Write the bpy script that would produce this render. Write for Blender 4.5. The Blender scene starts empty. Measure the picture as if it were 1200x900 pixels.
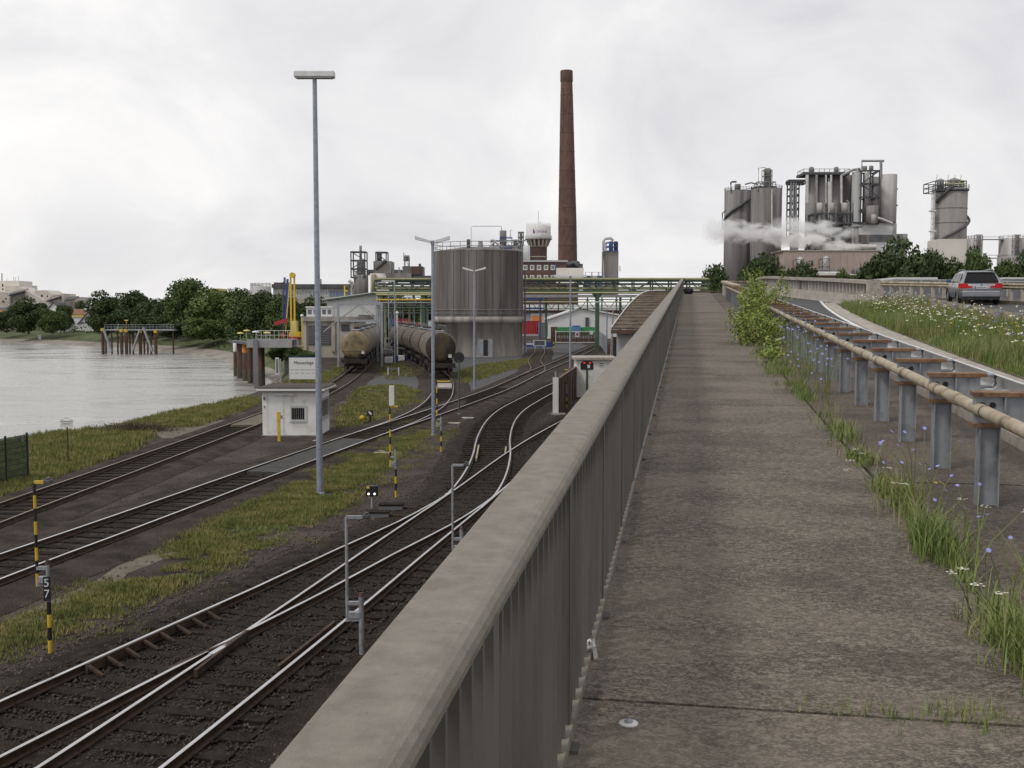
import bpy, bmesh, math, random
import numpy as np
from mathutils import Vector, Matrix
random.seed(7); rng = np.random.default_rng(7)
R = math.radians
S = bpy.context.scene
COL = S.collection

# ------------------------------------------------------------------ camera, sky, sun, exposure
ZC = 5.85                                   # eye above the rail yard (yard ground z = 0)
PITCH = math.atan(82 / 1200)
cd = bpy.data.cameras.new('camera'); cam = bpy.data.objects.new('camera', cd); COL.objects.link(cam)
cd.sensor_fit = 'HORIZONTAL'; cd.sensor_width = 36; cd.lens = 36; cd.clip_start = .1; cd.clip_end = 6000
cam.location = (0, 0, ZC); cam.rotation_euler = (math.pi / 2 - PITCH, 0, 0)
S.camera = cam
SUN_EL, SUN_AZ = R(52), R(-125)             # sun behind the left shoulder, veiled by cloud

w = bpy.data.worlds.new('World'); S.world = w; w.use_nodes = True
nt = w.node_tree; N = nt.nodes; L = nt.links; N.clear()
out = N.new('ShaderNodeOutputWorld'); bg = N.new('ShaderNodeBackground'); bg.inputs[1].default_value = .1
sky = N.new('ShaderNodeTexSky'); sky.sky_type = 'NISHITA'; sky.sun_disc = False
sky.sun_elevation = SUN_EL; sky.sun_rotation = SUN_AZ
tc = N.new('ShaderNodeTexCoord'); mp = N.new('ShaderNodeMapping'); mp.inputs['Scale'].default_value = (1, 1, 1.45)
mp.inputs['Location'].default_value = (.35, .1, .2)
L.new(tc.outputs['Generated'], mp.inputs[0])
def wnoise(scale, detail, rough, dist):
    n = N.new('ShaderNodeTexNoise'); n.inputs['Scale'].default_value = scale; n.inputs['Detail'].default_value = detail
    n.inputs['Roughness'].default_value = rough; n.inputs['Distortion'].default_value = dist
    L.new(mp.outputs[0], n.inputs['Vector']); return n
n1 = wnoise(4.6, 9, .56, .5); n2 = wnoise(1.7, 4, .5, .2)
mm = N.new('ShaderNodeMath'); mm.operation = 'MULTIPLY_ADD'; mm.inputs[1].default_value = .5; L.new(n1.outputs[0], mm.inputs[0])
m2 = N.new('ShaderNodeMath'); m2.operation = 'MULTIPLY'; m2.inputs[1].default_value = .5; L.new(n2.outputs[0], m2.inputs[0]); L.new(m2.outputs[0], mm.inputs[2])
cr = N.new('ShaderNodeValToRGB'); L.new(mm.outputs[0], cr.inputs[0])
e = cr.color_ramp.elements; e[0].position = .36; e[0].color = (6.3, 6.25, 6.5, 1); e[1].position = .65; e[1].color = (10.6, 10.4, 10.2, 1)
x = e.new(.46); x.color = (7.9, 7.8, 8.0, 1); x = e.new(.54); x.color = (8.9, 8.75, 8.8, 1)
mx = N.new('ShaderNodeMix'); mx.data_type = 'RGBA'; mx.inputs[0].default_value = .95
L.new(sky.outputs[0], mx.inputs[6]); L.new(cr.outputs[0], mx.inputs[7]); L.new(mx.outputs[2], bg.inputs[0]); L.new(bg.outputs[0], out.inputs[0])

sd = bpy.data.lights.new('sun', 'SUN'); sun = bpy.data.objects.new('sun', sd); COL.objects.link(sun)
sd.energy = 1.5; sd.angle = R(12); sd.color = (1, .96, .9)
sv = Vector((math.sin(SUN_AZ) * math.cos(SUN_EL), math.cos(SUN_AZ) * math.cos(SUN_EL), math.sin(SUN_EL)))
sun.rotation_euler = (-sv).to_track_quat('-Z', 'Y').to_euler(); sun.location = sv * 200

vs = S.view_settings; vs.view_transform = 'Standard'; vs.look = 'None'; vs.exposure = 0; vs.gamma = 1; vs.use_curve_mapping = False
S.render.engine = 'CYCLES'; S.cycles.max_bounces = 6; S.cycles.volume_bounces = 5; S.cycles.volume_step_rate = 1

# ------------------------------------------------------------------ survey helpers
FW = Vector((0, math.cos(PITCH), -math.sin(PITCH))); UP = Vector((0, math.sin(PITCH), math.cos(PITCH)))
def ray(px, py): return FW * 1200 + Vector((px - 600, 0, 0)) - UP * (py - 450)
def G(px, py, z=0.):                         # the spot on level z
    d = ray(px, py); return Vector((0, 0, ZC)) + d * ((z - ZC) / d.z)
def at(px, py, Y):                           # the spot at distance Y
    d = ray(px, py); return Vector((0, 0, ZC)) + d * (Y / d.y)
d = ray(808, 315); AB = math.atan2(d.x, d.y); SLOPE = d.z / math.hypot(d.x, d.y)
EYE = 1.65
def zdeck(u):
    z = ZC - EYE + SLOPE * u
    if u > 68:
        t = min(u, 100) - 68; z -= .0016 * t * t
        if u > 100: z -= (u - 100) * (.0032 * 32)
    return z
def B(u, v, h=0.):                           # bridge frame: u along, v to the right, h above the deck
    return Vector((u * math.sin(AB) + v * math.cos(AB), u * math.cos(AB) - v * math.sin(AB), zdeck(u) + h))

# ------------------------------------------------------------------ materials
def mat(name, c1, c2=None, rough=.8, metal=0., scale=3., detail=6., bump=0., bscale=None, streak=0., c3=None, s3=20., a3=.35, spec=.5, emit=None, aniso=None, lo=.35, hi=.65):
    m = bpy.data.materials.new(name); m.use_nodes = True
    n = m.node_tree.nodes; l = m.node_tree.links; b = n['Principled BSDF']
    b.inputs['Roughness'].default_value = rough; b.inputs['Metallic'].default_value = metal; b.inputs['Specular IOR Level'].default_value = spec
    if c2 is None and c3 is None and not bump:
        b.inputs['Base Color'].default_value = (*c1, 1)
    else:
        if c2 is None: c2 = tuple(q * .75 for q in c1)
        g = n.new('ShaderNodeNewGeometry'); mp = n.new('ShaderNodeMapping'); l.new(g.outputs['Position'], mp.inputs[0])
        sc = (1, 1, 1)
        if streak: sc = (1, 1, 1 - streak)
        if aniso: sc = aniso
        mp.inputs['Scale'].default_value = sc
        t = n.new('ShaderNodeTexNoise'); t.inputs['Scale'].default_value = scale; t.inputs['Detail'].default_value = detail; t.inputs['Roughness'].default_value = .62
        l.new(mp.outputs[0], t.inputs['Vector'])
        r = n.new('ShaderNodeValToRGB'); l.new(t.outputs[0], r.inputs[0])
        r.color_ramp.elements[0].position = lo; r.color_ramp.elements[0].color = (*c1, 1)
        r.color_ramp.elements[1].position = hi; r.color_ramp.elements[1].color = (*c2, 1)
        col = r.outputs[0]
        if c3 is not None:
            t3 = n.new('ShaderNodeTexNoise'); t3.inputs['Scale'].default_value = s3; t3.inputs['Detail'].default_value = 4; l.new(mp.outputs[0], t3.inputs['Vector'])
            r3 = n.new('ShaderNodeValToRGB'); l.new(t3.outputs[0], r3.inputs[0])
            r3.color_ramp.elements[0].position = 1 - a3 - .12; r3.color_ramp.elements[0].color = (0, 0, 0, 1)
            r3.color_ramp.elements[1].position = 1 - a3 + .1; r3.color_ramp.elements[1].color = (1, 1, 1, 1)
            mx = n.new('ShaderNodeMix'); mx.data_type = 'RGBA'; l.new(r3.outputs[0], mx.inputs[0]); l.new(col, mx.inputs[6]); mx.inputs[7].default_value = (*c3, 1)
            col = mx.outputs[2]
        l.new(col, b.inputs['Base Color'])
        if bump:
            tb = n.new('ShaderNodeTexNoise'); tb.inputs['Scale'].default_value = bscale or scale * 6; tb.inputs['Detail'].default_value = 5
            l.new(g.outputs['Position'], tb.inputs['Vector'])
            bp = n.new('ShaderNodeBump'); bp.inputs['Strength'].default_value = 1; bp.inputs['Distance'].default_value = bump
            l.new(tb.outputs[0], bp.inputs['Height']); l.new(bp.outputs[0], b.inputs['Normal'])
    if emit:
        b.inputs['Emission Color'].default_value = (*emit[0], 1); b.inputs['Emission Strength'].default_value = emit[1]
    return m
M = {}
M['yard'] = mat('yard_gravel', (.03, .0228, .019), (.085, .068, .058), .97, scale=.42, detail=14, bump=.06, bscale=22, c3=(.14, .116, .1), s3=15, a3=.31, spec=.2)
M['ballast'] = mat('ballast', (.014, .0105, .008), (.047, .037, .029), .97, scale=2.2, detail=12, bump=.08, bscale=22, c3=(.09, .074, .06), s3=26, a3=.3, spec=.15)
M['ballast2'] = mat('older_ballast', (.022, .0168, .0138), (.068, .054, .045), .97, scale=1.1, detail=14, bump=.07, bscale=22, c3=(.115, .095, .08), s3=20, a3=.3, spec=.15)
M['stone'] = mat('stone', (.016, .012, .0095), (.055, .043, .034), .95, scale=14, c3=(.17, .15, .125), s3=21, a3=.23)
M['stone2'] = mat('yard_stone', (.045, .037, .031), (.13, .11, .095), .95, scale=14, c3=(.3, .27, .23), s3=21, a3=.25)
M['sleeper'] = mat('sleeper_wood', (.01, .0075, .006), (.03, .0235, .0185), .95, scale=5, detail=12, bump=.012, bscale=40, c3=(.06, .049, .04), s3=13, a3=.28, spec=.15)
M['rail'] = mat('rail_rust', (.035, .02, .013), (.075, .046, .03), .85, scale=6, metal=.2)
M['railtop'] = mat('rail_head', (.62, .62, .63), (.5, .49, .48), .28, metal=1, scale=3)
M['railtopd'] = mat('rail_head_dull', (.3, .25, .2), (.2, .15, .11), .45, metal=.8, scale=3)
M['grass'] = mat('grass', (.1, .13, .028), (.235, .215, .07), .9, scale=1.1, c3=(.31, .235, .11), s3=1.5, a3=.33)
M['grass2'] = mat('fresh_grass', (.12, .19, .036), (.2, .245, .07), .8, scale=2)
M['turf'] = mat('turf', (.085, .085, .028), (.16, .13, .055), .95, scale=1.1, bump=.05, bscale=12)
M['bank'] = mat('far_bank_grass', (.05, .072, .02), (.1, .105, .038), .95, scale=.14, bump=.3, bscale=1.5, c3=(.03, .05, .014), s3=.35, a3=.42)
M['shingle'] = mat('shingle', (.16, .14, .12), (.3, .27, .23), .95, scale=.5, bump=.2, bscale=3)
M['kerb'] = mat('kerb_concrete', (.3, .27, .235), (.42, .385, .34), .9, scale=3, bump=.008, bscale=40, c3=(.18, .16, .13), s3=9, a3=.36)
M['conc'] = mat('concrete', (.26, .24, .215), (.38, .355, .32), .9, scale=.5, streak=.85, c3=(.17, .15, .135), s3=1.1, a3=.4)
M['asphalt'] = mat('asphalt', (.045, .045, .048), (.065, .064, .066), .9, scale=2, bump=.005, bscale=80, c3=(.09, .09, .09), s3=60, a3=.36)
M['white'] = mat('road_paint', (.72, .72, .7), (.5, .5, .48), .7, scale=8)
M['coping'] = mat('coping_paint', (.142, .125, .1), (.2, .181, .15), .65, scale=16, detail=14, bump=.0015, bscale=180, c3=(.088, .077, .061), s3=60, a3=.25)
M['railpaint'] = mat('railing_paint', (.075, .071, .064), (.12, .114, .104), .5, scale=2.2, detail=8, streak=.6)
M['galv'] = mat('galvanised', (.26, .275, .3), (.37, .385, .41), .5, metal=.35, scale=3.5, streak=.5, c3=(.19, .2, .215), s3=14, a3=.38)
M['galvl'] = mat('galvanised_light', (.5, .5, .49), (.62, .62, .6), .45, metal=.3, scale=2, c3=(.36, .35, .33), s3=5, a3=.36)
M['rustpipe'] = mat('beige_rusty_pipe', (.27, .215, .14), (.42, .37, .28), .65, scale=5, detail=9, c3=(.1, .055, .028), s3=6, a3=.36)
M['rust'] = mat('rust', (.13, .062, .03), (.26, .15, .08), .85, scale=9, c3=(.07, .034, .022), s3=18, a3=.42)
M['darkrust'] = mat('dark_rust_steel', (.045, .025, .018), (.1, .055, .04), .85, scale=1.2, streak=.7, c3=(.16, .1, .07), s3=3, a3=.33)
M['pole'] = mat('lamp_pole', (.24, .27, .33), (.33, .36, .42), .5, metal=.3, scale=6, c3=(.19, .21, .25), s3=12, a3=.4)
M['lamp'] = mat('lamp_head', (.55, .55, .55), (.66, .66, .65), .5, scale=3)
M['black'] = mat('black_paint', (.012, .012, .013), None, .5)
M['yellow'] = mat('yellow_paint', (.62, .43, .03), (.5, .33, .03), .55, scale=5)
M['yellowl'] = mat('pale_yellow_paint', (.62, .5, .16), (.5, .38, .12), .6, scale=2)
M['hutwhite'] = mat('white_plaster', (.72, .72, .71), (.6, .59, .57), .85, scale=1.5, c3=(.45, .42, .36), s3=2.4, a3=.3)
M['roof'] = mat('roof_felt', (.035, .026, .022), (.07, .055, .046), .95, scale=1.5, bump=.02, bscale=12)
M['glass'] = mat('window_glass', (.02, .022, .024), None, .08, spec=.8)
M['shiny'] = mat('pale_frame', (.62, .62, .6), None, .5)
M['tanksteel'] = mat('wagon_tank_paint', (.032, .024, .016), (.085, .067, .045), .65, scale=1.1, streak=.6, c3=(.018, .0135, .01), s3=1.3, a3=.42, spec=.2)
M['tankend'] = mat('wagon_end_paint', (.25, .2, .11), (.155, .118, .06), .55, scale=1.2, c3=(.075, .055, .03), s3=1.4, a3=.42)
M['crossing'] = mat('rubber_panel', (.045, .046, .045), (.075, .074, .07), .9, scale=1.5, c3=(.035, .032, .03), s3=6, a3=.36, spec=.2)
M['fence'] = mat('dark_green_fence', (.012, .028, .018), None, .6)
M['carglass'] = mat('tinted_car_glass', (.012, .012, .013), None, .15, spec=.2)
M['flat'] = mat('hazed_pale_render', (.46, .42, .375), (.56, .52, .47), .9, scale=.2)  # pale wall colour of the far flats, with distance haze mixed into it
M['under'] = mat('wagon_underframe', (.014, .012, .011), (.035, .029, .025), .85, scale=3)
M['ringp'] = mat('wagon_ring', (.17, .145, .12), (.26, .235, .205), .7, scale=2, spec=.2)
M['siloc'] = mat('dark_silo_concrete', (.095, .086, .081), (.2, .184, .175), .9, scale=.7, streak=.93, c3=(.07, .062, .058), s3=.5, a3=.38)
M['brick'] = mat('chimney_brick', (.105, .058, .046), (.15, .085, .068), .9, scale=.35, streak=.6, c3=(.08, .045, .037), s3=.9, a3=.4)
M['brick2'] = mat('brown_brick', (.085, .05, .043), (.125, .073, .06), .9, scale=.6)
M['cream'] = mat('cream_wall', (.6, .57, .51), (.68, .65, .59), .9, scale=.2)
M['beige'] = mat('beige_wall', (.34, .3, .245), (.43, .385, .32), .9, scale=.3, streak=.6, c3=(.25, .215, .175), s3=1, a3=.36)
M['pinkb'] = mat('pinkish_cladding', (.36, .28, .25), (.42, .335, .3), .85, scale=.12, streak=.5)
M['whiteb'] = mat('white_cladding', (.66, .67, .67), (.55, .56, .56), .7, scale=.2, streak=.7)
M['greyb'] = mat('grey_cladding', (.33, .33, .33), (.4, .4, .4), .75, scale=.2, streak=.6)
M['dgrey'] = mat('dark_grey_cladding', (.1, .105, .11), (.15, .15, .16), .7, scale=.3)
M['slate'] = mat('slate', (.06, .06, .065), (.1, .1, .105), .8, scale=.6)
M['tile'] = mat('red_tile', (.16, .075, .05), (.22, .11, .075), .85, scale=.8)
M['silo'] = mat('pale_silo', (.36, .345, .335), (.48, .465, .455), .65, scale=.4, streak=.92, c3=(.27, .255, .25), s3=.3, a3=.4, metal=.1)
M['silod'] = mat('dark_silo', (.14, .13, .128), (.25, .238, .235), .75, scale=.45, streak=.94, c3=(.1, .092, .09), s3=.3, a3=.42)
M['silob'] = mat('brown_grey_silo', (.2, .185, .178), (.31, .292, .282), .8, scale=.4, streak=.9, c3=(.15, .135, .13), s3=.4, a3=.4)
M['steeld'] = mat('dark_steelwork', (.05, .053, .06), (.09, .093, .1), .7, scale=.8)
M['steelm'] = mat('grey_steelwork', (.2, .2, .2), (.3, .3, .3), .6, scale=.8)
M['pipel'] = mat('pale_pipe', (.6, .59, .57), (.48, .47, .45), .45, scale=.6, metal=.3)
M['green'] = mat('green_steelwork', (.042, .075, .048), (.07, .11, .07), .6, scale=1)
M['ygreen'] = mat('yellow_green_pipe', (.42, .42, .24), (.34, .34, .18), .6, scale=1)
M['blue'] = mat('blue_paint', (.025, .055, .19), (.04, .08, .26), .5, scale=1)
M['bluel'] = mat('light_blue_paint', (.1, .22, .42), None, .5)
M['red'] = mat('red_paint', (.36, .025, .03), (.27, .02, .025), .5, scale=1)
M['orange'] = mat('orange_paint', (.55, .2, .04), None, .6)
M['greenc'] = mat('green_container', (.05, .28, .1), None, .6)
M['barrelroof'] = mat('brown_ribbed_roof', (.07, .05, .033), (.125, .095, .066), .9, scale=.6, c3=(.042, .032, .022), s3=1.5, a3=.42)
M['soil'] = mat('dry_soil', (.095, .08, .058), (.15, .128, .095), .95, scale=2, bump=.03, c3=(.06, .05, .04), s3=3, a3=.36)
M['bark'] = mat('bark', (.05, .04, .03), (.09, .075, .06), .95, scale=3)
def leafmat(name, a, b, c):
    return mat(name, a, b, .75, scale=.35, c3=c, s3=1.3, a3=.4, spec=.25)
M['leafd'] = leafmat('dark_foliage', (.034, .052, .018), (.066, .09, .032), (.043, .066, .025))
M['leafm'] = leafmat('mid_foliage', (.048, .076, .023), (.09, .125, .04), (.062, .095, .03))
M['leafl'] = leafmat('light_foliage', (.072, .108, .03), (.13, .17, .05), (.09, .13, .04))
M['leafy'] = mat('bush_leaves', (.16, .22, .03), (.3, .34, .07), .6, scale=4, c3=(.1, .15, .03), s3=6, a3=.42)
M['blade'] = mat('grass_blades', (.1, .165, .03), (.2, .235, .065), .65, scale=2.5, c3=(.32, .28, .13), s3=6, a3=.33)
M['weed'] = mat('verge_weed', (.09, .15, .025), (.18, .22, .05), .7, scale=1, c3=(.27, .235, .11), s3=1.6, a3=.38)
M['straw'] = mat('dry_stalks', (.32, .26, .14), (.22, .18, .09), .85, scale=3)
M['fwhite'] = mat('white_blossom', (.72, .7, .58), None, .8)
M['fblue'] = mat('blue_blossom', (.27, .28, .62), None, .7)
M['fyel'] = mat('yellow_blossom', (.75, .52, .03), None, .7)
M['carp'] = mat('silver_car_paint', (.33, .34, .36), None, .25, metal=.7)
M['tyre'] = mat('tyre', (.012, .012, .012), None, .85)
M['tail'] = mat('tail_light', (.5, .012, .012), None, .2)
M['plate'] = mat('plate_white', (.6, .6, .58), None, .5)
M['purple'] = mat('purple_paint', (.26, .06, .3), None, .6)
M['redlamp'] = mat('red_signal_lamp', (.5, .01, .02), None, .4, emit=((1, .03, .05), .6))
M['whitelamp'] = mat('white_signal_lamp', (.9, .9, .88), None, .4, emit=((1, 1, .96), 1.4))
# grime rings on the river: plain water with ripples
def water_mat():
    m = bpy.data.materials.new('river_water'); m.use_nodes = True
    n = m.node_tree.nodes; l = m.node_tree.links; b = n['Principled BSDF']
    b.inputs['Base Color'].default_value = (.3, .3, .275, 1); b.inputs['Specular IOR Level'].default_value = 1; b.inputs['IOR'].default_value = 1.33
    g = n.new('ShaderNodeNewGeometry'); mp = n.new('ShaderNodeMapping'); l.new(g.outputs['Position'], mp.inputs[0]); mp.inputs['Rotation'].default_value = (0, 0, R(25)); mp.inputs['Scale'].default_value = (1, 1.9, 1)
    t = n.new('ShaderNodeTexNoise'); t.inputs['Scale'].default_value = .8; t.inputs['Detail'].default_value = 6; t.inputs['Roughness'].default_value = .55; l.new(mp.outputs[0], t.inputs['Vector'])
    mp2 = n.new('ShaderNodeMapping'); l.new(g.outputs['Position'], mp2.inputs[0]); mp2.inputs['Scale'].default_value = (.35, 1, 1)
    t2 = n.new('ShaderNodeTexNoise'); t2.inputs['Scale'].default_value = .16; t2.inputs['Detail'].default_value = 6; t2.inputs['Roughness'].default_value = .65; l.new(mp2.outputs[0], t2.inputs['Vector'])
    mr = n.new('ShaderNodeMapRange'); mr.inputs[1].default_value = .35; mr.inputs[2].default_value = .65; mr.inputs[3].default_value = .08; mr.inputs[4].default_value = .36; l.new(t2.outputs[0], mr.inputs[0]); l.new(mr.outputs[0], b.inputs['Roughness'])
    mr2 = n.new('ShaderNodeMapRange'); mr2.inputs[1].default_value = .35; mr2.inputs[2].default_value = .65; mr2.inputs[3].default_value = .05; mr2.inputs[4].default_value = .28; l.new(t2.outputs[0], mr2.inputs[0])
    bp = n.new('ShaderNodeBump'); bp.inputs['Strength'].default_value = 1; l.new(mr2.outputs[0], bp.inputs['Distance']); l.new(t.outputs[0], bp.inputs['Height']); l.new(bp.outputs[0], b.inputs['Normal'])
    return m
M['water'] = water_mat()
def broom_mat(name, dark, mid, light, stain, amt):
    # broom-finished concrete: streaks run across the walkway, with aggregate flecks and broad wear
    m = bpy.data.materials.new(name); m.use_nodes = True; n = m.node_tree.nodes; l = m.node_tree.links; b = n['Principled BSDF']; b.inputs['Roughness'].default_value = .93
    g = n.new('ShaderNodeNewGeometry')
    def noise(scale, detail, rough, sc=None):
        src = g.outputs['Position']
        if sc:
            mp = n.new('ShaderNodeMapping'); mp.vector_type = 'TEXTURE'; mp.inputs['Rotation'].default_value = (0, 0, -AB); mp.inputs['Scale'].default_value = sc; l.new(src, mp.inputs[0]); src = mp.outputs[0]
        t = n.new('ShaderNodeTexNoise'); t.inputs['Scale'].default_value = scale; t.inputs['Detail'].default_value = detail; t.inputs['Roughness'].default_value = rough; l.new(src, t.inputs['Vector']); return t.outputs[0]
    def ramp(src, stops):
        r = n.new('ShaderNodeValToRGB'); l.new(src, r.inputs[0]); e = r.color_ramp.elements
        e[0].position = stops[0][0]; e[0].color = (*stops[0][1], 1); e[1].position = stops[-1][0]; e[1].color = (*stops[-1][1], 1)
        for p, c in stops[1:-1]: q = e.new(p); q.color = (*c, 1)
        return r.outputs[0]
    def mix(f, a, c):
        x = n.new('ShaderNodeMix'); x.data_type = 'RGBA'
        if isinstance(f, float): x.inputs[0].default_value = f
        else: l.new(f, x.inputs[0])
        for i, v in ((6, a), (7, c)):
            if isinstance(v, tuple): x.inputs[i].default_value = (*v, 1)
            else: l.new(v, x.inputs[i])
        return x.outputs[2]
    W = (1, 1, 1); K = (0, 0, 0)
    streak = noise(24, 9, .74, (1.1, .7, 1))
    base = ramp(streak, [(.36, dark), (.5, mid), (.66, light)])
    fine = noise(80, 3, .6, (1.1, .7, 1)); base = mix(mix(.75, K, ramp(fine, [(.52, K), (.64, W)])), base, light); base = mix(mix(.65, K, ramp(fine, [(.36, W), (.48, K)])), base, dark)
    broad = noise(1.05, 7, .62, (1.3, .8, 1)); base = mix(mix(amt, K, ramp(broad, [(.47, K), (.66, W)])), base, stain); base = mix(mix(.45, K, ramp(broad, [(.33, W), (.49, K)])), base, dark)
    spot = noise(7, 5, .6); base = mix(mix(.5, K, ramp(spot, [(.30, W), (.39, K)])), base, dark)
    l.new(base, b.inputs['Base Color'])
    bp = n.new('ShaderNodeBump'); bp.inputs['Distance'].default_value = .006; l.new(noise(70, 5, .7), bp.inputs['Height']); l.new(bp.outputs[0], b.inputs['Normal'])
    return m
M['slab'] = broom_mat('walkway_concrete', (.036, .028, .021), (.102, .084, .066), (.265, .229, .184), (.195, .166, .132), .5)
M['slab2'] = broom_mat('stained_concrete', (.03, .022, .017), (.075, .061, .05), (.19, .16, .13), (.15, .115, .078), .5)

# ------------------------------------------------------------------ object helpers
def tag(o, label=None, cat=None, group=None, kind=None):
    if label: o['label'] = label
    if cat: o['category'] = cat
    if group: o['group'] = group
    if kind: o['kind'] = kind
    return o
def thing(name, label, cat, loc=(0, 0, 0), rotz=0., group=None):
    o = bpy.data.objects.new(name, None); COL.objects.link(o); o.location = loc; o.rotation_euler = (0, 0, rotz); o.empty_display_size = .2
    return tag(o, label, cat, group)
def link(name, me, m, parent=None, loc=None):
    o = bpy.data.objects.new(name, me); COL.objects.link(o)
    if m is not None and not me.materials: me.materials.append(M[m] if isinstance(m, str) else m)
    if parent is not None: o.parent = parent
    if loc is not None: o.location = loc
    return o
def dup(root, loc, rotz=0., label=None, group=None):
    def cp(o, par):
        c = o.copy(); COL.objects.link(c)
        if par is not None: c.parent = par
        for ch in o.children: cp(ch, c)
        return c
    r = cp(root, None); r.location = loc; r.rotation_euler = (0, 0, rotz)
    if label: r['label'] = label
    if group: r['group'] = group
    return r
def frame_of(dv):
    z = dv.normalized(); x = z.cross(Vector((0, 0, 1)))
    if x.length < 1e-4: x = Vector((1, 0, 0))
    x.normalize(); return x, z.cross(x) * -1, z       # x sideways, y "up"
class MB:
    def __init__(s): s.v = []; s.f = []; s.mi = []; s.cur = 0; s.smooth = []
    def add(s, vs, fs, sm=False):
        o = len(s.v); s.v += [tuple(q) for q in vs]
        for f in fs: s.f.append(tuple(i + o for i in f)); s.mi.append(s.cur); s.smooth.append(sm)
        return s
    def box(s, x0, x1, y0, y1, z0, z1):
        return s.add([(x0, y0, z0), (x1, y0, z0), (x1, y1, z0), (x0, y1, z0), (x0, y0, z1), (x1, y0, z1), (x1, y1, z1), (x0, y1, z1)],
                     [(0, 3, 2, 1), (4, 5, 6, 7), (0, 1, 5, 4), (1, 2, 6, 5), (2, 3, 7, 6), (3, 0, 4, 7)])
    def beam(s, p, q, wd, ht):
        p = Vector(p); q = Vector(q); x, y, z = frame_of(q - p); x = x * wd / 2; y = y * ht / 2
        vs = [p - x - y, p + x - y, p + x + y, p - x + y, q - x - y, q + x - y, q + x + y, q - x + y]
        return s.add(vs, [(0, 3, 2, 1), (4, 5, 6, 7), (0, 1, 5, 4), (1, 2, 6, 5), (2, 3, 7, 6), (3, 0, 4, 7)])
    def cyl(s, p, q, r0, r1=None, n=10, caps=True):
        r1 = r0 if r1 is None else r1
        p = Vector(p); q = Vector(q); x, y, z = frame_of(q - p); vs = []
        for c, r in ((p, r0), (q, r1)):
            for i in range(n):
                a = 2 * math.pi * i / n; vs.append(c + x * (r * math.cos(a)) + y * (r * math.sin(a)))
        s.add(vs, [(i, (i + 1) % n, n + (i + 1) % n, n + i) for i in range(n)], True)
        if caps: s.add(vs, [tuple(range(n))[::-1], tuple(range(n, 2 * n))])
        return s
    def tube(s, pts, r, n=6):
        pts = [Vector(p) for p in pts]; vs = []
        for k, p in enumerate(pts):
            dv = (pts[min(k + 1, len(pts) - 1)] - pts[max(k - 1, 0)]); x, y, z = frame_of(dv)
            rr = r[k] if isinstance(r, (list, tuple)) else r
            for i in range(n):
                a = 2 * math.pi * i / n; vs.append(p + x * (rr * math.cos(a)) + y * (rr * math.sin(a)))
        fs = [(k * n + i, k * n + (i + 1) % n, (k + 1) * n + (i + 1) % n, (k + 1) * n + i) for k in range(len(pts) - 1) for i in range(n)]
        s.add(vs, fs, True); return s.add(vs, [tuple(range(n))[::-1], tuple(range(len(vs) - n, len(vs)))])
    def lathe(s, prof, n=24, c=(0, 0, 0), a0=0., a1=2 * math.pi, sm=True):
        full = abs(a1 - a0 - 2 * math.pi) < 1e-6; m = n if full else n + 1; vs = []
        for r, z in prof:
            for i in range(m):
                a = a0 + (a1 - a0) * i / n; vs.append((c[0] + r * math.cos(a), c[1] + r * math.sin(a), c[2] + z))
        fs = []
        for k in range(len(prof) - 1):
            for i in range(n):
                j = (i + 1) % m; fs.append((k * m + i, k * m + j, (k + 1) * m + j, (k + 1) * m + i))
        return s.add(vs, fs, sm)
    def prism(s, poly, z0, z1):
        n = len(poly); vs = [(x, y, z0) for x, y in poly] + [(x, y, z1) for x, y in poly]
        return s.add(vs, [tuple(range(n))[::-1], tuple(range(n, 2 * n))] + [(i, (i + 1) % n, n + (i + 1) % n, n + i) for i in range(n)])
    def sweep(s, prof, pts, ups=None, closed=True, caps=True):   # prof: (side, up) offsets; level frames
        pts = [Vector(p) for p in pts]; n = len(prof); vs = []
        for k, p in enumerate(pts):
            dv = pts[min(k + 1, len(pts) - 1)] - pts[max(k - 1, 0)]; sd = Vector((dv.y, -dv.x, 0)).normalized()
            for a, b in prof: vs.append(p + sd * a + Vector((0, 0, b)))
        m = n if closed else n - 1
        s.add(vs, [(k * n + i, (k + 1) * n + i, (k + 1) * n + (i + 1) % n, k * n + (i + 1) % n) for k in range(len(pts) - 1) for i in range(m)])
        if closed and caps: s.add(vs, [tuple(range(n)), tuple(range(len(vs) - n, len(vs)))[::-1]])
        return s
    def mesh(s, name):
        me = bpy.data.meshes.new(name); me.from_pydata(s.v, [], s.f); me.polygons.foreach_set('use_smooth', s.smooth)
        if any(s.mi): me.polygons.foreach_set('material_index', s.mi)
        me.update(); return me
    def fix(s, me):
        bm = bmesh.new(); bm.from_mesh(me); bmesh.ops.recalc_face_normals(bm, faces=bm.faces); bm.to_mesh(me); bm.free()
    def build(s, name, m, parent=None, local=False, mats=None, bevel=0):
        """a mesh object; world coordinates are made relative to the parent (or the thing's own base)"""
        if parent is not None:
            if not local:
                o = Vector(parent.location); pp = parent.parent
                while pp is not None: o = o + Vector(pp.location); pp = pp.parent
                s.v = [(a - o.x, b - o.y, c - o.z) for a, b, c in s.v]
            loc = None
        elif local: loc = None
        else:
            A = np.array(s.v); lo = A.min(0); hi = A.max(0); o = ((lo[0] + hi[0]) / 2, (lo[1] + hi[1]) / 2, lo[2])
            s.v = [(a - o[0], b - o[1], c - o[2]) for a, b, c in s.v]; loc = o
        me = s.mesh(name); s.fix(me)
        ob = link(name, me, m, parent, loc)
        if mats:
            for q in mats: me.materials.append(M[q])
        if bevel:
            md = ob.modifiers.new('bevel', 'BEVEL'); md.width = bevel; md.segments = 2; md.limit_method = 'ANGLE'
        return ob
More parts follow.
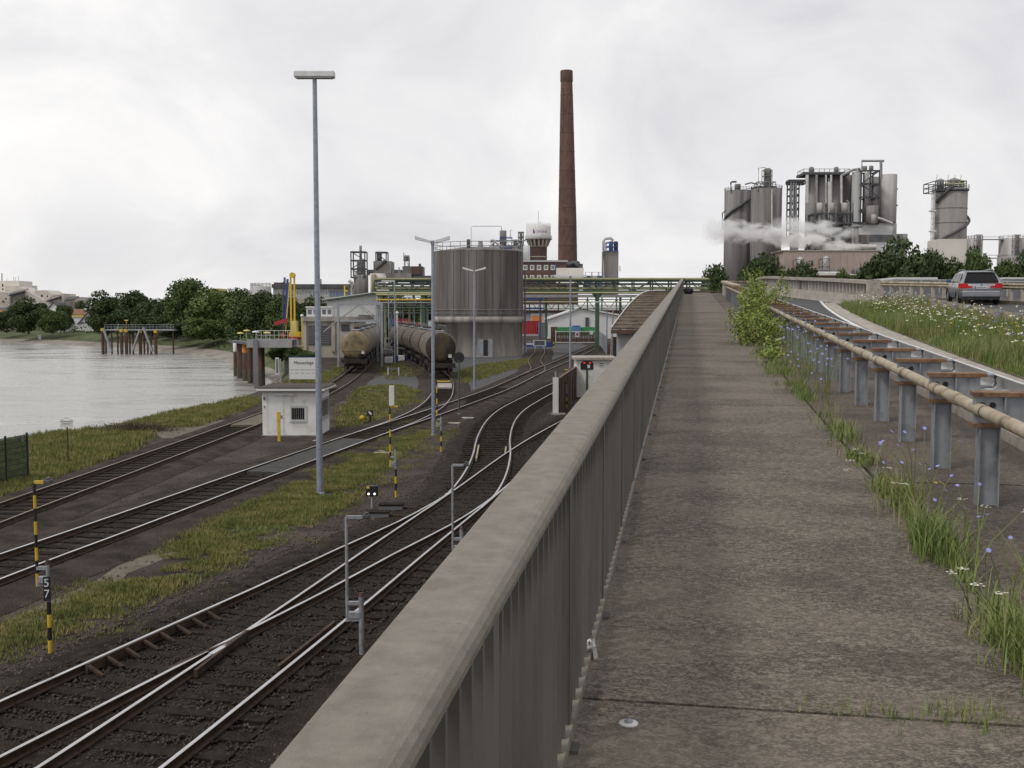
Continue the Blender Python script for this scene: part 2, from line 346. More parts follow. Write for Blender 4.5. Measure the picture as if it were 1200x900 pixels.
def npmesh(name, V, F, m, parent=None, loc=None, smooth=False, attr=None):
    me = bpy.data.meshes.new(name); V = np.asarray(V, np.float32); F = np.asarray(F, np.int32); k = F.shape[1]
    me.vertices.add(len(V)); me.vertices.foreach_set('co', V.ravel()); me.loops.add(F.size); me.loops.foreach_set('vertex_index', F.ravel())
    me.polygons.add(len(F)); me.polygons.foreach_set('loop_start', np.arange(0, F.size, k, dtype=np.int32))
    me.polygons.foreach_set('loop_total', np.full(len(F), k, np.int32)); me.update(calc_edges=True); me.validate()
    return link(name, me, m, parent, loc)
def crom(pts, step=1.0):
    P = [Vector(p) for p in pts]; P = [P[0] * 2 - P[1]] + P + [P[-1] * 2 - P[-2]]; o = []
    for i in range(1, len(P) - 2):
        a, b, c, d = P[i - 1:i + 3]; n = max(2, int((c - b).length / step))
        for k in range(n):
            t = k / n; o.append(.5 * ((2 * b) + (c - a) * t + (2 * a - 5 * b + 4 * c - d) * t * t + (3 * b - a - 3 * c + d) * t ** 3))
    o.append(P[-2]); return o
def resample(pts, step):
    o = []; acc = 0.; nxt = 0.
    for a, b in zip(pts, pts[1:]):
        l = (b - a).length
        while nxt <= acc + l: t = (nxt - acc) / l; o.append((a.lerp(b, t), (b - a).normalized())); nxt += step
        acc += l
    return o
def text_mesh(body, size):
    c = bpy.data.curves.new('lettering', 'FONT'); c.body = body; c.size = size; c.align_x = 'CENTER'; c.align_y = 'CENTER'; c.extrude = .004
    o = bpy.data.objects.new('lettering', c); COL.objects.link(o); dg = bpy.context.evaluated_depsgraph_get()
    me = bpy.data.meshes.new_from_object(o.evaluated_get(dg)); bpy.data.objects.remove(o); return me

# ================================================================== THE SETTING
lip = [Vector((-46, -200, 0)), Vector((-42, -40, 0)), Vector((-36, 20, 0)), Vector((-29.5, 40, 0))] + [G(*q) for q in ((35, 513), (65, 506), (135, 501), (175, 488), (225, 478), (265, 471), (287, 465))] + \
      [Vector(q) for q in ((-20, 88, 0), (-21.5, 104, 0), (-24, 120, 0), (-28, 138, 0), (-32, 152, 0), (-40, 168, 0))]
nnear = len(lip)
wat = []
WX = {11: (-24.5, 86), 12: (-26.5, 104), 13: (-29, 120), 14: (-32.5, 137), 15: (-38, 150), 16: (-45, 161)}
for i, p in enumerate(lip):
    t = (lip[min(i + 1, len(lip) - 1)] - lip[max(i - 1, 0)]).normalized(); q = p + Vector((-t.y, t.x, 0)) * 4.5
    if i in WX: q = Vector((*WX[i], 0))
    wat.append(Vector((q.x, q.y, -3.4)))
for q in ((268, 428), (240, 421), (200, 415), (150, 411), (100, 408), (50, 405), (0, 403), (-120, 400), (-320, 398)):
    g = G(*q, -3.4); wat.append(g); n = Vector((.35, 1, 0)).normalized(); lip.append(Vector((g.x, g.y, 0)) + n * (14 if q[0] > 240 else 22))
wat.append(Vector((-1500, 470, -3.4))); lip.append(Vector((-1500, 495, 0)))
# fine wobble of the shore
land = MB(); poly = [(p.x, p.y) for p in lip] + [(-1500, 3500), (3000, 3500), (3000, -200)]
bm = bmesh.new(); bm.faces.new([bm.verts.new((x, y, 0)) for x, y in poly]); bmesh.ops.triangulate(bm, faces=bm.faces[:])
bmesh.ops.recalc_face_normals(bm, faces=bm.faces[:]); me = bpy.data.meshes.new('ground'); bm.to_mesh(me); bm.free()
if me.polygons[0].normal.z < 0: me.flip_normals()
ground = tag(link('ground', me, 'yard'), kind='structure')
bank = MB(); rows = []
for i, (a, b) in enumerate(zip(wat, lip)):
    rows.append([a, a.lerp(b, .12) + Vector((0, 0, .3)), a.lerp(b, .38) + Vector((0, 0, .05)), a.lerp(b, .7) + Vector((0, 0, .25)), b + Vector((0, 0, .006))])
for i in range(len(rows) - 1):
    for j in range(4): bank.cur = 0 if j < 2 else 1; bank.add([rows[i][j], rows[i + 1][j], rows[i + 1][j + 1], rows[i][j + 1]], [(0, 1, 2, 3)])
o = bank.build('river_bank', 'shingle', mats=['bank']); tag(o, kind='structure')
# meadow behind the far shore
mb = MB(); F0 = nnear - 1
for i in range(F0, len(lip) - 1):
    n = Vector((.35, 1, 0)).normalized() * 90; mb.add([lip[i] + Vector((0, 0, .008)), lip[i + 1] + Vector((0, 0, .008)), lip[i + 1] + n + Vector((0, 0, 1.5)), lip[i] + n + Vector((0, 0, 1.5))], [(0, 1, 2, 3)])
tag(mb.build('meadow', 'bank'), kind='structure')
mb = MB(); mb.add([(-2500, -400, -3), (60, -400, -3), (60, 700, -3), (-2500, 700, -3)], [(0, 1, 2, 3)])
tag(mb.build('river', 'water'), kind='structure')

# ------------------------------------------------------------------ the bridge ramp
US = [-8 + 2 * k for k in range(101)]
mb = MB()
for u in US:
    z = zdeck(u); a = B(u, -.5); b = B(u, 24); c = B(u, 37)
    mb.v += [(a.x, a.y, -.3), (a.x, a.y, z - .14), (b.x, b.y, z - .14), (c.x, c.y, -.3)]
n = len(US)
for k in range(n - 1):
    for j in range(3): mb.f.append((4 * k + j, 4 * k + 4 + j, 4 * k + 5 + j, 4 * k + 1 + j)); mb.mi.append(0); mb.smooth.append(False)
tag(mb.build('bridge', 'conc'), kind='structure')
def strip(name, v0, v1, h, u0, u1, m, depth=.1, parent=None, step=2.):
    k = max(1, int((u1 - u0) / step)); f0 = v0 if callable(v0) else (lambda u: v0); f1 = v1 if callable(v1) else (lambda u: v1)
    mb = MB(); us = [u0 + (u1 - u0) * i / k for i in range(k + 1)]; vs = []
    for u in us: vs += [B(u, f0(u), h), B(u, f1(u), h), B(u, f1(u), h - depth), B(u, f0(u), h - depth)]
    mb.add(vs, [(4 * i + j, 4 * i + 4 + j, 4 * i + 4 + (j + 1) % 4, 4 * i + (j + 1) % 4) for i in range(k) for j in range(4)] + [(3, 2, 1, 0), (4 * k, 4 * k + 1, 4 * k + 2, 4 * k + 3)])
    return mb.build(name, m, parent)
walk = thing('walkway', None, None, B(0, 0)); walk['kind'] = 'structure'
J0 = 3.86; JL = 4.44
for k in range(-2, 19):
    u0 = J0 + JL * k + .012; u1 = J0 + JL * (k + 1) - .012
    for (a, b, m) in ((-.47, 1.44, 'slab'), (1.475, 2.99, 'slab2')):
        h = random.uniform(-.006, .004) - (.012 if m == 'slab2' else 0)
        if u1 < 69: strip('paving_slab', a, b, h, u0, u1, m, .11, walk, 4.4)
        else: strip('paving_slab', a, b, h, u0, u1, m, .11, walk, 1.)
strip('paving_bed', -.475, 2.995, -.085, -8, 150, 'soil', .05, walk)
strip('far_pavement', -.47, 2.99, 0, J0 + JL * 19, 150, 'slab', .11, walk, 1.)
lane_v = lambda u: 4.1 + .00115 * max(0, min(u, 54) - 8) ** 2
o = strip('road_lane', 3.31, lambda u: lane_v(u) + .2, -.004, -8, 150, 'asphalt', .1); tag(o, kind='structure')
o = strip('main_road', 6.6, 24, 0., -8, 150, 'asphalt', .1); tag(o, kind='structure')
kb = thing('kerb', None, None, B(0, 3.1)); kb['kind'] = 'structure'
for k in range(0, 80):
    strip('kerb_stone', 3.0, 3.3, .09 + random.uniform(-.004, .004), 3 + k * 1.0, 3.99 + k * 1.0, 'kerb', .2, kb, 2.)
ke = thing('concrete_edging', None, None, B(0, 5.6)); ke['kind'] = 'structure'
for k in range(0, 30): strip('edging_slab', lambda u: lane_v(u) + .12, lambda u: lane_v(u) + .62, .02 + random.uniform(-.003, .004), 5 + k * 1.5, 6.488 + k * 1.5, 'kerb', .12, ke, 2.)
o = strip('edge_line', lambda u: lane_v(u) - .03, lambda u: lane_v(u) + .1, .002, 4, 56, 'white', .004); tag(o, kind='structure')
def road_v(u, off):                             # the main road swings left beyond u = 30
    return off - (max(0, u - 38) ** 2) * .01
verge_r = lambda u: 7.3 + .066 * (u - 20)
o = strip('verge', lambda u: lane_v(u) + .63, verge_r, .03, 4, 47, 'soil', .12); tag(o, kind='structure')
dash = thing('lane_marking', None, None, B(30, 13)); dash['kind'] = 'structure'
for u0 in (18, 27, 36.2, 45, 54): strip('painted_dash', lambda u: road_v(u, 10.95), lambda u: road_v(u, 11.1), .006, u0, u0 + 3.2, 'white', .005, dash)
o = strip('edge_line_far', lambda u: verge_r(u) + .35, lambda u: verge_r(u) + .48, .006, 10, 50, 'white', .005); tag(o, kind='structure'); o.name = 'edge_line'

# ------------------------------------------------------------------ railing beside the walkway
rl = thing('bridge_railing', 'long grey metal railing with wide flat coping along the left of the walkway', 'railing', B(0, -.44))
seams = [.31 + 3.35 * k for k in range(24)]
cp = [(-.06, .0), (-.068, -.006), (-.07, -.05), (-.06, -.06), (.05, -.062), (.07, -.06), (.081, -.052), (.087, -.04), (.088, -.027), (.083, -.015), (.074, -.006), (.062, -.0015), (.05, .0)]
for a, b in zip(seams, seams[1:]):
    mb = MB(); k = 2 if b < 66 else 5
    mb.sweep(cp, [B(a + .003 + (b - a - .006) * i / k, -.425, 1.06) for i in range(k + 1)]); mb.build('coping', 'coping', rl)
mb = MB(); mb.sweep([(-.02, 0), (-.02, .04), (.045, .04), (.045, 0)], [B(u, -.42, .06) for u in [.3 + i for i in range(79)]]); mb.build('bottom_rail', 'coping', rl)
du, dz = B(1, 0) - B(0, 0), None
bar = None
def bar_mb(u, v, wd, dp, h0, h1):
    mb = MB(); c = [B(u - wd / 2, v - dp / 2), B(u + wd / 2, v - dp / 2), B(u + wd / 2, v + dp / 2), B(u - wd / 2, v + dp / 2)]
    vs = [q + Vector((0, 0, h0)) for q in c] + [q + Vector((0, 0, h1)) for q in c]
    return mb.add(vs, [(0, 3, 2, 1), (4, 5, 6, 7), (0, 1, 5, 4), (1, 2, 6, 5), (2, 3, 7, 6), (3, 0, 4, 7)])
b0 = bar_mb(0, -.42, .014, .045, .12, 1.012); me0 = None
BAR = 300; rest = MB()
for k in range(700):
    u = 1.2 + k * .105
    if k < BAR:
        if me0 is None:
            bb = bar_mb(u, -.415, .016, .05, .101, 1.008); ob = bb.build('baluster', 'railpaint', rl); me0 = ob.data; base_u = u
        else:
            ob = link('baluster', me0, None, rl); ob.location = B(u, 0) - B(base_u, 0)
    else:
        if u < 74.5: q = bar_mb(u, -.415, .016, .05, .101, 1.008); rest.add(q.v, q.f)
o = rest.build('baluster_run', 'railpaint', rl); o['kind'] = 'stuff'
me0 = None
for k in range(53):
    u = 2.05 + k * 1.38
    if me0 is None:
        mb = bar_mb(u, -.41, .06, .047, .0, 1.0); q = bar_mb(u, -.4, .07, .085, .0, .012); mb.add(q.v, q.f)
        ob = mb.build('railing_post', 'railpaint', rl); me0 = ob.data; base_u = u
    else: ob = link('railing_post', me0, None, rl); ob.location = B(u, 0) - B(base_u, 0)
# a white rag of tape knotted round the foot of the railing
mb = MB(); p = B(4.1, -.385, .12)
for k in range(5):
    a = k * 1.3; mb.add([p + Vector((0, 0, 0)), p + Vector((.02 * math.cos(a), .02 * math.sin(a), .03)), p + Vector((.035 * math.cos(a), .03 * math.sin(a), -.05)), p + Vector((.01, 0, -.06))], [(0, 1, 2, 3)])
mb.tube([p + Vector((-.02, -.01, .01)), p + Vector((0, .02, .015)), p + Vector((.02, -.01, .0)), p + Vector((-.02, -.01, -.01))], .008, 6)
tag(mb.build('tape_scrap', 'plate'), 'scrap of white tape knotted round the foot of the grey railing', 'tape')
# survey bolt with washer in the slab
bo = thing('survey_marker', 'round metal survey bolt with pale washer set in the nearest walkway slab', 'survey marker', B(3.66, -.2, -.004))
mb = MB(); mb.lathe([(0, 0), (.036, 0), (.036, .006), (.012, .008)], 10, B(3.66, -.2, 0)); mb.build('washer', 'plate', bo)
mb = MB(); mb.lathe([(.017, .006), (.015, .016), (0, .018)], 6, B(3.66, -.2, 0)); mb.build('bolt', 'galv', bo)

# ------------------------------------------------------------------ guard rail on posts beside the lane
gr = thing('guard_rail', 'steel guard rail on grey posts with rusty spacer brackets and a beige pipe rail', 'guard rail', B(6, 2.1))
pu = [6.24 + 1.337 * k for k in range(40)]
def bb(u0, u1, v0, v1, h0, h1):
    c = [B(u0, v0), B(u1, v0), B(u1, v1), B(u0, v1)]
    return [q + Vector((0, 0, h0)) for q in c] + [q + Vector((0, 0, h1)) for q in c]
BF = [(0, 3, 2, 1), (4, 5, 6, 7), (0, 1, 5, 4), (1, 2, 6, 5), (2, 3, 7, 6), (3, 0, 4, 7)]
protos = {}
for k, u in enumerate(pu):
    parts = {}
    if k == 0:
        p = MB(); p.add(bb(u - .05, u + .05, 2.0, 2.008, -.03, .535), BF).add(bb(u - .05, u + .05, 2.132, 2.14, -.03, .535), BF).add(bb(u - .004, u + .004, 2.008, 2.132, -.03, .535), BF)
        protos['post'] = p.build('post', 'galv', gr)
        p = MB(); p.add(bb(u - .06, u + .06, 1.955, 2.19, .54, .565), BF); pl = p.build('base_flange', 'rust', gr); protos['base_flange'] = pl
        p = MB(); q = bb(u - .012, u + .012, 1.965, 2.36, .566, .752); q[1] = q[1]; p.add(q, BF)
        p.add(bb(u - .05, u - .012, 2.16, 2.168, .566, .752), BF); protos['bracket'] = p.build('bracket', 'galv', gr)
        p = MB(); p.add(bb(u - .055, u + .055, 1.955, 2.40, .753, .782), BF); protos['bracket_flange'] = p.build('bracket_flange', 'rust', gr)
        p = MB(); p.tube([B(u, 2.40, .768), B(u, 2.46, .768), B(u, 2.475, .755), B(u, 2.475, .7), B(u, 2.46, .675), B(u, 2.36, .67)], .016, 6); protos['hook'] = p.build('hook', 'galv', gr)
        for key, dv in (('bolt', 2.02), ('bolt ', 2.09)): p = MB(); p.cyl(B(u - .0125, dv, .69), B(u - .019, dv, .69), .022, n=8); protos[key] = p.build('bolt', 'black', gr)
    else:
        for nm, pr in protos.items(): ob = link(nm.strip(), pr.data, None, gr); ob.location = B(u, 0) - B(pu[0], 0); ob.rotation_euler = (random.uniform(-.006, .006), random.uniform(-.01, .01), 0) if nm == 'x' else (0, 0, 0)
pe = [4.2 + 3.97 * k for k in range(14)]
for k, (a, b) in enumerate(zip(pe, pe[1:])):
    mb = MB(); z = .66
    mb.tube([B(a, 2.0 + random.uniform(-.004, .004), z), B((a + b) / 2, 2.0, z + random.uniform(-.012, .004)), B(b - .01, 2.0 + random.uniform(-.004, .004), z)], .045, 10); mb.build('pipe', 'rustpipe', gr)
    mb = MB(); mb.tube([B(b - .09, 2.0, z), B(b + .09, 2.0, z)], .05, 10); mb.build('sleeve_joint', 'rustpipe', gr)
    for q in (a + .55, a + 1.9, a + 3.2):
        mb = MB(); mb.tube([B(q, 2.0, z), B(q + .018, 2.0, z)], .047, 10); mb.build('clamp', 'black' if random.random() < .5 else 'rust', gr)
wb = [(-.03, .0), (.0, .0), (.05, -.05), (.05, -.11), (-.02, -.15), (-.02, -.17), (.05, -.21), (.05, -.27), (.0, -.31), (-.03, -.31), (-.027, -.307), (-.003, -.305), (.044, -.268), (.044, -.213), (-.026, -.172), (-.026, -.148), (.044, -.108), (.044, -.053), (-.002, -.005), (-.03, -.004)]
for k, (a, b) in enumerate(zip(pe, pe[1:])):
    mb = MB(); mb.sweep(wb, [B(a, 2.49, .775), B(b + .05, 2.493, .776)]); mb.build('rail_beam', 'galvl', gr)

# ================================================================== RAIL YARD: TRACKS
def near_path(p, path): return min((Vector((p.x, p.y, 0)) - Vector((q.x, q.y, 0))).length for q in path)
sleeper_me = None
TR = {}
def track(label, ctr, idx, shiny=True, main=None, sl_max=80, group=None):
    global sleeper_me
    path = crom([Vector((x, y, 0)) for x, y in ctr], 1.2); TR[idx] = path
    t = thing('railway_track', label, 'railway track', path[0])
    dz = .004 * idx
    # ballast bed
    mb = MB(); pr = [(-2.1, 0.005), (-1.5, .055), (-1.2, .02), (1.2, .02), (1.5, .055), (2.1, .005)] if idx < 3 else [(-2.1, .005), (-1.6, .08), (-.93, .088), (-.84, .03), (.84, .03), (.93, .088), (1.6, .08), (2.1, .005)]
    mb.sweep([(a, b + dz * (1 if abs(a) < 2 else .5)) for a, b in pr], path, closed=False); bed = mb.build('ballast_bed', 'ballast' if idx < 3 else 'ballast2', t)
    for s in (-1, 1):
        mb = MB(); off = s * .753
        q = [Vector((p.x, p.y, 0)) for p in path]; z = .075 + .0015 * idx
        mb.sweep([(off - .07, z), (off - .07, z + .015), (off - .012, z + .03), (off - .012, z + .1), (off - .034, z + .112), (off - .034, z + .135), (off + .034, z + .135), (off + .034, z + .112), (off + .012, z + .1), (off + .012, z + .03), (off + .07, z + .015), (off + .07, z)], q)
        mb.cur = 1; mb.sweep([(off - .031, z + .1355), (off - .022, z + .142), (off + .022, z + .142), (off + .031, z + .1355)], q)
        mb.build('rail', 'rail', t, mats=['railtop' if shiny else 'railtopd'])
    n = 0
    for p, dv in resample(path, .63):
        if p.y > sl_max or p.y < 8 or n >= 300: continue
        if main is not None and near_path(p, main) < .5: continue
        if sleeper_me is None:
            m_ = MB(); m_.box(-1.3, 1.3, -.125, .125, -.08, 0); me = m_.mesh('sleeper'); m_.fix(me); me.materials.append(M['sleeper']); sleeper_me = me
        o = link('sleeper', sleeper_me, None, t); o.location = (p.x - path[0].x, p.y - path[0].y, .072 + dz * .5 + random.uniform(-.006, .0))
        o.rotation_euler = (random.uniform(-.01, .01), random.uniform(-.004, .004), math.atan2(-dv.x, dv.y) + random.uniform(-.02, .02)); o.scale = (random.uniform(.96, 1.04), random.uniform(.9, 1.1), 1); n += 1
    return t, path
tC, pC = track('shiny main track running from the bottom left corner under the railing', [(-7.6, 1), (-6.65, 6), (-5.15, 12.4), (-3.85, 18.6), (-2.8, 24), (-1.86, 28.7), (-.98, 33.2), (.55, 41.5), (2.3, 49.5), (4.7, 59), (8.2, 70)], 0)
tC1, pC1 = track('shiny siding joining the near track at a turnout from its left', [(-11.4, 1), (-9.35, 7), (-6.75, 14.4), (-5.55, 17.9), (-4.6, 20.6), (-3.52, 24), (-2.4, 27.3), (-1.6, 30.3), (-.98, 33.2)], 1, main=pC)
tD, pD = track('siding that leaves the near track in a double bend toward the brown steel wall', [(-1.86, 28.7), (-1.4, 31), (-1.12, 33.5), (-.92, 36.8), (-.82, 41), (-.84, 47), (-.6, 54), (0, 60.4), (1.05, 67), (2.3, 74), (4.0, 83), (6.3, 93), (9.4, 104)], 2, main=pC)
tB, pB = track('shiny middle track passing right of the white hut to the gate', [(-19, -2), (-13.4, 13.5), (-11.25, 24), (-10.25, 29.3), (-8.7, 38), (-6.72, 48.5), (-4.7, 58), (-2.5, 69), (-.7, 79), (1.3, 93), (3.1, 105), (5.4, 119), (8.1, 136), (13, 168), (17, 195)], 3)
tA, pA = track('rusty outer track along the river, passing behind the white hut', [(-15.6, -2), (-14.9, 14), (-14.6, 29), (-14.25, 38), (-13.75, 54), (-13.6, 66), (-13.95, 80), (-15.2, 98), (-17.2, 120), (-20, 150), (-23, 190)], 4, shiny=False)
tR, pR = track('siding that bends left off the middle track to the right tank train', [(-6.72, 48.5), (-5.75, 54), (-5.1, 60), (-4.88, 66.5), (-5.05, 74), (-5.75, 86), (-7.2, 98), (-10, 115), (-14.5, 140), (-20, 170)], 5, main=pB)
tS, pS = track('short siding winding off the middle track to the white buffer stop', [(1.3, 93), (2.35, 101), (2.75, 108), (2.7, 116), (2.75, 125), (3.3, 137), (4.1, 152), (4.6, 170)], 6, shiny=False, main=pB)
# check rails and frogs at the near turnouts
def px_rail(name, pts, m, par, z=.21, wd=.06, ht=.12):
    mb = MB(); q = [G(a, b, z) for a, b in pts]; q = [Vector((p.x, p.y, z - ht)) for p in q]
    mb.sweep([(-wd / 2, 0), (-wd / 2, ht), (wd / 2, ht), (wd / 2, 0)], q); return mb.build(name, m, par)
def off_rail(name, path, off, y0, y1, m, par, z=.225, wd=.06, ht=.13):
    q = [p for p in path if y0 <= p.y <= y1]; mb = MB(); mb.sweep([(off - wd / 2, z - ht), (off - wd / 2, z), (off + wd / 2, z), (off + wd / 2, z - ht)], q); return mb.build(name, m, par), q
off_rail('check_rail', pC, .753 - .15, 15.6, 20, 'rail', tC)
_, q = off_rail('check_rail', pC1, -.753 + .13, 14.6, 20.6, 'rail', tC1, .25, .05, .16)
for p, dv in resample(q, .45):
    sd = Vector((dv.y, -dv.x, 0)); mb = MB(); mb.beam(p + sd * -.59 + Vector((0, 0, .22)), p + sd * -.3 + Vector((0, 0, .09)), .06, .04); mb.build('check_rail_chair', 'rail', tC1)
px_rail('wing_rail', [(197, 783), (240, 763), (268, 752), (285, 742)], 'rail', tC, .221)
px_rail('wing_rail', [(229, 785), (262, 759), (290, 738)], 'rail', tC1, .222)
px_rail('frog', [(247, 766), (262, 757)], 'railtop', tC, .224, .1, .1)
px_rail('check_rail', [(558, 537), (561, 521)], 'rustpipe', tD, .22)
px_rail('wing_rail', [(592, 530), (593, 523)], 'rustpipe', tD, .22)
# bolts of the slide chairs catching the light
for k in range(9):
    p = G(508 + k * 3.4, 592 - k * 2.6, .1); mb = MB(); mb.box(p.x - .1, p.x + .1, p.y - .06, p.y + .06, .085, .12); mb.build('slide_chair', 'galv' if k % 2 else 'rail', tD)
# crossing panels between the rails
def panels(tr, path, y0, y1, n, m):
    pts = [p for p, dv in resample(path, .2) if y0 <= p.y <= y1]
    if len(pts) < 3: return
    a, b = pts[0], pts[-1]; dv = (b - a).normalized(); sd = Vector((dv.y, -dv.x, 0))
    for k in range(n):
        mb = MB(); p = a.lerp(b, k / n); q = a.lerp(b, (k + .985) / n)
        mb.add([p - sd * .63 + Vector((0, 0, .05)), p + sd * .63 + Vector((0, 0, .05)), q + sd * .63 + Vector((0, 0, .05)), q - sd * .63 + Vector((0, 0, .05))] + [v + Vector((0, 0, h)) for v, h in ((p - sd * .63, .185), (p + sd * .63, .185), (q + sd * .63, .185), (q - sd * .63, .185))], BF)
        mb.build('crossing_panel', m, tr)
panels(tB, pB, 36.5, 46.5, 6, 'crossing'); panels(tA, pA, 52, 58, 4, 'soil'); panels(tR, pR, 79, 84, 3, 'conc')
# loose ballast stones near the camera
def octa(P, r):
    n = len(P); D = np.array([[1, 0, 0], [-1, 0, 0], [0, 1, 0], [0, -1, 0], [0, 0, 1], [0, 0, -1]], float)
    jit = rng.uniform(.55, 1.25, (n, 6, 1)); ang = rng.uniform(0, 6.28, n); c, s = np.cos(ang), np.sin(ang)
    V = D[None] * jit * r[:, None, None]; X = V[..., 0] * c[:, None] - V[..., 1] * s[:, None]; Y = V[..., 0] * s[:, None] + V[..., 1] * c[:, None]
    V = np.stack([X, Y, V[..., 2] * .8], -1) + P[:, None, :]
    f = np.array([[0, 2, 4], [2, 1, 4], [1, 3, 4], [3, 0, 4], [2, 0, 5], [1, 2, 5], [3, 1, 5], [0, 3, 5]])
    F = (f[None] + 6 * np.arange(n)[:, None, None]).reshape(-1, 3); return V.reshape(-1, 3), F
PP = []
for path, n in ((pC, 26000), (pC1, 18000), (pD, 6000), (pB, 6000), (pA, 2500)):
    q = [p for p in path if 9 < p.y < 60]; A = np.array([(p.x, p.y) for p in q]); k = (rng.random(n) ** 1.3 * (len(A) - 1)); i = k.astype(int); t = (k - i)[:, None]
    base = A[i] * (1 - t) + A[np.minimum(i + 1, len(A) - 1)] * t; off = rng.normal(0, 1.35, n); base[:, 0] += off
    PP.append(np.column_stack([base, np.where(np.abs(off) < 1.5, .055, .02)]))
PP = np.concatenate(PP); on_bed = PP[:, 2] > .04
for sel, m_, lab in ((on_bed, 'stone', 'loose dark ballast stones lying between the near rails'), (~on_bed, 'stone2', 'loose grey stones scattered in the gravel beside the tracks')):
    Q = PP[sel]; V, F = octa(Q, rng.uniform(.018, .042, len(Q))); tag(npmesh('ballast_stones', V, F, m_), lab, 'stones', kind='stuff')

# ------------------------------------------------------------------ grass in the yard
def inpoly(P, poly):
    x, y = P[:, 0], P[:, 1]; r = np.zeros(len(P), bool); n = len(poly); j = n - 1
    for i in range(n):
        xi, yi = poly[i]; xj, yj = poly[j]
        c = ((yi > y) != (yj > y)) & (x < (xj - xi) * (y - yi) / (yj - yi + 1e-12) + xi); r ^= c; j = i
    return r
def vnoise(P, s, seed=0):
    r2 = np.random.default_rng(seed); T = r2.random((64, 64)); q = P * s; i = np.floor(q).astype(int); f = q - i; f = f * f * (3 - 2 * f)
    g = lambda a, b: T[(i[:, 0] + a) % 64, (i[:, 1] + b) % 64]
    return (g(0, 0) * (1 - f[:, 0]) + g(1, 0) * f[:, 0]) * (1 - f[:, 1]) + (g(0, 1) * (1 - f[:, 0]) + g(1, 1) * f[:, 0]) * f[:, 1]
def tufts(P, h, nb, wd, lean=.6):
    n = len(P); P = np.repeat(P, nb, 0); h = np.repeat(h, nb) * rng.uniform(.5, 1.25, n * nb); a = rng.uniform(0, 6.283, n * nb); m = len(P)
    sp = rng.uniform(0, .06, m); c = P + np.column_stack([np.cos(a) * sp, np.sin(a) * sp, np.zeros(m)])
    w_ = wd * rng.uniform(.6, 1.3, m); t = np.column_stack([-np.sin(a), np.cos(a), np.zeros(m)]) * w_[:, None]
    ln = rng.uniform(.1, lean, m) * h; tip = c + np.column_stack([np.cos(a) * ln, np.sin(a) * ln, h])
    V = np.stack([c - t, c + t, tip], 1).reshape(-1, 3); return V, np.arange(3 * m).reshape(-1, 3)
def grass(name, label, pxpoly, dens, h, nb, wd, m, edge=.42, z=.02, seed=1, turf=True):
    poly = [(G(*q).x, G(*q).y) for q in pxpoly]; A = np.array(poly); lo, hi = A.min(0), A.max(0); n = int((hi - lo).prod() * dens)
    P = rng.uniform(lo, hi, (n, 2)); P = P[inpoly(P + rng.normal(0, .22, P.shape), poly)]
    nz = .6 * vnoise(P, .7, seed) + .4 * vnoise(P, 2.3, seed + 1); P = P[nz > edge]; nz = nz[nz > edge]
    V, F = tufts(np.column_stack([P, np.full(len(P), z)]), h * (.45 + 1.1 * (nz - edge) / (1 - edge)), nb, wd)
    tag(npmesh(name, V, F, m), label, 'grass', kind='stuff')
    if turf:
        mb = MB(); mb.f = [tuple(range(len(poly)))]; mb.v = [(x, y, .012 + .004 * seed * .1) for x, y in poly]; mb.mi = [0]; mb.smooth = [False]
g1 = [(0, 733), (60, 712), (130, 684), (180, 655), (240, 618), (330, 572), (378, 545), (430, 522), (475, 505), (500, 495), (515, 500), (478, 525), (430, 565), (412, 590), (350, 622), (290, 655), (210, 690), (120, 730), (40, 755), (0, 768), (-60, 790), (-60, 760)]
grass('grass', 'patchy green and straw grass strip between the middle and near tracks', g1, 400, .12, 4, .011, 'grass', .27, seed=3)
g1c = [(-40, 700), (60, 690), (150, 655), (250, 595), (340, 552), (420, 512), (480, 492), (530, 486), (540, 510), (490, 545), (440, 585), (420, 615), (340, 655), (250, 705), (150, 755), (40, 800), (-40, 820)]
grass('grass', 'thin stray tufts scattered round the grass strip and gravel by the near tracks', g1c, 90, .09, 4, .009, 'grass', .56, seed=31)
g1b = [(250, 640), (330, 590), (400, 560), (420, 575), (340, 620), (270, 660)]
grass('grass', 'fresh green patches in the grass strip by the tall lamp mast', g1b, 130, .12, 4, .011, 'grass2', .5, seed=5)
g2 = [(-90, 545), (-20, 524), (36, 514), (66, 507), (135, 502), (175, 489), (225, 479), (265, 472), (292, 465), (305, 472), (275, 484), (230, 500), (180, 503), (165, 520), (130, 540), (85, 553), (40, 572), (5, 585), (-90, 612)]
grass('grass', 'yellow green grass on the river bank beside the outer track', g2, 130, .2, 4, .02, 'grass', .16, seed=8)
g3 = [(396, 503), (398, 480), (415, 462), (428, 450), (470, 452), (498, 463), (496, 474), (470, 486), (430, 496)]
grass('grass', 'thin grass between the white hut and the tank trains', g3, 60, .16, 4, .03, 'grass', .3, seed=11)
g4 = [(535, 436), (560, 428), (622, 420), (620, 428), (590, 436), (560, 446), (536, 452)]
grass('grass', 'thin grass at the foot of the big round tank', g4, 30, .16, 4, .04, 'grass', .25, seed=13)
g5 = [(316, 458), (330, 449), (350, 444), (382, 438), (396, 430), (402, 436), (384, 448), (372, 456)]
grass('grass', 'pale grass round the sign board above the hut', g5, 40, .22, 4, .04, 'grass', .1, seed=15)
g6 = [(440, 432), (470, 424), (500, 428), (495, 440), (455, 446)]
grass('grass', 'sparse grass between the two tank trains', g6, 30, .14, 4, .04, 'grass', .42, seed=17)
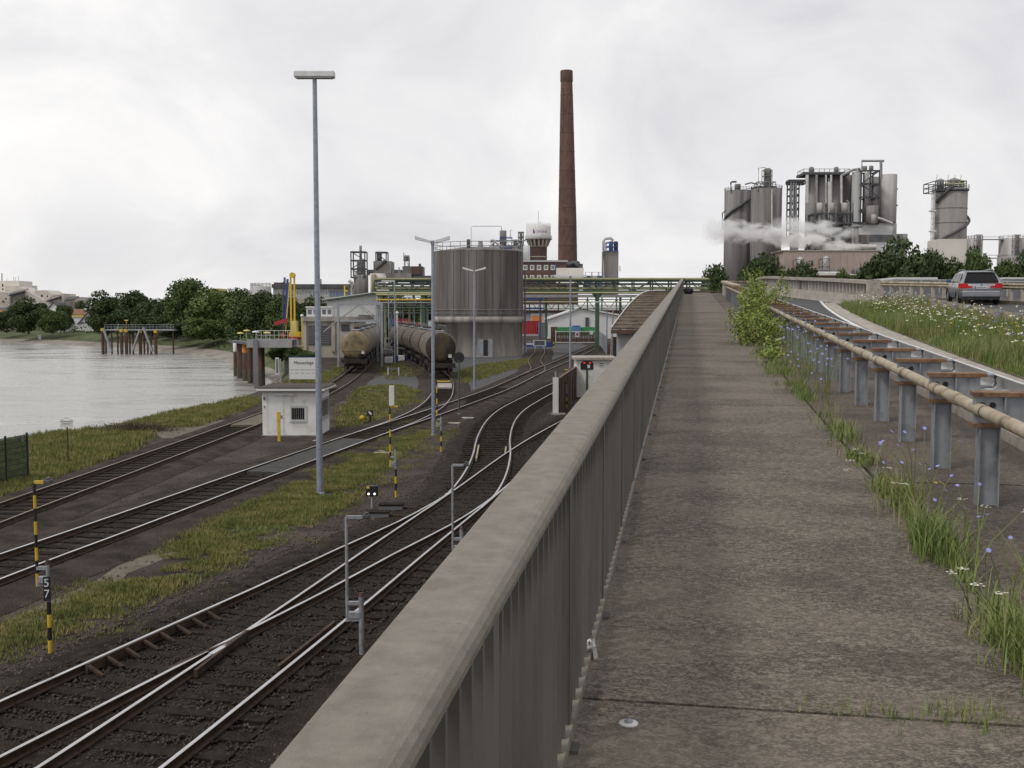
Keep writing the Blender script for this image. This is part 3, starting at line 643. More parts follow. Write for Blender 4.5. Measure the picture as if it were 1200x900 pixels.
# low turf sheets under the densest grass
def sheet(name, pxpoly, m, z):
    mb = MB(); mb.v = [tuple(G(*q, 0) + Vector((0, 0, z))) for q in pxpoly]; mb.f = [tuple(range(len(pxpoly)))]; mb.mi = [0]; mb.smooth = [False]
    o = mb.build(name, m); tag(o, kind='structure')
    if o.data.polygons[0].normal.z < 0: o.data.flip_normals()
sheet('turf', g2, 'turf', .004)
sheet('dirt_path', [(0, 752), (60, 720), (130, 690), (150, 672), (210, 648), (205, 640), (140, 662), (110, 682), (50, 708), (0, 732)], 'soil', .004)
sheet('dirt_path', [(178, 505), (215, 496), (268, 492), (302, 492), (300, 500), (240, 512), (190, 514)], 'soil', .008)
sheet('service_road', [(420, 452), (470, 430), (520, 410), (680, 402), (700, 410), (690, 425), (600, 445), (540, 462), (490, 470)], 'asphalt', .003)
# loose concrete plates beside the middle track
pl = [(385, 517, 1.4, .5), (430, 509, 1.2, .5), (548, 490, .8, .5), (352, 573, 1, .5), (332, 580, 1.1, .4), (525, 496, 1.3, .5), (498, 502, 1.0, .4), (438, 530, 2.2, .8)]
for k, (px, py, a, b) in enumerate(pl):
    p = G(px, py); mb = MB(); c, s_ = math.cos(-.25), math.sin(-.25)
    mb.add([(p.x + x * c - y * s_, p.y + x * s_ + y * c, z) for z in (-.02, .035) for x, y in ((-a / 2, -b / 2), (a / 2, -b / 2), (a / 2, b / 2), (-a / 2, b / 2))], BF)
    tag(mb.build('concrete_plate', 'kerb'), 'flat pale concrete plate lying in the gravel beside the tracks', 'plate', 'concrete plates along the tracks')

# ================================================================== YARD THINGS
def lamp_mast(label, base, H, kind, head_w, r=.09, az=0.):
    t = thing('lamp_mast', label, 'lamp mast', base, az)
    mb = MB(); mb.cyl((0, 0, 0), (0, 0, H), r, r * .62, 12); mb.build('pole', 'pole', t, True)
    mb = MB(); mb.cyl((0, 0, 0), (0, 0, .05), r * 1.5, r * 1.3, 10); mb.build('foot', 'galv', t, True)
    if kind == 'bar':
        mb = MB(); w = head_w / 2; mb.box(-w, w, -.16, .16, H, H + .2); mb.build('lamp_head', 'lamp', t, True, bevel=.03)
        mb = MB(); mb.box(-w + .06, w - .06, -.12, .12, H - .02, H - .002); mb.build('diffuser', 'plate', t, True)
    elif kind in ('wing', 'flat'):
        up = .22 if kind == 'wing' else .03
        for s in (-1, 1):
            mb = MB(); w = head_w / 2
            mb.add([(s * .08, -.1, H - .02), (s * .08, .1, H - .02), (s * w, .15, H + up * w - .03), (s * w, -.15, H + up * w - .03), (s * .08, -.1, H + .09), (s * .08, .1, H + .09), (s * w, .15, H + up * w + .13), (s * w, -.15, H + up * w + .13)], BF)
            mb.build('lamp_head', 'lamp', t, True)
        mb = MB(); mb.cyl((0, 0, H - .1), (0, 0, H + .1), r * .9, r * .9, 8); mb.build('cap', 'pole', t, True)
    return t
lamp_mast('tall grey lamp mast with one flat bar lamp, standing before the white hut', G(375, 578), 13.35, 'bar', 1.28, .112)
lamp_mast('lamp mast with two raised wing lamps in front of the right tank train', G(508, 510), 9.25, 'wing', 1.66, .1)
lamp_mast('lamp mast with two wing lamps in front of the big round tank', G(556, 455), 9.2, 'wing', 1.8, .1)
lamp_mast('lamp mast with two flat lamps beside the brown steel wall', G(668, 472), 8.25, 'flat', 2.1, .08)
t = thing('lamp_post', 'small single lamp on green grey post in front of the striped gate', 'lamp post', G(698, 413))
mb = MB(); mb.cyl((0, 0, 0), (0, 0, 7.6), .11, .09, 8); mb.build('pole', 'green', t, True); mb = MB(); mb.box(-.35, .75, -.2, .2, 7.6, 7.78); mb.build('lamp_head', 'lamp', t, True)
t = thing('lamp_post', 'flat lamp on blue grey post left of the brown barrel roof', 'lamp post', G(711, 416))
mb = MB(); mb.cyl((0, 0, 0), (0, 0, 6.6), .1, .08, 8); mb.build('pole', 'pole', t, True); mb = MB(); mb.box(-.1, 1.3, -.25, .25, 6.6, 6.8); mb.build('lamp_head', 'lamp', t, True)
mb = MB(); p = G(716, 419); mb.cyl(p, p + Vector((.25, 0, 6.3)), .12, .09, 8); tag(mb.build('signal_pole', 'rustpipe'), 'rusty white pole next to the blue grey lamp post', 'pole')

def tilt_lamp(label, base, hp, z0, z1, dx, striped, arm, kind='arm'):
    t = thing('tilting_lamp', label, 'track lamp', base)
    nb = 4
    def bands(x, a, b, r, n, first):
        for k in range(n):
            mb = MB(); mb.cyl((x, 0, a + (b - a) * k / n), (x, 0, a + (b - a) * (k + 1) / n), r, n=8)
            mb.build('band', ('yellow' if (k + first) % 2 == 0 else 'black'), t, True)
    if striped:
        bands(0, 0, hp * .58, .037, 4, 0); mb = MB(); mb.cyl((0, 0, hp * .58), (0, 0, hp), .035, n=8); mb.build('post', 'galv', t, True)
        bands(dx, z0, z1, .027, 8, 0)
    else:
        mb = MB(); mb.cyl((0, 0, 0), (0, 0, hp), .045, n=8); mb.build('post', 'galv', t, True)
        mb = MB(); mb.cyl((dx, 0, z0), (dx, 0, z1), .028, n=8); mb.build('pole', 'galv', t, True)
    mb = MB(); mb.cyl((0, 0, hp), (0, 0, hp + .07), .05, .03, 8); mb.build('post_cap', 'darkrust', t, True)
    for z in (z0 + .04, z0 + .32):
        mb = MB(); mb.box(min(dx, 0), max(dx, 0), -.03, .03, z - .03, z + .03); mb.build('bracket', 'galv', t, True)
    mb = MB(); mb.box(min(dx, 0) + .02, max(dx, 0) - .02, -.05, .05, z0 + .07, z0 + .17); mb.build('hinge_box', 'galv', t, True)
    if kind == 'arm':
        mb = MB(); mb.beam((dx, 0, z1), (dx + arm, 0, z1), .05, .05); mb.build('arm', 'yellow' if striped else 'galv', t, True)
        mb = MB(); q = dx + arm; mb.box(q - .02, q + .1, -.07, .07, z1 - .02, z1 + .05); mb.box(q + .01, q + .08, -.05, .05, z1 + .05, z1 + .085); mb.build('lamp_head', 'steeld', t, True, bevel=.015)
    else:
        mb = MB(); mb.beam((dx, 0, z1), (dx + .25, 0, z1), .05, .05); mb.build('arm', 'yellow', t, True)
        mb = MB(); mb.box(dx - .02, dx + .14, -.05, .05, z1 + .03, z1 + .66); mb.build('lamp_head', 'lamp', t, True, bevel=.01)
    return t
t57 = tilt_lamp('yellow and black striped track lamp with number plate on its post', G(59, 765), 1.56, 1.17, 2.98, -.185, True, .2)
mb = MB(); mb.box(-.06, .06, -.06, -.045, .93, 1.35); pl57 = mb.build('number_plate', 'black', t57, True)
for k, ch in enumerate('57'):
    me = text_mesh(ch, .2); o = link('numeral', me, 'plate', t57); o.location = (0, -.066, 1.24 - k * .19); o.rotation_euler = (math.pi / 2, 0, 0)
tilt_lamp('striped track lamp with a tall white lamp box, beyond the mast', G(464, 583), 1.57, .98, 2.92, -.17, True, .1, 'box')
tilt_lamp('striped track lamp between the tank train siding and the winged mast', G(517, 529), 1.5, 1.05, 3.0, -.17, True, .6)
tilt_lamp('grey track lamp on a right angled pole by the railing, nearest', G(424, 770), 1.05, .62, 2.42, -.24, False, .3)
tilt_lamp('grey track lamp by the double bend, farther along the railing', G(541, 668), .95, .4, 2.42, -.2, False, .27)
tilt_lamp('striped track lamp in front of the brown steel wall', G(664, 478), 1.5, .6, 2.4, -.16, True, .3)

# ground signal with two white lights
t = thing('ground_signal', 'low black signal with two white lights by the near turnout', 'signal', G(436, 596))
mb = MB(); mb.cyl((0, 0, 0), (0, 0, .42), .035, n=8); mb.build('post', 'galv', t, True)
mb = MB(); mb.box(-.18, .18, -.07, .1, .38, .7); mb.build('housing', 'black', t, True, bevel=.02)
for x in (-.09, .09): mb = MB(); mb.cyl((x, -.071, .46), (x, -.09, .46), .032, n=12); mb.build('light', 'whitelamp', t, True)
mb = MB(); mb.box(-.16, -.06, -.08, -.071, .62, .69); mb.build('reflector', 'yellow', t, True)
for lab, px, py, wd in (('olive point motor box nearest the ground signal', 443, 607, .66), ('olive point motor box behind the ground signal', 459, 598, .7)):
    t = thing('point_motor', lab, 'point motor', G(px, py))
    mb = MB(); mb.box(-wd / 2, wd / 2, -.16, .16, 0, .16); mb.build('case', 'dgrey', t, True, bevel=.02)
    mb = MB(); mb.box(-wd / 2 - .02, wd / 2 + .02, -.18, .18, .165, .21); mb.build('lid', 'sleeper', t, True, bevel=.01)
    mb = MB(); mb.cyl((wd / 2, 0, .08), (wd / 2 + 1.0, -.1, .08), .025, n=6); mb.build('throw_rod', 'rail', t, True)
# hand switch stand
t = thing('switch_stand', 'hand point lever with yellow weight and black indicator beside the middle track', 'point lever', G(434, 496))
mb = MB(); mb.box(-.25, .3, -.2, .2, 0, .08); mb.build('base', 'under', t, True)
mb = MB(); mb.cyl((0, 0, .05), (0, 0, .38), .05, n=8); mb.build('column', 'under', t, True)
mb = MB(); mb.box(-.16, .16, -.09, .09, .4, .72); mb.build('indicator', 'black', t, True, bevel=.02)
mb = MB(); mb.beam((-.07, -.095, .64), (.08, -.095, .48), .01, .1); mb.build('arrow', 'plate', t, True)
mb = MB(); mb.cyl((0, 0, .12), (-.42, 0, .3), .025, n=6); mb.build('lever', 'under', t, True)
mb = MB(); mb.lathe([(0, -.06), (.13, -.05), (.13, .05), (0, .06)], 14); mb.v = [(x - .45, z, y + .3) for x, y, z in mb.v]; mb.build('weight', 'yellow', t, True)
# round signal disc seen from behind
t = thing('disc_signal', 'round black disc signal on a thin green post before the right train', 'signal', G(538, 487))
mb = MB(); mb.cyl((0, 0, .1), (0, 0, 3.2), .05, n=8); mb.build('post', 'green', t, True)
mb = MB(); mb.cyl((0, 0, 0), (0, 0, .12), .16, .12, 10); mb.build('foot', 'conc', t, True)
mb = MB(); mb.cyl((0, -.03, 3.35), (0, .05, 3.35), .32, n=20); mb.build('disc', 'black', t, True)
# fence in the left foreground
t = thing('mesh_fence', 'dark green wire mesh fence panel with two posts at the left edge', 'fence', G(8, 568))
f0 = Vector((0, 0, 0)); f1 = G(33, 562) - G(8, 568); f2 = f0 - (f1 - f0).normalized() * 2.4
for p in (f0, f1, f2): mb = MB(); mb.box(p.x - .03, p.x + .03, p.y - .03, p.y + .03, 0, 1.68); mb.build('post', 'fence', t, True)
for a, b in ((f0, f1), (f2, f0)):
    mb = MB(); n = max(4, int((b - a).length / .05))
    for k in range(n + 1): q = a.lerp(b, k / n); mb.beam(q + Vector((0, 0, .05)), q + Vector((0, 0, 1.6)), .016, .016)
    for k in range(9): z = .05 + k * .194; mb.beam(a + Vector((0, 0, z)), b + Vector((0, 0, z)), .018, .018)
    mb.build('mesh_panel', 'fence', t, True)
q = f0.lerp(f1, .72); mb = MB(); mb.box(q.x - .1, q.x + .1, q.y - .03, q.y - .015, 1.4, 1.56); mb.build('plate', 'dgrey', t, True)
# small sign on a post
t = thing('sign_post', 'small white notice on a thin post at the river edge', 'sign', G(80, 545))
mb = MB(); mb.cyl((0, 0, 0), (0, 0, 1.5), .03, n=8); mb.build('post', 'bark', t, True)
mb = MB(); mb.box(-.24, .24, -.05, -.035, 1.48, 1.76); sg = mb.build('board', 'plate', t, True); mb = MB(); mb.box(-.24, .24, -.053, -.0505, 1.69, 1.71); mb.box(-.17, .17, -.053, -.0505, 1.6, 1.625); mb.build('lettering', 'dgrey', sg, True)
mb = MB(); mb.beam((-.24, -.03, 1.76), (0, -.03, 1.84), .02, .012); mb.beam((.24, -.03, 1.76), (0, -.03, 1.84), .02, .012); mb.build('ridge', 'dgrey', t, True)

# ------------------------------------------------------------------ white hut
hx0, hx1, hy0, hy1 = -11.97, -9.25, 48.9, 51.6; HZ = 2.16
hut = thing('signal_hut', 'small white hut with flat dark roof and barred windows beside the tracks', 'hut', ((hx0 + hx1) / 2, hy0, 0))
mb = MB(); mb.box(hx0, hx1, hy0, hy1, -.02, HZ); mb.build('wall', 'hutwhite', hut)
mb = MB(); mb.box(hx0 - .16, hx1 + .3, hy0 - .3, hy1 + .2, HZ + .1, HZ + .2); mb.build('roof', 'roof', hut)
mb = MB(); mb.box(hx0 - .19, hx1 + .33, hy0 - .33, hy0 - .302, HZ + .04, HZ + .14); mb.box(hx1 + .302, hx1 + .33, hy0 - .3, hy1 + .2, HZ + .04, HZ + .14); mb.build('fascia', 'plate', hut)
mb = MB(); mb.box(hx0 - .1, hx1 + .25, hy0 - .25, hy1 + .15, HZ + .002, HZ + .098); mb.build('soffit', 'greyb', hut)
mb = MB(); mb.box(hx0 + .6, hx0 + 1.55, hy0 - .14, hy0 - .01, HZ - .19, HZ - .1); mb.build('tube_lamp', 'lamp', hut)
mb = MB(); mb.box(hx0 + .27, hx0 + 1.02, hy0 - .02, hy0 - .003, .02, 2.0); dr = mb.build('door', 'hutwhite', hut); mb = MB(); mb.box(hx0 + .9, hx0 + .95, hy0 - .06, hy0 - .021, .88, 1.0); mb.build('handle', 'dgrey', dr)
mb = MB(); mb.box(hx0 + .25, hx0 + .268, hy0 - .015, hy0 - .001, 0, 1.98); mb.build('door_frame', 'greyb', hut)
def hut_window(ax, a0, a1, z0, z1, c, nb):
    mb = MB()
    def bx(p0, p1, q0, q1, d0, d1):
        if ax == 'x': mb.box(p0, p1, c - d1, c - d0, q0, q1)
        else: mb.box(c + d0, c + d1, p0, p1, q0, q1)
    bx(a0 - .1, a0, z0 - .1, z1 + .1, .002, .05); bx(a1, a1 + .1, z0 - .1, z1 + .1, .002, .05); bx(a0, a1, z1, z1 + .1, .002, .05); bx(a0, a1, z0 - .1, z0, .002, .05)
    wn = mb.build('window', 'shiny', hut); mb = MB(); bx(a0 - .001, a1 + .001, z0 - .001, z1 + .001, .001, .012); mb.build('pane', 'glass', wn)
    for k in range(nb):
        mb = MB(); q = a0 - .06 + (a1 - a0 + .12) * (k + .5) / nb; bx(q - .005, q + .005, z0 - .14, z1 + .14, .08, .09); mb.build('bar', 'steelm', wn)
    for z in (z0 - .14, z1 + .13):
        mb = MB(); bx(a0 - .12, a1 + .12, z, z + .016, .0965, .11); mb.build('bar', 'greyb', wn)
hut_window('x', hx0 + 1.4, hx0 + 2.02, .8, 1.36, hy0, 8); hut_window('y', hy0 + .5, hy0 + 2.3, .85, 1.65, hx1, 14)
for k, x in enumerate((.1, .55)):
    mb = MB(); mb.box(hx1 + .04, hx1 + .3, hy0 + x, hy0 + x + .2, HZ - .16 - .0, HZ - .03); mb.build('flood_lamp', 'lamp', hut)
mb = MB(); mb.box(hx0 + .06, hx0 + .14, hy0 - .05, hy0 - .002, 1.76, 1.88); mb.box(hx0 + .08, hx0 + .12, hy0 - .04, hy0 - .002, 1.38, 1.46); mb.build('socket', 'dgrey', hut)
mb = MB(); mb.box(hx0 - .1, hx1 + .1, hy0 - .12, hy0 - .002, -.05, .05); mb.build('plinth', 'conc', hut)
t = thing('marker_post', 'yellow marker post in front of the white hut door', 'post', G(327, 517))
mb = MB(); mb.box(-.06, .06, -.05, .05, 0, 1.35); mb.build('shaft', 'yellow', t, True); mb = MB(); mb.box(-.075, .075, -.065, .065, .95, 1.352); mb.build('sleeve', 'yellow', t, True)

# sign board "Messanlage"
t = thing('sign_board', 'white sign board with two legs and dark heading, standing behind the hut', 'sign', G(341, 452))
def on(px, py, Y=84.5): p = at(px, py, Y); return p
a, b = on(342, 418.5), on(374, 443.5); yb = t.location.y
mb = MB(); mb.box(a.x, b.x, yb - .04, yb, b.z, a.z); bd = mb.build('board', 'plate', t)
for x in (a.x - .06, b.x + .02): mb = MB(); mb.box(x, x + .06, yb - .02, yb + .04, 0, a.z + .02); mb.build('leg', 'galv', t)
mb = MB(); mb.box(a.x, b.x, yb - .045, yb + .005, a.z + .002, a.z + .06); mb.build('top_edge', 'blue', t)
me = text_mesh('Messanlage', .36); o = link('lettering', me, 'black', bd); o.location = ((a.x + b.x) / 2 - t.location.x + .05, -.05, a.z - .42); o.rotation_euler = (math.pi / 2, 0, 0)
for k, (x0, x1) in enumerate(((.08, .3), (.38, .78), (.88, 1.25), (1.32, 1.7), (1.8, 2.1))):
    mb = MB(); mb.box(a.x + x0, a.x + x1, yb - .046, yb - .041, a.z - 1.03, a.z - .96); mb.box(a.x + x0 + .05, a.x + x1 - .03, yb - .046, yb - .041, a.z - 1.3, a.z - 1.24); mb.build('small_print', 'greyb', bd)
t = thing('sign_post', 'narrow framed sign on a grey post left of the white sign board', 'sign', G(329, 452))
mb = MB(); mb.cyl((0, 0, 0), (0, 0, 2.2), .06, n=8); mb.build('post', 'galv', t, True); mb = MB(); mb.box(-.4, -.12, -.04, .02, .95, 2.3); mb.build('frame', 'lamp', t, True); mb = MB(); mb.box(-.34, -.18, -.06, -.041, 1.05, 2.2); mb.build('panel', 'dgrey', t, True)

# ------------------------------------------------------------------ tank wagons
def make_wagon(endmat):
    t = thing('tank_wagon', 'x', 'tank wagon'); Rr = 1.36; zc = 2.62; y0, y1 = .95, 11.85
    def ylathe(prof, n=28):
        mb = MB(); mb.lathe(prof, n); mb.v = [(x, z, y + zc) for x, y, z in mb.v]; return mb
    ylathe([(Rr, y0 + .35), (Rr, y1 - .35)]).build('tank_shell', 'tanksteel', t, True)
    for s, ye in ((1, y0), (-1, y1)):
        ylathe([(Rr - .001, ye + s * .35), (Rr * .985, ye + s * .24), (Rr * .9, ye + s * .1), (Rr * .7, ye + s * .03), (Rr * .35, ye), (0, ye - s * .01)]).build('tank_end', endmat, t, True)
    for k in range(8):
        yy = y0 + .5 + k * (y1 - y0 - 1.0) / 7; ylathe([(Rr + .002, yy - .07), (Rr + .06, yy - .06), (Rr + .06, yy + .06), (Rr + .002, yy + .07)]).build('ring', 'ringp', t, True)
    mb = MB(); mb.box(-1.0, -.7, .6, 12.2, .95, 1.2); mb.box(.7, 1.0, .6, 12.2, .95, 1.2); mb.box(-1.25, 1.25, .5, .75, .85, 1.25); mb.box(-1.25, 1.25, 12.05, 12.3, .85, 1.25)
    for yy in (2.4, 10.4): mb.box(-1.15, 1.15, yy - .2, yy + .2, 1.0, 1.55)
    mb.build('underframe', 'under', t, True)
    for yy in (2.4, 10.4):
        mb = MB()
        for s in (-1, 1): mb.box(s * .98 - .06, s * .98 + .06, yy - 1.25, yy + 1.25, .45, .75)
        mb.box(-.95, .95, yy - .2, yy + .2, .5, .85); bg_ = mb.build('bogie', 'under', t, True)
        for dy in (-.9, .9):
            for s in (-1, 1): mb = MB(); mb.cyl((s * .69, yy + dy, .66), (s * .82, yy + dy, .66), .46, n=18); mb.build('wheel', 'rail', bg_, True)
    for ye, s in ((.5, -1), (12.3, 1)):
        for x in (-.875, .875): mb = MB(); mb.cyl((x, ye, 1.06), (x, ye + s * .38, 1.06), .09, n=8); mb.cyl((x, ye + s * .38, 1.06), (x, ye + s * .44, 1.06), .23, n=14); mb.build('buffer', 'under', t, True)
        mb = MB(); mb.box(-1.25, -.95, ye - .3, ye, .45, .5); mb.box(.95, 1.25, ye - .3, ye, .45, .5); mb.tube([(-1.2, ye, 1.2), (-1.2, ye, 2.0), (1.2, ye, 2.0), (1.2, ye, 1.2)], .02, 5); mb.build('end_rail', 'under', t, True)
    mb = MB(); mb.box(-.45, .45, y0 + .7, y1 - .7, zc + Rr + .1, zc + Rr + .14)
    for k in range(9): yy = y0 + .8 + k * 1.15; mb.box(-.4, .4, yy, yy + .05, zc + Rr - .05, zc + Rr + .1)
    mb.build('walkway', 'galv', t, True)
    for yy in (4.6, 6.4, 8.2): mb = MB(); mb.cyl((0, yy, zc + Rr - .1), (0, yy, zc + Rr + .3), .3, n=14); mb.cyl((0, yy, zc + Rr + .3), (0, yy, zc + Rr + .36), .34, n=14); mb.build('manhole', 'tanksteel', t, True)
    mb = MB()
    for x in (-.5, .5):
        mb.tube([(x, y0 + .7, zc + Rr + .6), (x, y1 - .7, zc + Rr + .6)], .018, 5)
        for k in range(5): yy = y0 + .7 + k * 2.37; mb.tube([(x, yy, zc + Rr + .1), (x, yy, zc + Rr + .6)], .018, 5)
    mb.build('handrail', 'galv', t, True)
    mb = MB()
    for x in (1.2, 1.55):
        mb.tube([(x, 6.3 + (.25 if x > 1.3 else -.2), 1.0), (.6, 6.3 + (.25 if x > 1.3 else -.2), zc + Rr + .1)], .02, 5)
    for k in range(8): f = k / 8; xx = 1.38 + (.6 - 1.38) * f; mb.tube([(xx, 6.1, 1.0 + 3 * f), (xx, 6.55, 1.0 + 3 * f)], .015, 4)
    mb.build('ladder', 'galv', t, True)
    mb = MB(); mb.box(-.4, .4, 5.8, 6.6, .55, .95); mb.cyl((-.9, 6.2, .8), (.9, 6.2, .8), .12, n=8); mb.build('outlet_valve', 'under', t, True)
    mb = MB(); mb.box(-.9, -.6, y0 + .04, y0 + .06, 1.75, 2.05) ; mb.v = [(x + 1.55, y - .08, z) for x, y, z in mb.v]; mb.build('placard', 'plate', t, True)
    return t
def place_train(path, ystart, n, proto, labels, group):
    acc = 0; cum = [0]
    for a, b in zip(path, path[1:]): acc += (b - a).length; cum.append(acc)
    s0 = next(c for c, p in zip(cum, path) if p.y >= ystart)
    def pt(s):
        for i in range(len(path) - 1):
            if cum[i + 1] >= s: return path[i].lerp(path[i + 1], (s - cum[i]) / (cum[i + 1] - cum[i]))
        return path[-1]
    for k in range(n):
        a, b = pt(s0 + k * 12.85), pt(s0 + k * 12.85 + 12.8); rz = math.atan2(-(b - a).x, (b - a).y)
        if k == 0: proto.location = (a.x, a.y, .21); proto.rotation_euler = (0, 0, rz); tag(proto, labels[0], group=group)
        else: dup(proto, (a.x, a.y, .21), rz, labels[k], group)
place_train(pA, 99, 4, make_wagon('tankend'), ['tank wagon with golden domed end, nearest in the left train', 'second tank wagon of the left train', 'third tank wagon of the left train', 'farthest tank wagon of the left train'], 'wagons of the left train')
place_train(pR, 89.5, 5, make_wagon('tanksteel'), ['brown tank wagon at the near end of the right train', 'second tank wagon of the right train', 'third tank wagon of the right train', 'fourth tank wagon of the right train', 'farthest tank wagon of the right train'], 'wagons of the right train')

# ------------------------------------------------------------------ the big round tank
TX, TY, TRr = -4.8, 146., 6.38
tk = thing('storage_tank', 'big round dark tank with railings and grey doors behind the tank trains', 'tank', (TX, TY, 0))
mb = MB(); mb.lathe([(TRr - .12, -.1), (TRr - .12, 4.6), (TRr + .12, 4.62), (TRr + .12, 5.45), (TRr - .02, 5.5)], 56, (TX, TY, 0)); mb.build('plinth', 'conc', tk)
for k in range(36):
    a0 = 2 * math.pi * k / 36; mb = MB(); r_ = TRr + random.uniform(-.02, .02)
    mb.lathe([(r_ - .1, 5.5), (r_, 5.52), (r_, 14.4), (r_ - .1, 14.42)], 3, (TX, TY, 0), a0 + .004, a0 + 2 * math.pi / 36 - .004, sm=False); mb.build('cladding_panel', 'siloc', tk)
mb = MB(); mb.lathe([(TRr - .1, 5.4), (TRr - .1, 14.35), (TRr + .05, 14.5), (TRr - .1, 14.62), (2, 15.25), (0, 15.3)], 48, (TX, TY, 0)); mb.build('roof', 'siloc', tk)
def ring_rail(par, c, r, z, h, n, rad, m, name='railing'):
    mb = MB()
    for k in range(n):
        a = 2 * math.pi * k / n; x, y = c[0] + r * math.cos(a), c[1] + r * math.sin(a); mb.cyl((x, y, z), (x, y, z + h), rad, n=5)
    for f in (.5, 1.0):
        pts = [(c[0] + r * math.cos(2 * math.pi * k / 40), c[1] + r * math.sin(2 * math.pi * k / 40), z + h * f) for k in range(41)]; mb.tube(pts, rad, 5)
    return mb.build(name, m, par)
ring_rail(tk, (TX, TY), TRr - .05, 14.55, 1.15, 26, .045, 'steelm'); ring_rail(tk, (TX, TY), TRr + .1, 5.45, 1.0, 24, .03, 'steelm')
mb = MB(); mb.cyl((TX - 1.2, TY - 4, 14.6), (TX - 1.2, TY - 4, 16.1), .25, n=8); mb.build('vent', 'steeld', tk); mb = MB(); mb.cyl((TX + .4, TY - 2, 14.8), (TX + .4, TY - 2, 16), .4, .3, 10); mb.build('vent', 'steelm', tk)
mb = MB(); yf = TY - TRr
mb.box(TX + .1, TX + .9, yf - .02, yf + .3, 0, 2.4); d1 = mb.build('door', 'galv', tk)
mb = MB(); mb.box(TX + 1.5, TX + 2.15, yf + .05, yf + .4, 0, 2.4); mb.build('door', 'galv', tk)
mb = MB(); mb.box(TX + .9, TX + 1.5, yf + .0, yf + .3, 0, 2.3); mb.build('doorway', 'black', tk)
mb = MB(); mb.box(TX - .1, TX + 2.3, yf - .35, yf - .03, -.05, .12); mb.build('step', 'conc', tk)
mb = MB(); pts = [at(552, 290, 150), at(552, 266, 150), at(554, 265, 150), at(586, 265, 150), at(588, 266, 150), at(588, 290, 150)]; mb.tube(pts, .06, 6); mb.build('overhead_pipe', 'pipel', tk)
mb = MB(); mb.cyl((TX + TRr + .25, TY - 1, 0), (TX + TRr + .25, TY - 1, 12), .1, n=8); mb.build('down_pipe', 'siloc', tk)

# ------------------------------------------------------------------ loading gantry over the left track
ga = thing('loading_gantry', 'grey steel portal frame spanning the left tank train', 'gantry', at(421, 428, 112)); ga.location.z = 0
for Yk in (112., 124.):
    xl, xr = at(396.5, 400, 112).x - (Yk - 112) * .17, at(447.5, 400, 112).x - (Yk - 112) * .17; zt = 7.1
    for x in (xl, xr): mb = MB(); mb.box(x - .12, x + .12, Yk - .12, Yk + .12, 0, zt); mb.build('leg', 'galv', ga)
    mb = MB(); mb.box(xl + .12, xr - .12, Yk - .09, Yk + .09, zt - .2, zt - .02); mb.build('top_beam', 'galv', ga)
    mb = MB(); mb.box(xl + .12, xr - .12, Yk - .09, Yk + .09, 5.0, 5.16); mb.build('lower_beam', 'galv', ga)
    xm = (xl + xr) / 2
    for a_, b_ in (((xl + .1, Yk, 5.2), (xm, Yk, zt - .25)), ((xm, Yk, zt - .25), (xr - .1, Yk, 5.2)), ((xl, Yk, 5.2), (xl - 1.6, Yk, 3.9))): mb = MB(); mb.beam(a_, b_, .09, .09); mb.build('brace', 'rustpipe' if Yk > 120 else 'galv', ga)
for px in (396.5, 447.5): mb = MB(); x = at(px, 400, 112).x; mb.beam((x, 112.1, 7.02), (x - 2.04, 123.9, 7.02), .14, .14); mb.build('side_beam', 'galv', ga)
def thin_post(label, px, py, H, r, m, head=None, name='pipe_post'):
    p = G(px, py); t = thing(name, label, 'post', p); mb = MB(); mb.cyl((0, 0, 0), (0, 0, H), r, r * .85, 8); mb.build('shaft', m, t, True)
    if head == 'globe': mb = MB(); mb.lathe([(0, -.2), (.14, -.14), (.2, 0), (.14, .14), (0, .2)], 10, (0, 0, H + .18)); mb.build('globe', 'plate', t, True)
    if head == 'arm': mb = MB(); mb.box(-1.5, .05, -.1, .1, H, H + .14); mb.build('lamp_head', 'lamp', t, True)
    return t
thin_post('tall thin lamp post with one left arm between the two trains', 463, 427, 9.6, .09, 'pole', 'arm', 'lamp_post')
thin_post('second thin lamp post with left arm, behind the gantry', 456, 422, 8.8, .08, 'pole', 'arm', 'lamp_post')
thin_post('short pole with white globe lamp between the trains', 466, 425, 5.8, .1, 'galvl', 'globe', 'lamp_post')
for k, (px, py) in enumerate(((459, 420), (470, 418))):
    t = thing('filling_point', ['small loading pump with blue drum beside the left train', 'small loading pump near the right train'][k], 'pump', G(px - 3 if k == 0 else px, py + 5))
    mb = MB(); mb.box(-.5, .5, -.4, .4, 0, .7); mb.build('cabinet', 'hutwhite', t, True, bevel=.03); mb = MB(); mb.tube([(-.4, 0, .7), (-.4, 0, 1.6), (.4, 0, 1.6), (.4, 0, .2)], .06, 8); mb.build('pipe', 'galv', t, True); mb = MB(); mb.cyl((.8, 0, 0), (.8, 0, .85), .28, n=14); mb.build('drum', 'blue', t, True)
t = thing('track_hurdle', 'small low hurdle marker on the ground before the trains', 'hurdle', G(461, 440)); mb = MB(); mb.box(-.55, -.47, -.04, .04, 0, .75); mb.box(.47, .55, -.04, .04, 0, .75); mb.build('leg', 'lamp', t, True); mb = MB(); mb.box(-.47, .47, -.03, .03, .55, .72); mb.build('bar', 'dgrey', t, True)

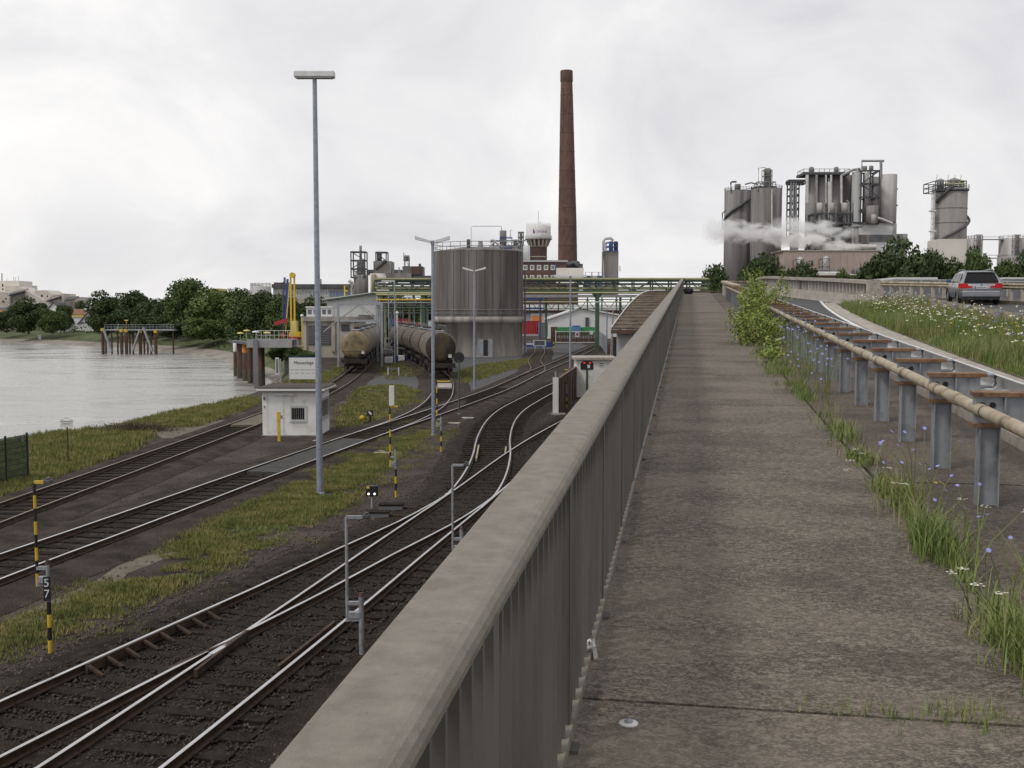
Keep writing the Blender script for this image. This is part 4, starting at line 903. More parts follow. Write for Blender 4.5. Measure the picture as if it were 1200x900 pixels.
# ------------------------------------------------------------------ buildings: generic box with real window openings (frame + recessed pane)
def bldg(name, label, pxr, Y, depth, wall, z0=0., cat='building'):
    a, b = at(pxr[0], pxr[1], Y), at(pxr[2], pxr[1], Y)
    t = thing(name, label, cat, ((a.x + b.x) / 2, Y, z0)); t['x0'] = a.x; t['x1'] = b.x
    mb = MB(); mb.box(a.x, b.x, Y, Y + depth, z0, a.z); mb.build('wall', wall, t)
    return t
def wind(t, Y, px0, py0, px1, py1, frame='shiny', pane='glass', name='window', fw=.12, mull=1):
    a, b = at(px0, py0, Y), at(px1, py1, Y); mb = MB(); f = min(fw, (b.x - a.x) * .2)
    mb.box(a.x, b.x, Y - .06, Y - .004, a.z - f, a.z); mb.box(a.x, b.x, Y - .06, Y - .004, b.z, b.z + f); mb.box(a.x, a.x + f, Y - .06, Y - .004, b.z + f, a.z - f); mb.box(b.x - f, b.x, Y - .06, Y - .004, b.z + f, a.z - f)
    for k in range(mull): x = a.x + (b.x - a.x) * (k + 1) / (mull + 1); mb.box(x - f * .3, x + f * .3, Y - .055, Y - .004, b.z + f, a.z - f)
    o = mb.build(name, frame, t); mb = MB(); mb.box(a.x + f, b.x - f, Y - .02, Y - .002, b.z + f, a.z - f); mb.build('pane', pane, o); return o
def panel(t, name, m, Y, px0, py0, px1, py1, d0=.03, d1=.004, depth=None):
    a, b = at(px0, py0, Y), at(px1, py1, Y); mb = MB(); mb.box(a.x, b.x, Y - d0, Y - d1 if depth is None else Y + depth, b.z, a.z); return mb.build(name, m, t)
# concrete switch house on the river side
sw = bldg('switch_house', 'beige concrete block with big dark louvred doors left of the left train', (355, 374, 418), 138, 9, 'beige')
panel(sw, 'roof_slab', 'conc', 138, 353.5, 371, 419.5, 376.5, .5, 0, 9.3)
for k, (x0, x1, y0, y1) in enumerate(((361.5, 371, 381.5, 404), (371.4, 388, 381.5, 404), (400, 410, 380, 388))):
    d_ = panel(sw, 'louvre_door', 'dgrey', 138, x0, y0, x1, y1, .12)
    for j in range(8):
        yy = y0 + (y1 - y0) * (j + .5) / 8; panel(sw, 'slat', 'steeld', 138, x0 + .3, yy - .3, x1 - .3, yy + .3, .17, .125)
panel(sw, 'door', 'greyb', 138, 400, 388.5, 409.5, 404, .08)
for x0 in (355.2, 388.5, 411): panel(sw, 'pilaster', 'beige', 138, x0, 377, x0 + 4.5, 412, .25, .001)
for k, (x0, x1) in enumerate(((359, 373), (376, 389))):
    t = bldg('roof_cabinet', ['white ventilation cabinet on the switch house roof, left one', 'white ventilation cabinet on the switch house roof, right one'][k], (x0, 360, x1), 140, 3, 'whiteb', at(360, 371.2, 140).z, 'cabinet')
    for j in range(2): panel(t, 'grille', 'dgrey', 140, x0 + 1.5 + j * (x1 - x0) * .5, 363, x0 + (x1 - x0) * .45 + j * (x1 - x0) * .48, 368, .04)
    panel(t, 'lid', 'lamp', 140, x0 - .6, 359, x1 + .6, 360.5, .2, 0, 3.2)
# white loading hall with rising roof
ha = thing('loading_hall', 'white loading hall with rising green edged roof beyond the gantry', 'building', at(410, 372, 168)); ha.location.z = 0
a, b, c, d_ = at(383, 353, 168), at(440, 344, 168), at(440, 372, 168), at(383, 372, 168)
mb = MB(); mb.add([(a.x, 168, 0), (b.x, 168, 0), (b.x, 168, b.z), (a.x, 168, a.z), (a.x, 182, 0), (b.x, 182, 0), (b.x, 182, b.z), (a.x, 182, a.z)], BF); mb.build('wall', 'whiteb', ha)
mb = MB(); mb.add([(a.x - .6, 167.5, a.z + .02), (b.x + .4, 167.5, b.z + .02), (b.x + .4, 182.5, b.z + .02), (a.x - .6, 182.5, a.z + .02), (a.x - .6, 167.5, a.z + .35), (b.x + .4, 167.5, b.z + .35), (b.x + .4, 182.5, b.z + .35), (a.x - .6, 182.5, a.z + .35)], BF); mb.build('roof', 'plate', ha)
mb = MB(); mb.beam((a.x - .6, 167.4, a.z + .1), (b.x + .4, 167.4, b.z + .1), .08, .25); mb.build('gutter', 'green', ha)
for px in (397, 411, 425): panel(ha, 'cladding_seam', 'greyb', 168, px, 352 - (px - 383) * .1, px + .4, 372, .05)
panel(ha, 'window_band', 'dgrey', 168, 420, 369, 438, 374, .1)
t = thing('steam_pipe', 'white elbow pipe and yellow ladder frame on the loading hall', 'pipe', at(413, 352, 170)); mb = MB(); mb.tube([at(412, 352, 170), at(412, 331, 170), at(409, 329, 170)], .35, 10); mb.build('pipe', 'pipel', t)
mb = MB(); mb.tube([at(404, 352, 170), at(404, 335, 170), at(408, 335, 170), at(408, 352, 170)], .12, 6); mb.tube([at(404, 341, 170), at(408, 341, 170)], .1, 5); mb.build('ladder', 'yellow', t)

# ------------------------------------------------------------------ pipe bridge
PBY = 165.
pbz = lambda py: at(600, py, PBY).z
pbx = lambda px: at(px, 340, PBY).x
pb = thing('pipe_bridge', 'long green and yellow pipe bridge crossing behind the round tank', 'pipe bridge', (pbx(700), PBY, 0))
X0, X1 = pbx(440), pbx(828); zt, zb = pbz(328), pbz(342.5)
for yy, nm in ((PBY - 1.3, 'front'), (PBY + 1.3, 'rear')):
    mb = MB(); mb.box(X0, X1, yy - .12, yy + .12, zt - .28, zt); mb.build('top_chord', 'green', pb)
    mb = MB(); mb.box(X0, X1, yy - .12, yy + .12, zb, zb + .28); mb.build('bottom_chord', 'green', pb)
    n = 18
    for k in range(n + 1):
        x = X0 + (X1 - X0) * k / n; mb = MB(); mb.box(x - .1, x + .1, yy - .1, yy + .1, zb + .28, zt - .28); mb.build('upright', 'green', pb)
        if k < n:
            xn = X0 + (X1 - X0) * (k + 1) / n; mb = MB(); mb.beam((x, yy + .02, zb + .2) if k % 2 == 0 else (x, yy + .02, zt - .2), (xn, yy + .02, zt - .2) if k % 2 == 0 else (xn, yy + .02, zb + .2), .1, .13); mb.build('diagonal', 'green', pb)
mb = MB(); mb.box(X0, X1, PBY - 1.6, PBY + 1.6, zt + .03, zt + .28); mb.build('cover_deck', 'ygreen', pb)
for k, (dy, z, r_, m) in enumerate(((-.8, zb + .6, .2, 'ygreen'), (-.2, zb + .55, .16, 'pipel'), (.5, zb + .65, .25, 'ygreen'), (-.7, zb + 1.25, .13, 'galv'), (0, zb + 1.3, .17, 'rustpipe'), (.7, zb + 1.25, .12, 'ygreen'), (-1.45, zb - .12, .13, 'ygreen'), (-.6, zb - .14, .12, 'ygreen'))):
    mb = MB(); mb.cyl((X0, PBY + dy, z), (X1, PBY + dy, z), r_, n=8); mb.build('pipe', m, pb)
for px in (448, 497, 700, 790):
    x = pbx(px)
    for dy in (-1.3, 1.3):
        mb = MB(); mb.box(x - .22, x + .22, PBY + dy - .2, PBY + dy + .2, 0, zb - .02); mb.build('column', 'green', pb)
    mb = MB(); mb.add([(x - .9, PBY - 1.3, zb - .02), (x + .9, PBY - 1.3, zb - .02), (x + .9, PBY + 1.3, zb - .02), (x - .9, PBY + 1.3, zb - .02), (x - .25, PBY - 1.3, zb - .9), (x + .25, PBY - 1.3, zb - .9), (x + .25, PBY + 1.3, zb - .9), (x - .25, PBY + 1.3, zb - .9)], [(0, 1, 2, 3), (7, 6, 5, 4), (4, 5, 1, 0), (5, 6, 2, 1), (6, 7, 3, 2), (7, 4, 0, 3)]); mb.build('haunch', 'green', pb)
for k, (py, m, r_) in enumerate(((345.5, 'ygreen', .17), (351.5, 'yellow', .14), (361, 'green', .1), (355, 'steelm', .12))):
    mb = MB(); mb.cyl((pbx(442), PBY - 1.5, pbz(py)), (pbx(507), PBY - 1.5, pbz(py)), r_, n=8); mb.build('pipe', m, pb)
for k in range(9):
    px = 444 + k * 7; mb = MB(); mb.cyl((pbx(px), PBY - .9 + (k % 3) * .8, 0), (pbx(px), PBY - .9 + (k % 3) * .8, pbz(344 + (k * 5) % 14)), .09 + .05 * (k % 3), n=7); mb.build('riser_pipe', ['galv', 'ygreen', 'steelm', 'pipel'][k % 4], pb)
for k, py in enumerate((333, 336, 339, 348, 354.5, 358, 364, 367)):
    mb = MB(); mb.cyl((pbx(442), PBY - .4 + (k % 4) * .6, pbz(py)), (pbx(508), PBY - .4 + (k % 4) * .6, pbz(py)), .08 + .03 * (k % 3), n=7); mb.build('pipe', ['green', 'steelm', 'ygreen', 'galv'][k % 4], pb)
for px in (455, 470, 485): mb = MB(); mb.box(pbx(px) - .09, pbx(px) + .09, PBY - 1.5, PBY - 1.3, pbz(372), zb - .03); mb.build('hanger', 'green', pb)
# second, thinner truss behind
SBY = 196.
sbx = lambda px: at(px, 350, SBY).x; sbz = lambda py: at(600, py, SBY).z
sb = thing('cable_bridge', 'thin green cable bridge behind and below the pipe bridge', 'cable bridge', (sbx(690), SBY, 0))
xa, xb = sbx(612), sbx(815)
mb = MB(); mb.box(xa, xb, SBY - .6, SBY + .6, sbz(348.6), sbz(345.4)); mb.build('tray', 'steelm', sb)
for py in (351, 362): mb = MB(); mb.box(xa, xb, SBY - .75, SBY - .6, sbz(py + .5), sbz(py - .5)); mb.build('chord', 'green', sb)
mb = MB(); mb.cyl((xa, SBY - .9, sbz(354)), (xb, SBY - .9, sbz(354)), .11, n=8); mb.build('pipe', 'ygreen', sb)
n = 24
for k in range(n):
    x, xn = xa + (xb - xa) * k / n, xa + (xb - xa) * (k + 1) / n; z0_, z1_ = sbz(362), sbz(351)
    mb = MB(); mb.beam((x, SBY - .67, z1_ if k % 2 else z0_), (xn, SBY - .67, z0_ if k % 2 else z1_), .1, .13); mb.build('diagonal', 'green', sb)
    if k % 2: mb = MB(); mb.box(x - .12, x + .12, SBY - .8, SBY - .55, sbz(364), sbz(348.7)); mb.build('hanger', 'green', sb)
for px in (640, 727, 800): x = sbx(px); mb = MB(); mb.box(x - .2, x + .2, SBY - .3, SBY + .3, 0, sbz(348.7)); mb.build('column', 'green', sb)
# blue steel frame beside the tank
bf = thing('blue_portal', 'blue steel frame standing against the right side of the round tank', 'steel frame', at(620, 400, 175)); bf.location.z = 0
for px in (615.5, 633): x = at(px, 400, 175).x; mb = MB(); mb.box(x - .12, x + .12, 174.9, 175.1, 0, at(px, 350, 175).z); mb.build('post', 'blue', bf)
for py in (350, 361): a, b = at(615.5, py, 175), at(636, py, 175); mb = MB(); mb.box(a.x, b.x, 174.8, 175, a.z - .2, a.z + .1); mb.build('beam', 'blue', bf)

# ------------------------------------------------------------------ halls, containers, gate, fence
HL = 272
lh = bldg('long_hall', 'long low hall with white roof edge behind the cable bridge', (600, 366, 746), HL, 12, 'greyb')
panel(lh, 'roof', 'plate', HL, 598, 357, 737, 363.5, 1.2, 0, 13); panel(lh, 'painted_eaves_shadow', 'darkrust', HL, 598, 363.6, 738, 366, .9)  # dark strip below the roof edge stands in for the eaves' shade
for px in range(622, 700, 13): panel(lh, 'bay', 'whiteb', HL, px, 367, px + 12, 386, .12)
gh = thing('gabled_hall', 'small white gabled hall behind the striped gate', 'building', at(680, 390, 245)); gh.location.z = 0
a, b, c_ = at(641, 375.5, 245), at(680, 361.5, 245), at(734, 372, 245)
mb = MB(); pts = [(a.x, 0), (c_.x, 0), (c_.x, c_.z), (b.x, b.z), (a.x, a.z)]; mb.prism([(x, z) for x, z in pts], 245, 265); mb.v = [(x, z, y) for x, y, z in mb.v]; mb.build('wall', 'whiteb', gh)
for p, q in ((a, b), (b, c_)): mb = MB(); mb.add([(p.x - .2, 244.5, p.z + .05), (q.x + .2, 244.5, q.z + .05), (q.x + .2, 265.5, q.z + .05), (p.x - .2, 265.5, p.z + .05)] + [(p.x - .2, 244.5, p.z + .4), (q.x + .2, 244.5, q.z + .4), (q.x + .2, 265.5, q.z + .4), (p.x - .2, 265.5, p.z + .4)], BF); mb.build('roof', 'lamp', gh)
panel(gh, 'chute', 'steeld', 245, 686, 372, 690, 383, .3)
def container(label, px0, py0, px1, py1, Y, m, depth=2.4):
    a, b = at(px0, py0, Y), at(px1, py1, Y); zb_ = max(0, b.z); t = thing('container', label, 'container', ((a.x + b.x) / 2, Y, zb_))
    mb = MB(); n = max(6, int((b.x - a.x) / .25)); pts = []
    for k in range(n + 1): x = a.x + (b.x - a.x) * k / n; pts.append((x, Y - (.08 if k % 2 else 0)))
    mb.prism(pts + [(b.x, Y + depth), (a.x, Y + depth)], zb_ + .1, a.z - .1); mb.build('body', m, t)
    for z in (zb_, a.z - .1): mb = MB(); mb.box(a.x - .02, b.x + .02, Y - .1, Y + depth + .02, z + .002, z + .1); mb.build('frame', m, t)
    return t
container('red shipping container right of the round tank', 612, 376, 632, 391.5, 235, 'red')
container('orange container standing above the red one', 623, 370, 636, 377.5, 262, 'orange'); container('dark grey bin stack beside the red container', 631, 378, 642, 394.5, 232, 'dgrey')
container('green container behind the striped gate, left one', 652, 383.5, 672, 393, 214, 'greenc'); container('light blue container behind the striped gate', 671, 381.5, 680, 393, 212.5, 'bluel'); container('green container behind the striped gate, right one', 681, 383.5, 697, 393, 214, 'greenc')
container('red tank container far behind the trains', 463, 373.5, 478, 383, 205, 'red'); container('blue and white container behind the left train', 456, 373, 462, 385, 204, 'blue')
t = container('red lorry tank behind the right train', 488, 378.5, 499, 384, 200, 'red'); container('white lorry cab behind the right train', 499, 376, 507, 388, 199, 'lamp')
gt = thing('sliding_gate', 'brown striped sliding gate with white frame and red sign', 'gate', at(674, 402, 206)); gt.location.z = 0
ga0, ga1 = at(652, 388.5, 206), at(697, 401.5, 206)
n = 24
for k in range(n): x = ga0.x + (ga1.x - ga0.x) * k / n; mb = MB(); mb.box(x + .03, x + (ga1.x - ga0.x) / n - .03, 205.95, 206.05, .25, ga0.z - .1); mb.build('slat', 'darkrust' if k % 3 else 'rail', gt)
for z in (.1, ga0.z - .1): mb = MB(); mb.box(ga0.x - .1, ga1.x + .1, 205.9, 206.1, z, z + .14); mb.build('frame', 'lamp', gt)
for x in (ga0.x - .2, ga1.x + .1): mb = MB(); mb.box(x, x + .15, 205.9, 206.1, 0, ga0.z + .3); mb.build('post', 'lamp', gt)
a, b = at(674, 389.5, 205.8), at(679, 395, 205.8); mb = MB(); mb.box(a.x, b.x, 205.8, 205.86, b.z, a.z); s1 = mb.build('sign', 'plate', gt); mb = MB(); mb.box(a.x + .2, b.x - .2, 205.76, 205.795, b.z + .3, a.z - .15); mb.build('emblem', 'red', s1)
a, b = at(691, 387.5, 205.8), at(695, 392, 205.8); mb = MB(); mb.box(a.x, b.x, 205.8, 205.86, b.z, a.z); mb.build('sign', 'plate', gt)
mb = MB(); q = at(645.5, 383, 207); q2 = at(653, 402, 207); mb.box(q.x, q2.x, 207, 207.4, 0, q.z); tag(mb.build('brown_panel', 'darkrust'), 'brown steel panel at the left end of the striped gate', 'panel')
fe = thing('sheet_fence', 'grey sheet metal fence running back beside the track to the halls', 'fence', G(716, 416))
p0, p1 = at(711, 410, 150), at(700, 400, 212); p0.z = p1.z = 0; dv = p1 - p0; n = 22
for k in range(n):
    q0_, q1_ = p0 + dv * (k / n), p0 + dv * ((k + .97) / n); mb = MB(); mb.beam(q0_ + Vector((0, 0, 1.3)), q1_ + Vector((0, 0, 1.3)), .06, 2.6); mb.build('sheet', 'galv', fe)
fe2 = thing('sheet_fence', 'grey sheet metal fence below the brown barrel roof', 'fence', G(722, 420))
p0, p1 = at(718, 410, 128), at(752, 405, 132); n = 10
for k in range(n):
    q0_, q1_ = p0.lerp(p1, k / n), p0.lerp(p1, (k + .97) / n); q0_.z = q1_.z = 1.5; mb = MB(); mb.beam(q0_, q1_, .06, 3.0); mb.build('sheet', 'galv', fe2)
# buffer stop
bs = thing('buffer_stop', 'white buffer stop with dark panel at the end of the short siding', 'buffer stop', (4.62, 172, 0))
mb = MB(); mb.box(-1.1, 1.1, -.1, .1, 1.35, 1.5); mb.box(-1.1, 1.1, -.1, .1, .45, .6); mb.box(-1.1, -.85, -.1, .1, .6, 1.35); mb.box(.85, 1.1, -.1, .1, .6, 1.35); mb.build('frame', 'plate', bs, True)
mb = MB(); mb.box(-.85, .85, -.04, .04, .6, 1.35); mb.build('panel', 'dgrey', bs, True)
for x in (-.75, .75): mb = MB(); mb.beam((x, .1, 1.3), (x, 1.6, .1), .12, .12); mb.box(x - .08, x + .08, -.08, .08, .1, .45); mb.build('strut', 'plate', bs, True)
bw = thing('blue_barrier', 'low blue barrier with yellow marker behind the buffer stop', 'barrier', (4, 178, 0))
mb = MB(); a, b = at(617, 400, 178), at(648, 400, 178); mb.box(a.x, b.x, 177.9, 178.1, .1, 1.0); mb.build('board', 'blue', bw); mb = MB(); mb.box(a.x, a.x + 2.2, 177.85, 177.895, .5, .85); mb.build('white_band', 'plate', bw)
for k in range(3): mb = MB(); x = at(649, 400, 177).x; mb.cyl((x, 177, .35 * k), (x, 177, .35 * k + .35), .13, n=8); mb.build('marker_band', 'yellow' if k % 2 == 0 else 'black', bw)
# brown sheet wall with white end post
bwall = thing('steel_wall', 'brown steel sheet wall with a white end post beside the bending siding', 'wall', (2.6, 59.4, 0))
p0, p1 = Vector((2.75, 59.6, 0)), Vector((4.75, 74, 0)); dv = p1 - p0
for k in range(14): a, b = p0 + dv * (k / 14), p0 + dv * ((k + .98) / 14); off = Vector((.03 if k % 2 else 0, 0, 1.03)); mb = MB(); mb.beam(a + off, b + off, .06, 2.1); mb.build('sheet', 'darkrust', bwall)
mb = MB(); mb.beam(p0 + Vector((0, 0, 2.12)), p1 + Vector((0, 0, 2.12)), .14, .06); mb.build('cap', 'rust', bwall)
mb = MB(); mb.box(2.38, 2.7, 59.3, 59.6, 0, 2.15); mb.build('end_post', 'plate', bwall); mb = MB(); mb.cyl((2.54, 59.45, 2.15), (2.54, 59.45, 2.5), .05, n=8); mb.build('stub', 'galv', bwall)
mb = MB(); mb.box(2.3, 3.1, 59.1, 59.28, 0, .12); mb.build('footing', 'kerb', bwall)
# relay cabin and red signal
rc = thing('relay_cabin', 'white flat roofed cabin behind the red signal, half hidden by the railing', 'cabin', (5.9, 72, 0))
mb = MB(); mb.box(4.55, 7.2, 72, 75.2, 0, 2.62); mb.build('wall', 'hutwhite', rc); mb = MB(); mb.box(4.35, 7.4, 71.8, 75.5, 2.64, 2.8); mb.build('roof', 'kerb', rc)
mb = MB(); mb.box(6.1, 6.5, 71.97, 71.997, 2.15, 2.48); sg = mb.build('notice', 'plate', rc); mb = MB(); mb.box(6.15, 6.45, 71.955, 71.968, 2.34, 2.4); mb.box(6.15, 6.4, 71.955, 71.968, 2.22, 2.27); mb.build('lettering', 'dgrey', sg)
rs = thing('red_signal', 'track signal showing two red lights before the white cabin', 'signal', (at(688, 430, 67).x, 67, 0))
mb = MB(); mb.cyl((0, 0, 0), (0, 0, 2.2), .08, n=8); mb.build('post', 'green', rs, True)
mb = MB(); mb.prism([(-.42, 2.2), (.42, 2.2), (.42, 2.62), (.26, 2.82), (-.26, 2.82), (-.42, 2.62)], -.06, .12); mb.v = [(x, z, y) for x, y, z in mb.v]; mb.build('housing', 'black', rs, True)
for x in (-.19, .19): mb = MB(); mb.cyl((x, -.062, 2.66), (x, -.09, 2.66), .062, n=12); mb.build('red_light', 'redlamp', rs, True)
mb = MB(); mb.box(.02, .18, -.09, -.062, 2.32, 2.54); mb.build('white_plate', 'plate', rs, True); mb = MB(); mb.box(-.3, .3, -.04, .04, 2.12, 2.16); mb.build('bracket', 'galv', rs, True)
# barrel roofed shed by the bridge
sh = thing('barrel_roof_shed', 'shed with brown ribbed barrel roof beside the far bridge railing', 'shed', (16, 128, 0))
e0 = Vector((12.2, 126, 0)); ax = Vector((8.8, 25, 0)).normalized(); sd = Vector((ax.y, -ax.x, 0)); prof = []
for k in range(23): t_ = k / 22; prof.append((t_ * 30, 4.0 + 5.0 * math.sin(t_ * math.pi * .62) / math.sin(math.pi * .5)))
for k in range(22):
    (s0, z0_), (s1_, z1_) = prof[k], prof[k + 1]; step = .16
    p0 = e0 + ax * s0 + Vector((0, 0, z0_)); p1 = e0 + ax * s1_ + Vector((0, 0, z1_ - .1)); mb = MB()
    mb.add([p0, p0 + sd * 9, p1 + sd * 9, p1] + [v + Vector((0, 0, step)) for v in (p0, p0 + sd * 9, p1 + sd * 9, p1)], BF); mb.build('roof_panel', 'barrelroof', sh)
mb = MB(); mb.tube([e0 + ax * s + Vector((0, 0, z + .2)) for s, z in prof], .07, 6); mb.build('verge_trim', 'lamp', sh)
mb = MB(); q = e0 + Vector((0, 0, 3.7)); mb.beam(q, q + sd * 9, .3, .5); mb.build('eaves_beam', 'darkrust', sh)
mb = MB(); q0_, q1_ = e0 + ax * 1.2 + sd * .4, e0 + ax * 1.2 + sd * 9; mb.beam(q0_ + Vector((0, 0, 1.85)), q1_ + Vector((0, 0, 1.85)), .2, 3.7); mb.build('wall', 'greyb', sh)

# ------------------------------------------------------------------ near jetty with piles and crane
jt = thing('jetty', 'jetty of brown steel piles with grey gangway left of the switch house', 'jetty', at(300, 440, 132)); jt.location.z = -3
def pile(par, px, wpx, ytop, Y, m, m2=None, yb=None):
    x = at(px, 420, Y).x; r_ = wpx / 2 * Y / 1200; zt_ = at(px, ytop, Y).z
    mb = MB(); mb.lathe([(r_, -6), (r_, zt_), (r_ * .9, zt_ + .03), (0, zt_ + .03)], 12, (x, Y, 0)); p = mb.build('pile', m, par)
    mb = MB(); mb.lathe([(r_ + .02, -3.3), (r_ + .02, -1.5), (r_, -1.45)], 12, (x, Y, 0)); mb.build('tide_band', 'bark' if m != 'galv' else 'conc', p)
    if m2: z_ = at(px, yb, Y).z; mb = MB(); mb.lathe([(r_ + .015, z_), (r_ + .015, zt_ + .04), (0, zt_ + .05)], 12, (x, Y, 0)); mb.build('fender_sleeve', m2, p)
pile(jt, 275.5, 4, 399, 146, 'darkrust', 'plate', 412); pile(jt, 281.5, 8.5, 401, 141, 'darkrust'); pile(jt, 288, 8, 403, 136, 'darkrust', 'orange', 413); pile(jt, 293, 6, 402, 131, 'darkrust'); pile(jt, 299, 6, 403, 128.5, 'darkrust'); pile(jt, 305.5, 9.5, 403, 125.5, 'darkrust')
a, b = at(303, 400, 124), at(352, 400, 128)
mb = MB(); mb.box(a.x - 1.2, b.x, 123, 123.4, at(303, 407, 124).z, at(303, 397.5, 124).z); mb.box(a.x - 1.2, b.x, 125.6, 126, at(303, 407, 124).z, at(303, 397.5, 124).z); mb.build('gangway_girder', 'steelm', jt)
mb = MB(); mb.box(a.x - 1.3, b.x, 123.42, 125.58, at(303, 399, 124).z, at(303, 398, 124).z); mb.build('gangway_deck', 'galv', jt)
mb = MB(); z_ = at(303, 397.5, 124).z
for k in range(9): x = a.x + (b.x - a.x) * k / 8; mb.cyl((x, 123.2, z_), (x, 123.2, z_ + 1.05), .03, n=5)
mb.tube([(a.x, 123.2, z_ + 1.05), (b.x, 123.2, z_ + 1.05)], .03, 5); mb.tube([(a.x, 123.2, z_ + .5), (b.x, 123.2, z_ + .5)], .025, 5); mb.build('railing', 'galvl', jt)
mb = MB(); p, q = at(299, 398, 123), at(301, 452, 121); mb.beam(p, (q.x - .2, 121.5, -4), .5, .5); mb.build('guide_frame', 'dgrey', jt)
mb = MB(); x0_, x1_ = at(275, 400, 144).x, at(300, 400, 128).x; mb.beam((x0_, 144, at(275, 400, 144).z), (x1_, 128, at(300, 400, 128).z - .3), 1.6, .3); mb.build('dolphin_deck', 'steeld', jt)
for k, (px, py, Y) in enumerate(((281.5, 390.5, 140), (289, 387.5, 142), (299.5, 389, 127), (313, 390, 124.5))):
    p = at(px, py, Y); t = thing('jetty_lamp', ['flat yellowish lamp over the outermost jetty pile', 'flat yellowish lamp highest over the jetty piles', 'flat grey lamp over the middle of the jetty', 'flat yellowish lamp over the jetty gangway'][k], 'lamp', (p.x, Y, at(px, 400, Y).z - .1))
    h_ = p.z - t.location.z; mb = MB(); mb.cyl((0, 0, 0), (0, 0, h_), .05, n=6); mb.build('post', 'steelm', t, True); mb = MB(); mb.lathe([(.42, 0), (.36, .12), (.1, .2), (0, .21)], 12, (0, 0, h_ - .05)); mb.v = [(x * 1.1, y * .7, z) for x, y, z in mb.v]; mb.build('shade', 'lamp' if k == 2 else 'yellowl', t, True)
pp = panel(jt, 'control_cabin', 'beige', 125, 337, 405.5, 352, 414.5, 0, 0, 2)
cr_ = thing('jetty_crane', 'yellow loading crane with folded twin booms on the jetty', 'crane', at(345, 398, 130)); 
CY = 130.
def cb(name, m, p, q, w_, Yo=0.):
    a_, b_ = at(*p, CY + Yo), at(*q, CY + Yo); mb = MB(); mb.beam(a_, b_, w_, w_); return mb.build(name, m, cr_)
cb('boom', 'yellow', (340.5, 322), (341.5, 398), .2); cb('boom', 'yellow', (344.8, 322), (345.5, 398), .2)
cb('boom_tip', 'yellow', (340, 323), (345.2, 321.5), .35); mb = MB(); p = at(342.8, 322.5, CY); mb.cyl(p - Vector((0, .3, 0)), p + Vector((0, .3, 0)), .35, n=12); mb.build('sheave', 'yellow', cr_)
cb('strut', 'blue', (337, 327), (334, 376), .25, .8); cb('strut', 'blue', (333, 325), (331.5, 388), .12, .8); cb('strut', 'steeld', (332, 330), (330.5, 395), .1, .5); cb('strut', 'yellowl', (339.5, 330), (334.5, 390), .12, .4)
for k, (m, r4) in enumerate((('yellowl', (341, 376, 348, 394)), ('yellow', (339, 389, 352, 395)), ('red', (339, 394.5, 350, 398)))):
    a_, b_ = at(r4[0], r4[1], CY - .3), at(r4[2], r4[3], CY - .3); mb = MB(); mb.box(a_.x, b_.x, CY - .6 - k * .05, CY + .6 + k * .05, b_.z, a_.z); mb.build(['counterweight', 'slew_frame', 'slew_ring'][k], m, cr_)
mb = MB(); mb.beam(at(322, 379.5, CY), at(337, 375, CY), .5, .5); mb.build('red_boom', 'red', cr_); mb = MB(); mb.box(at(331, 391, CY).x, at(336, 391, CY).x, CY - .9, CY - .8, at(331, 395, CY).z, at(331, 390.5, CY).z); mb.build('sign', 'red', cr_)
mb = MB(); x = at(343, 398, CY).x; mb.box(x - .9, x + .9, CY - .9, CY + .9, -3.5, at(343, 398.2, CY).z); cr_b = mb.build('pedestal', 'steelm', cr_)
lp = thing('globe_lamp', 'pole with white globe lamp beside the switch house', 'lamp post', at(354.5, 410, 126)); lp.location.z = 0
mb = MB(); H_ = at(354, 371, 126).z; mb.cyl((0, 0, 0), (0, 0, H_), .09, n=8); mb.build('pole', 'yellowl', lp, True); mb = MB(); mb.lathe([(0, -.22), (.16, -.15), (.22, 0), (.16, .15), (0, .22)], 12, (0, 0, H_ + .1)); mb.build('globe', 'plate', lp, True)

# ------------------------------------------------------------------ far jetty with yellow topped piles
fj = thing('mooring_jetty', 'far mooring jetty with yellow capped piles and sloping gangways', 'jetty', G(150, 414, -3))
FY = 226.
for k, (px, yt) in enumerate(((120.5, 385), (142.5, 386), (148, 386), (164.5, 387), (182.5, 387))):
    x = at(px, 400, FY).x; zt_ = at(px, yt + 3, FY).z; mb = MB(); mb.cyl((x, FY, -6), (x, FY, zt_), .36, n=10); p = mb.build('pile', 'darkrust', fj)
    mb = MB(); mb.cyl((x, FY, zt_ + .002), (x, FY, zt_ + .62), .38, n=10); mb.build('yellow_cap', 'yellow', p)
for px in (124, 131, 138, 152, 156, 169, 173, 177, 203): x = at(px, 400, FY + 2).x; mb = MB(); mb.cyl((x, FY + 2, -6), (x, FY + 2, at(px, 386, FY).z), .2, n=8); mb.build('pile', 'darkrust', fj)
a, b = at(120, 384, FY), at(202, 387.5, FY); mb = MB(); mb.box(a.x, b.x, FY + 1, FY + 2.6, b.z, b.z + .3); mb.build('deck', 'galv', fj)
mb = MB()
for k in range(21): x = a.x + (b.x - a.x) * k / 20; mb.cyl((x, FY + 1.1, b.z + .3), (x, FY + 1.1, b.z + 1.3), .03, n=4)
for h_ in (.8, 1.3): mb.tube([(a.x, FY + 1.1, b.z + h_), (b.x, FY + 1.1, b.z + h_)], .035, 4)
mb.build('railing', 'galv', fj)
for p, q in (((121, 385), (131, 412)), ((164, 386), (155, 412)), ((168, 384), (179, 412))): mb = MB(); mb.beam(at(*p, FY - .5), at(*q, FY - .5), .7, .3); mb.build('gangway', 'galv', fj)
mb = MB(); p = at(148, 385, FY); mb.tube([p, at(148, 377, FY), at(146, 375.5, FY), at(150, 375.5, FY)], .12, 5); mb.build('davit', 'yellowl', fj)
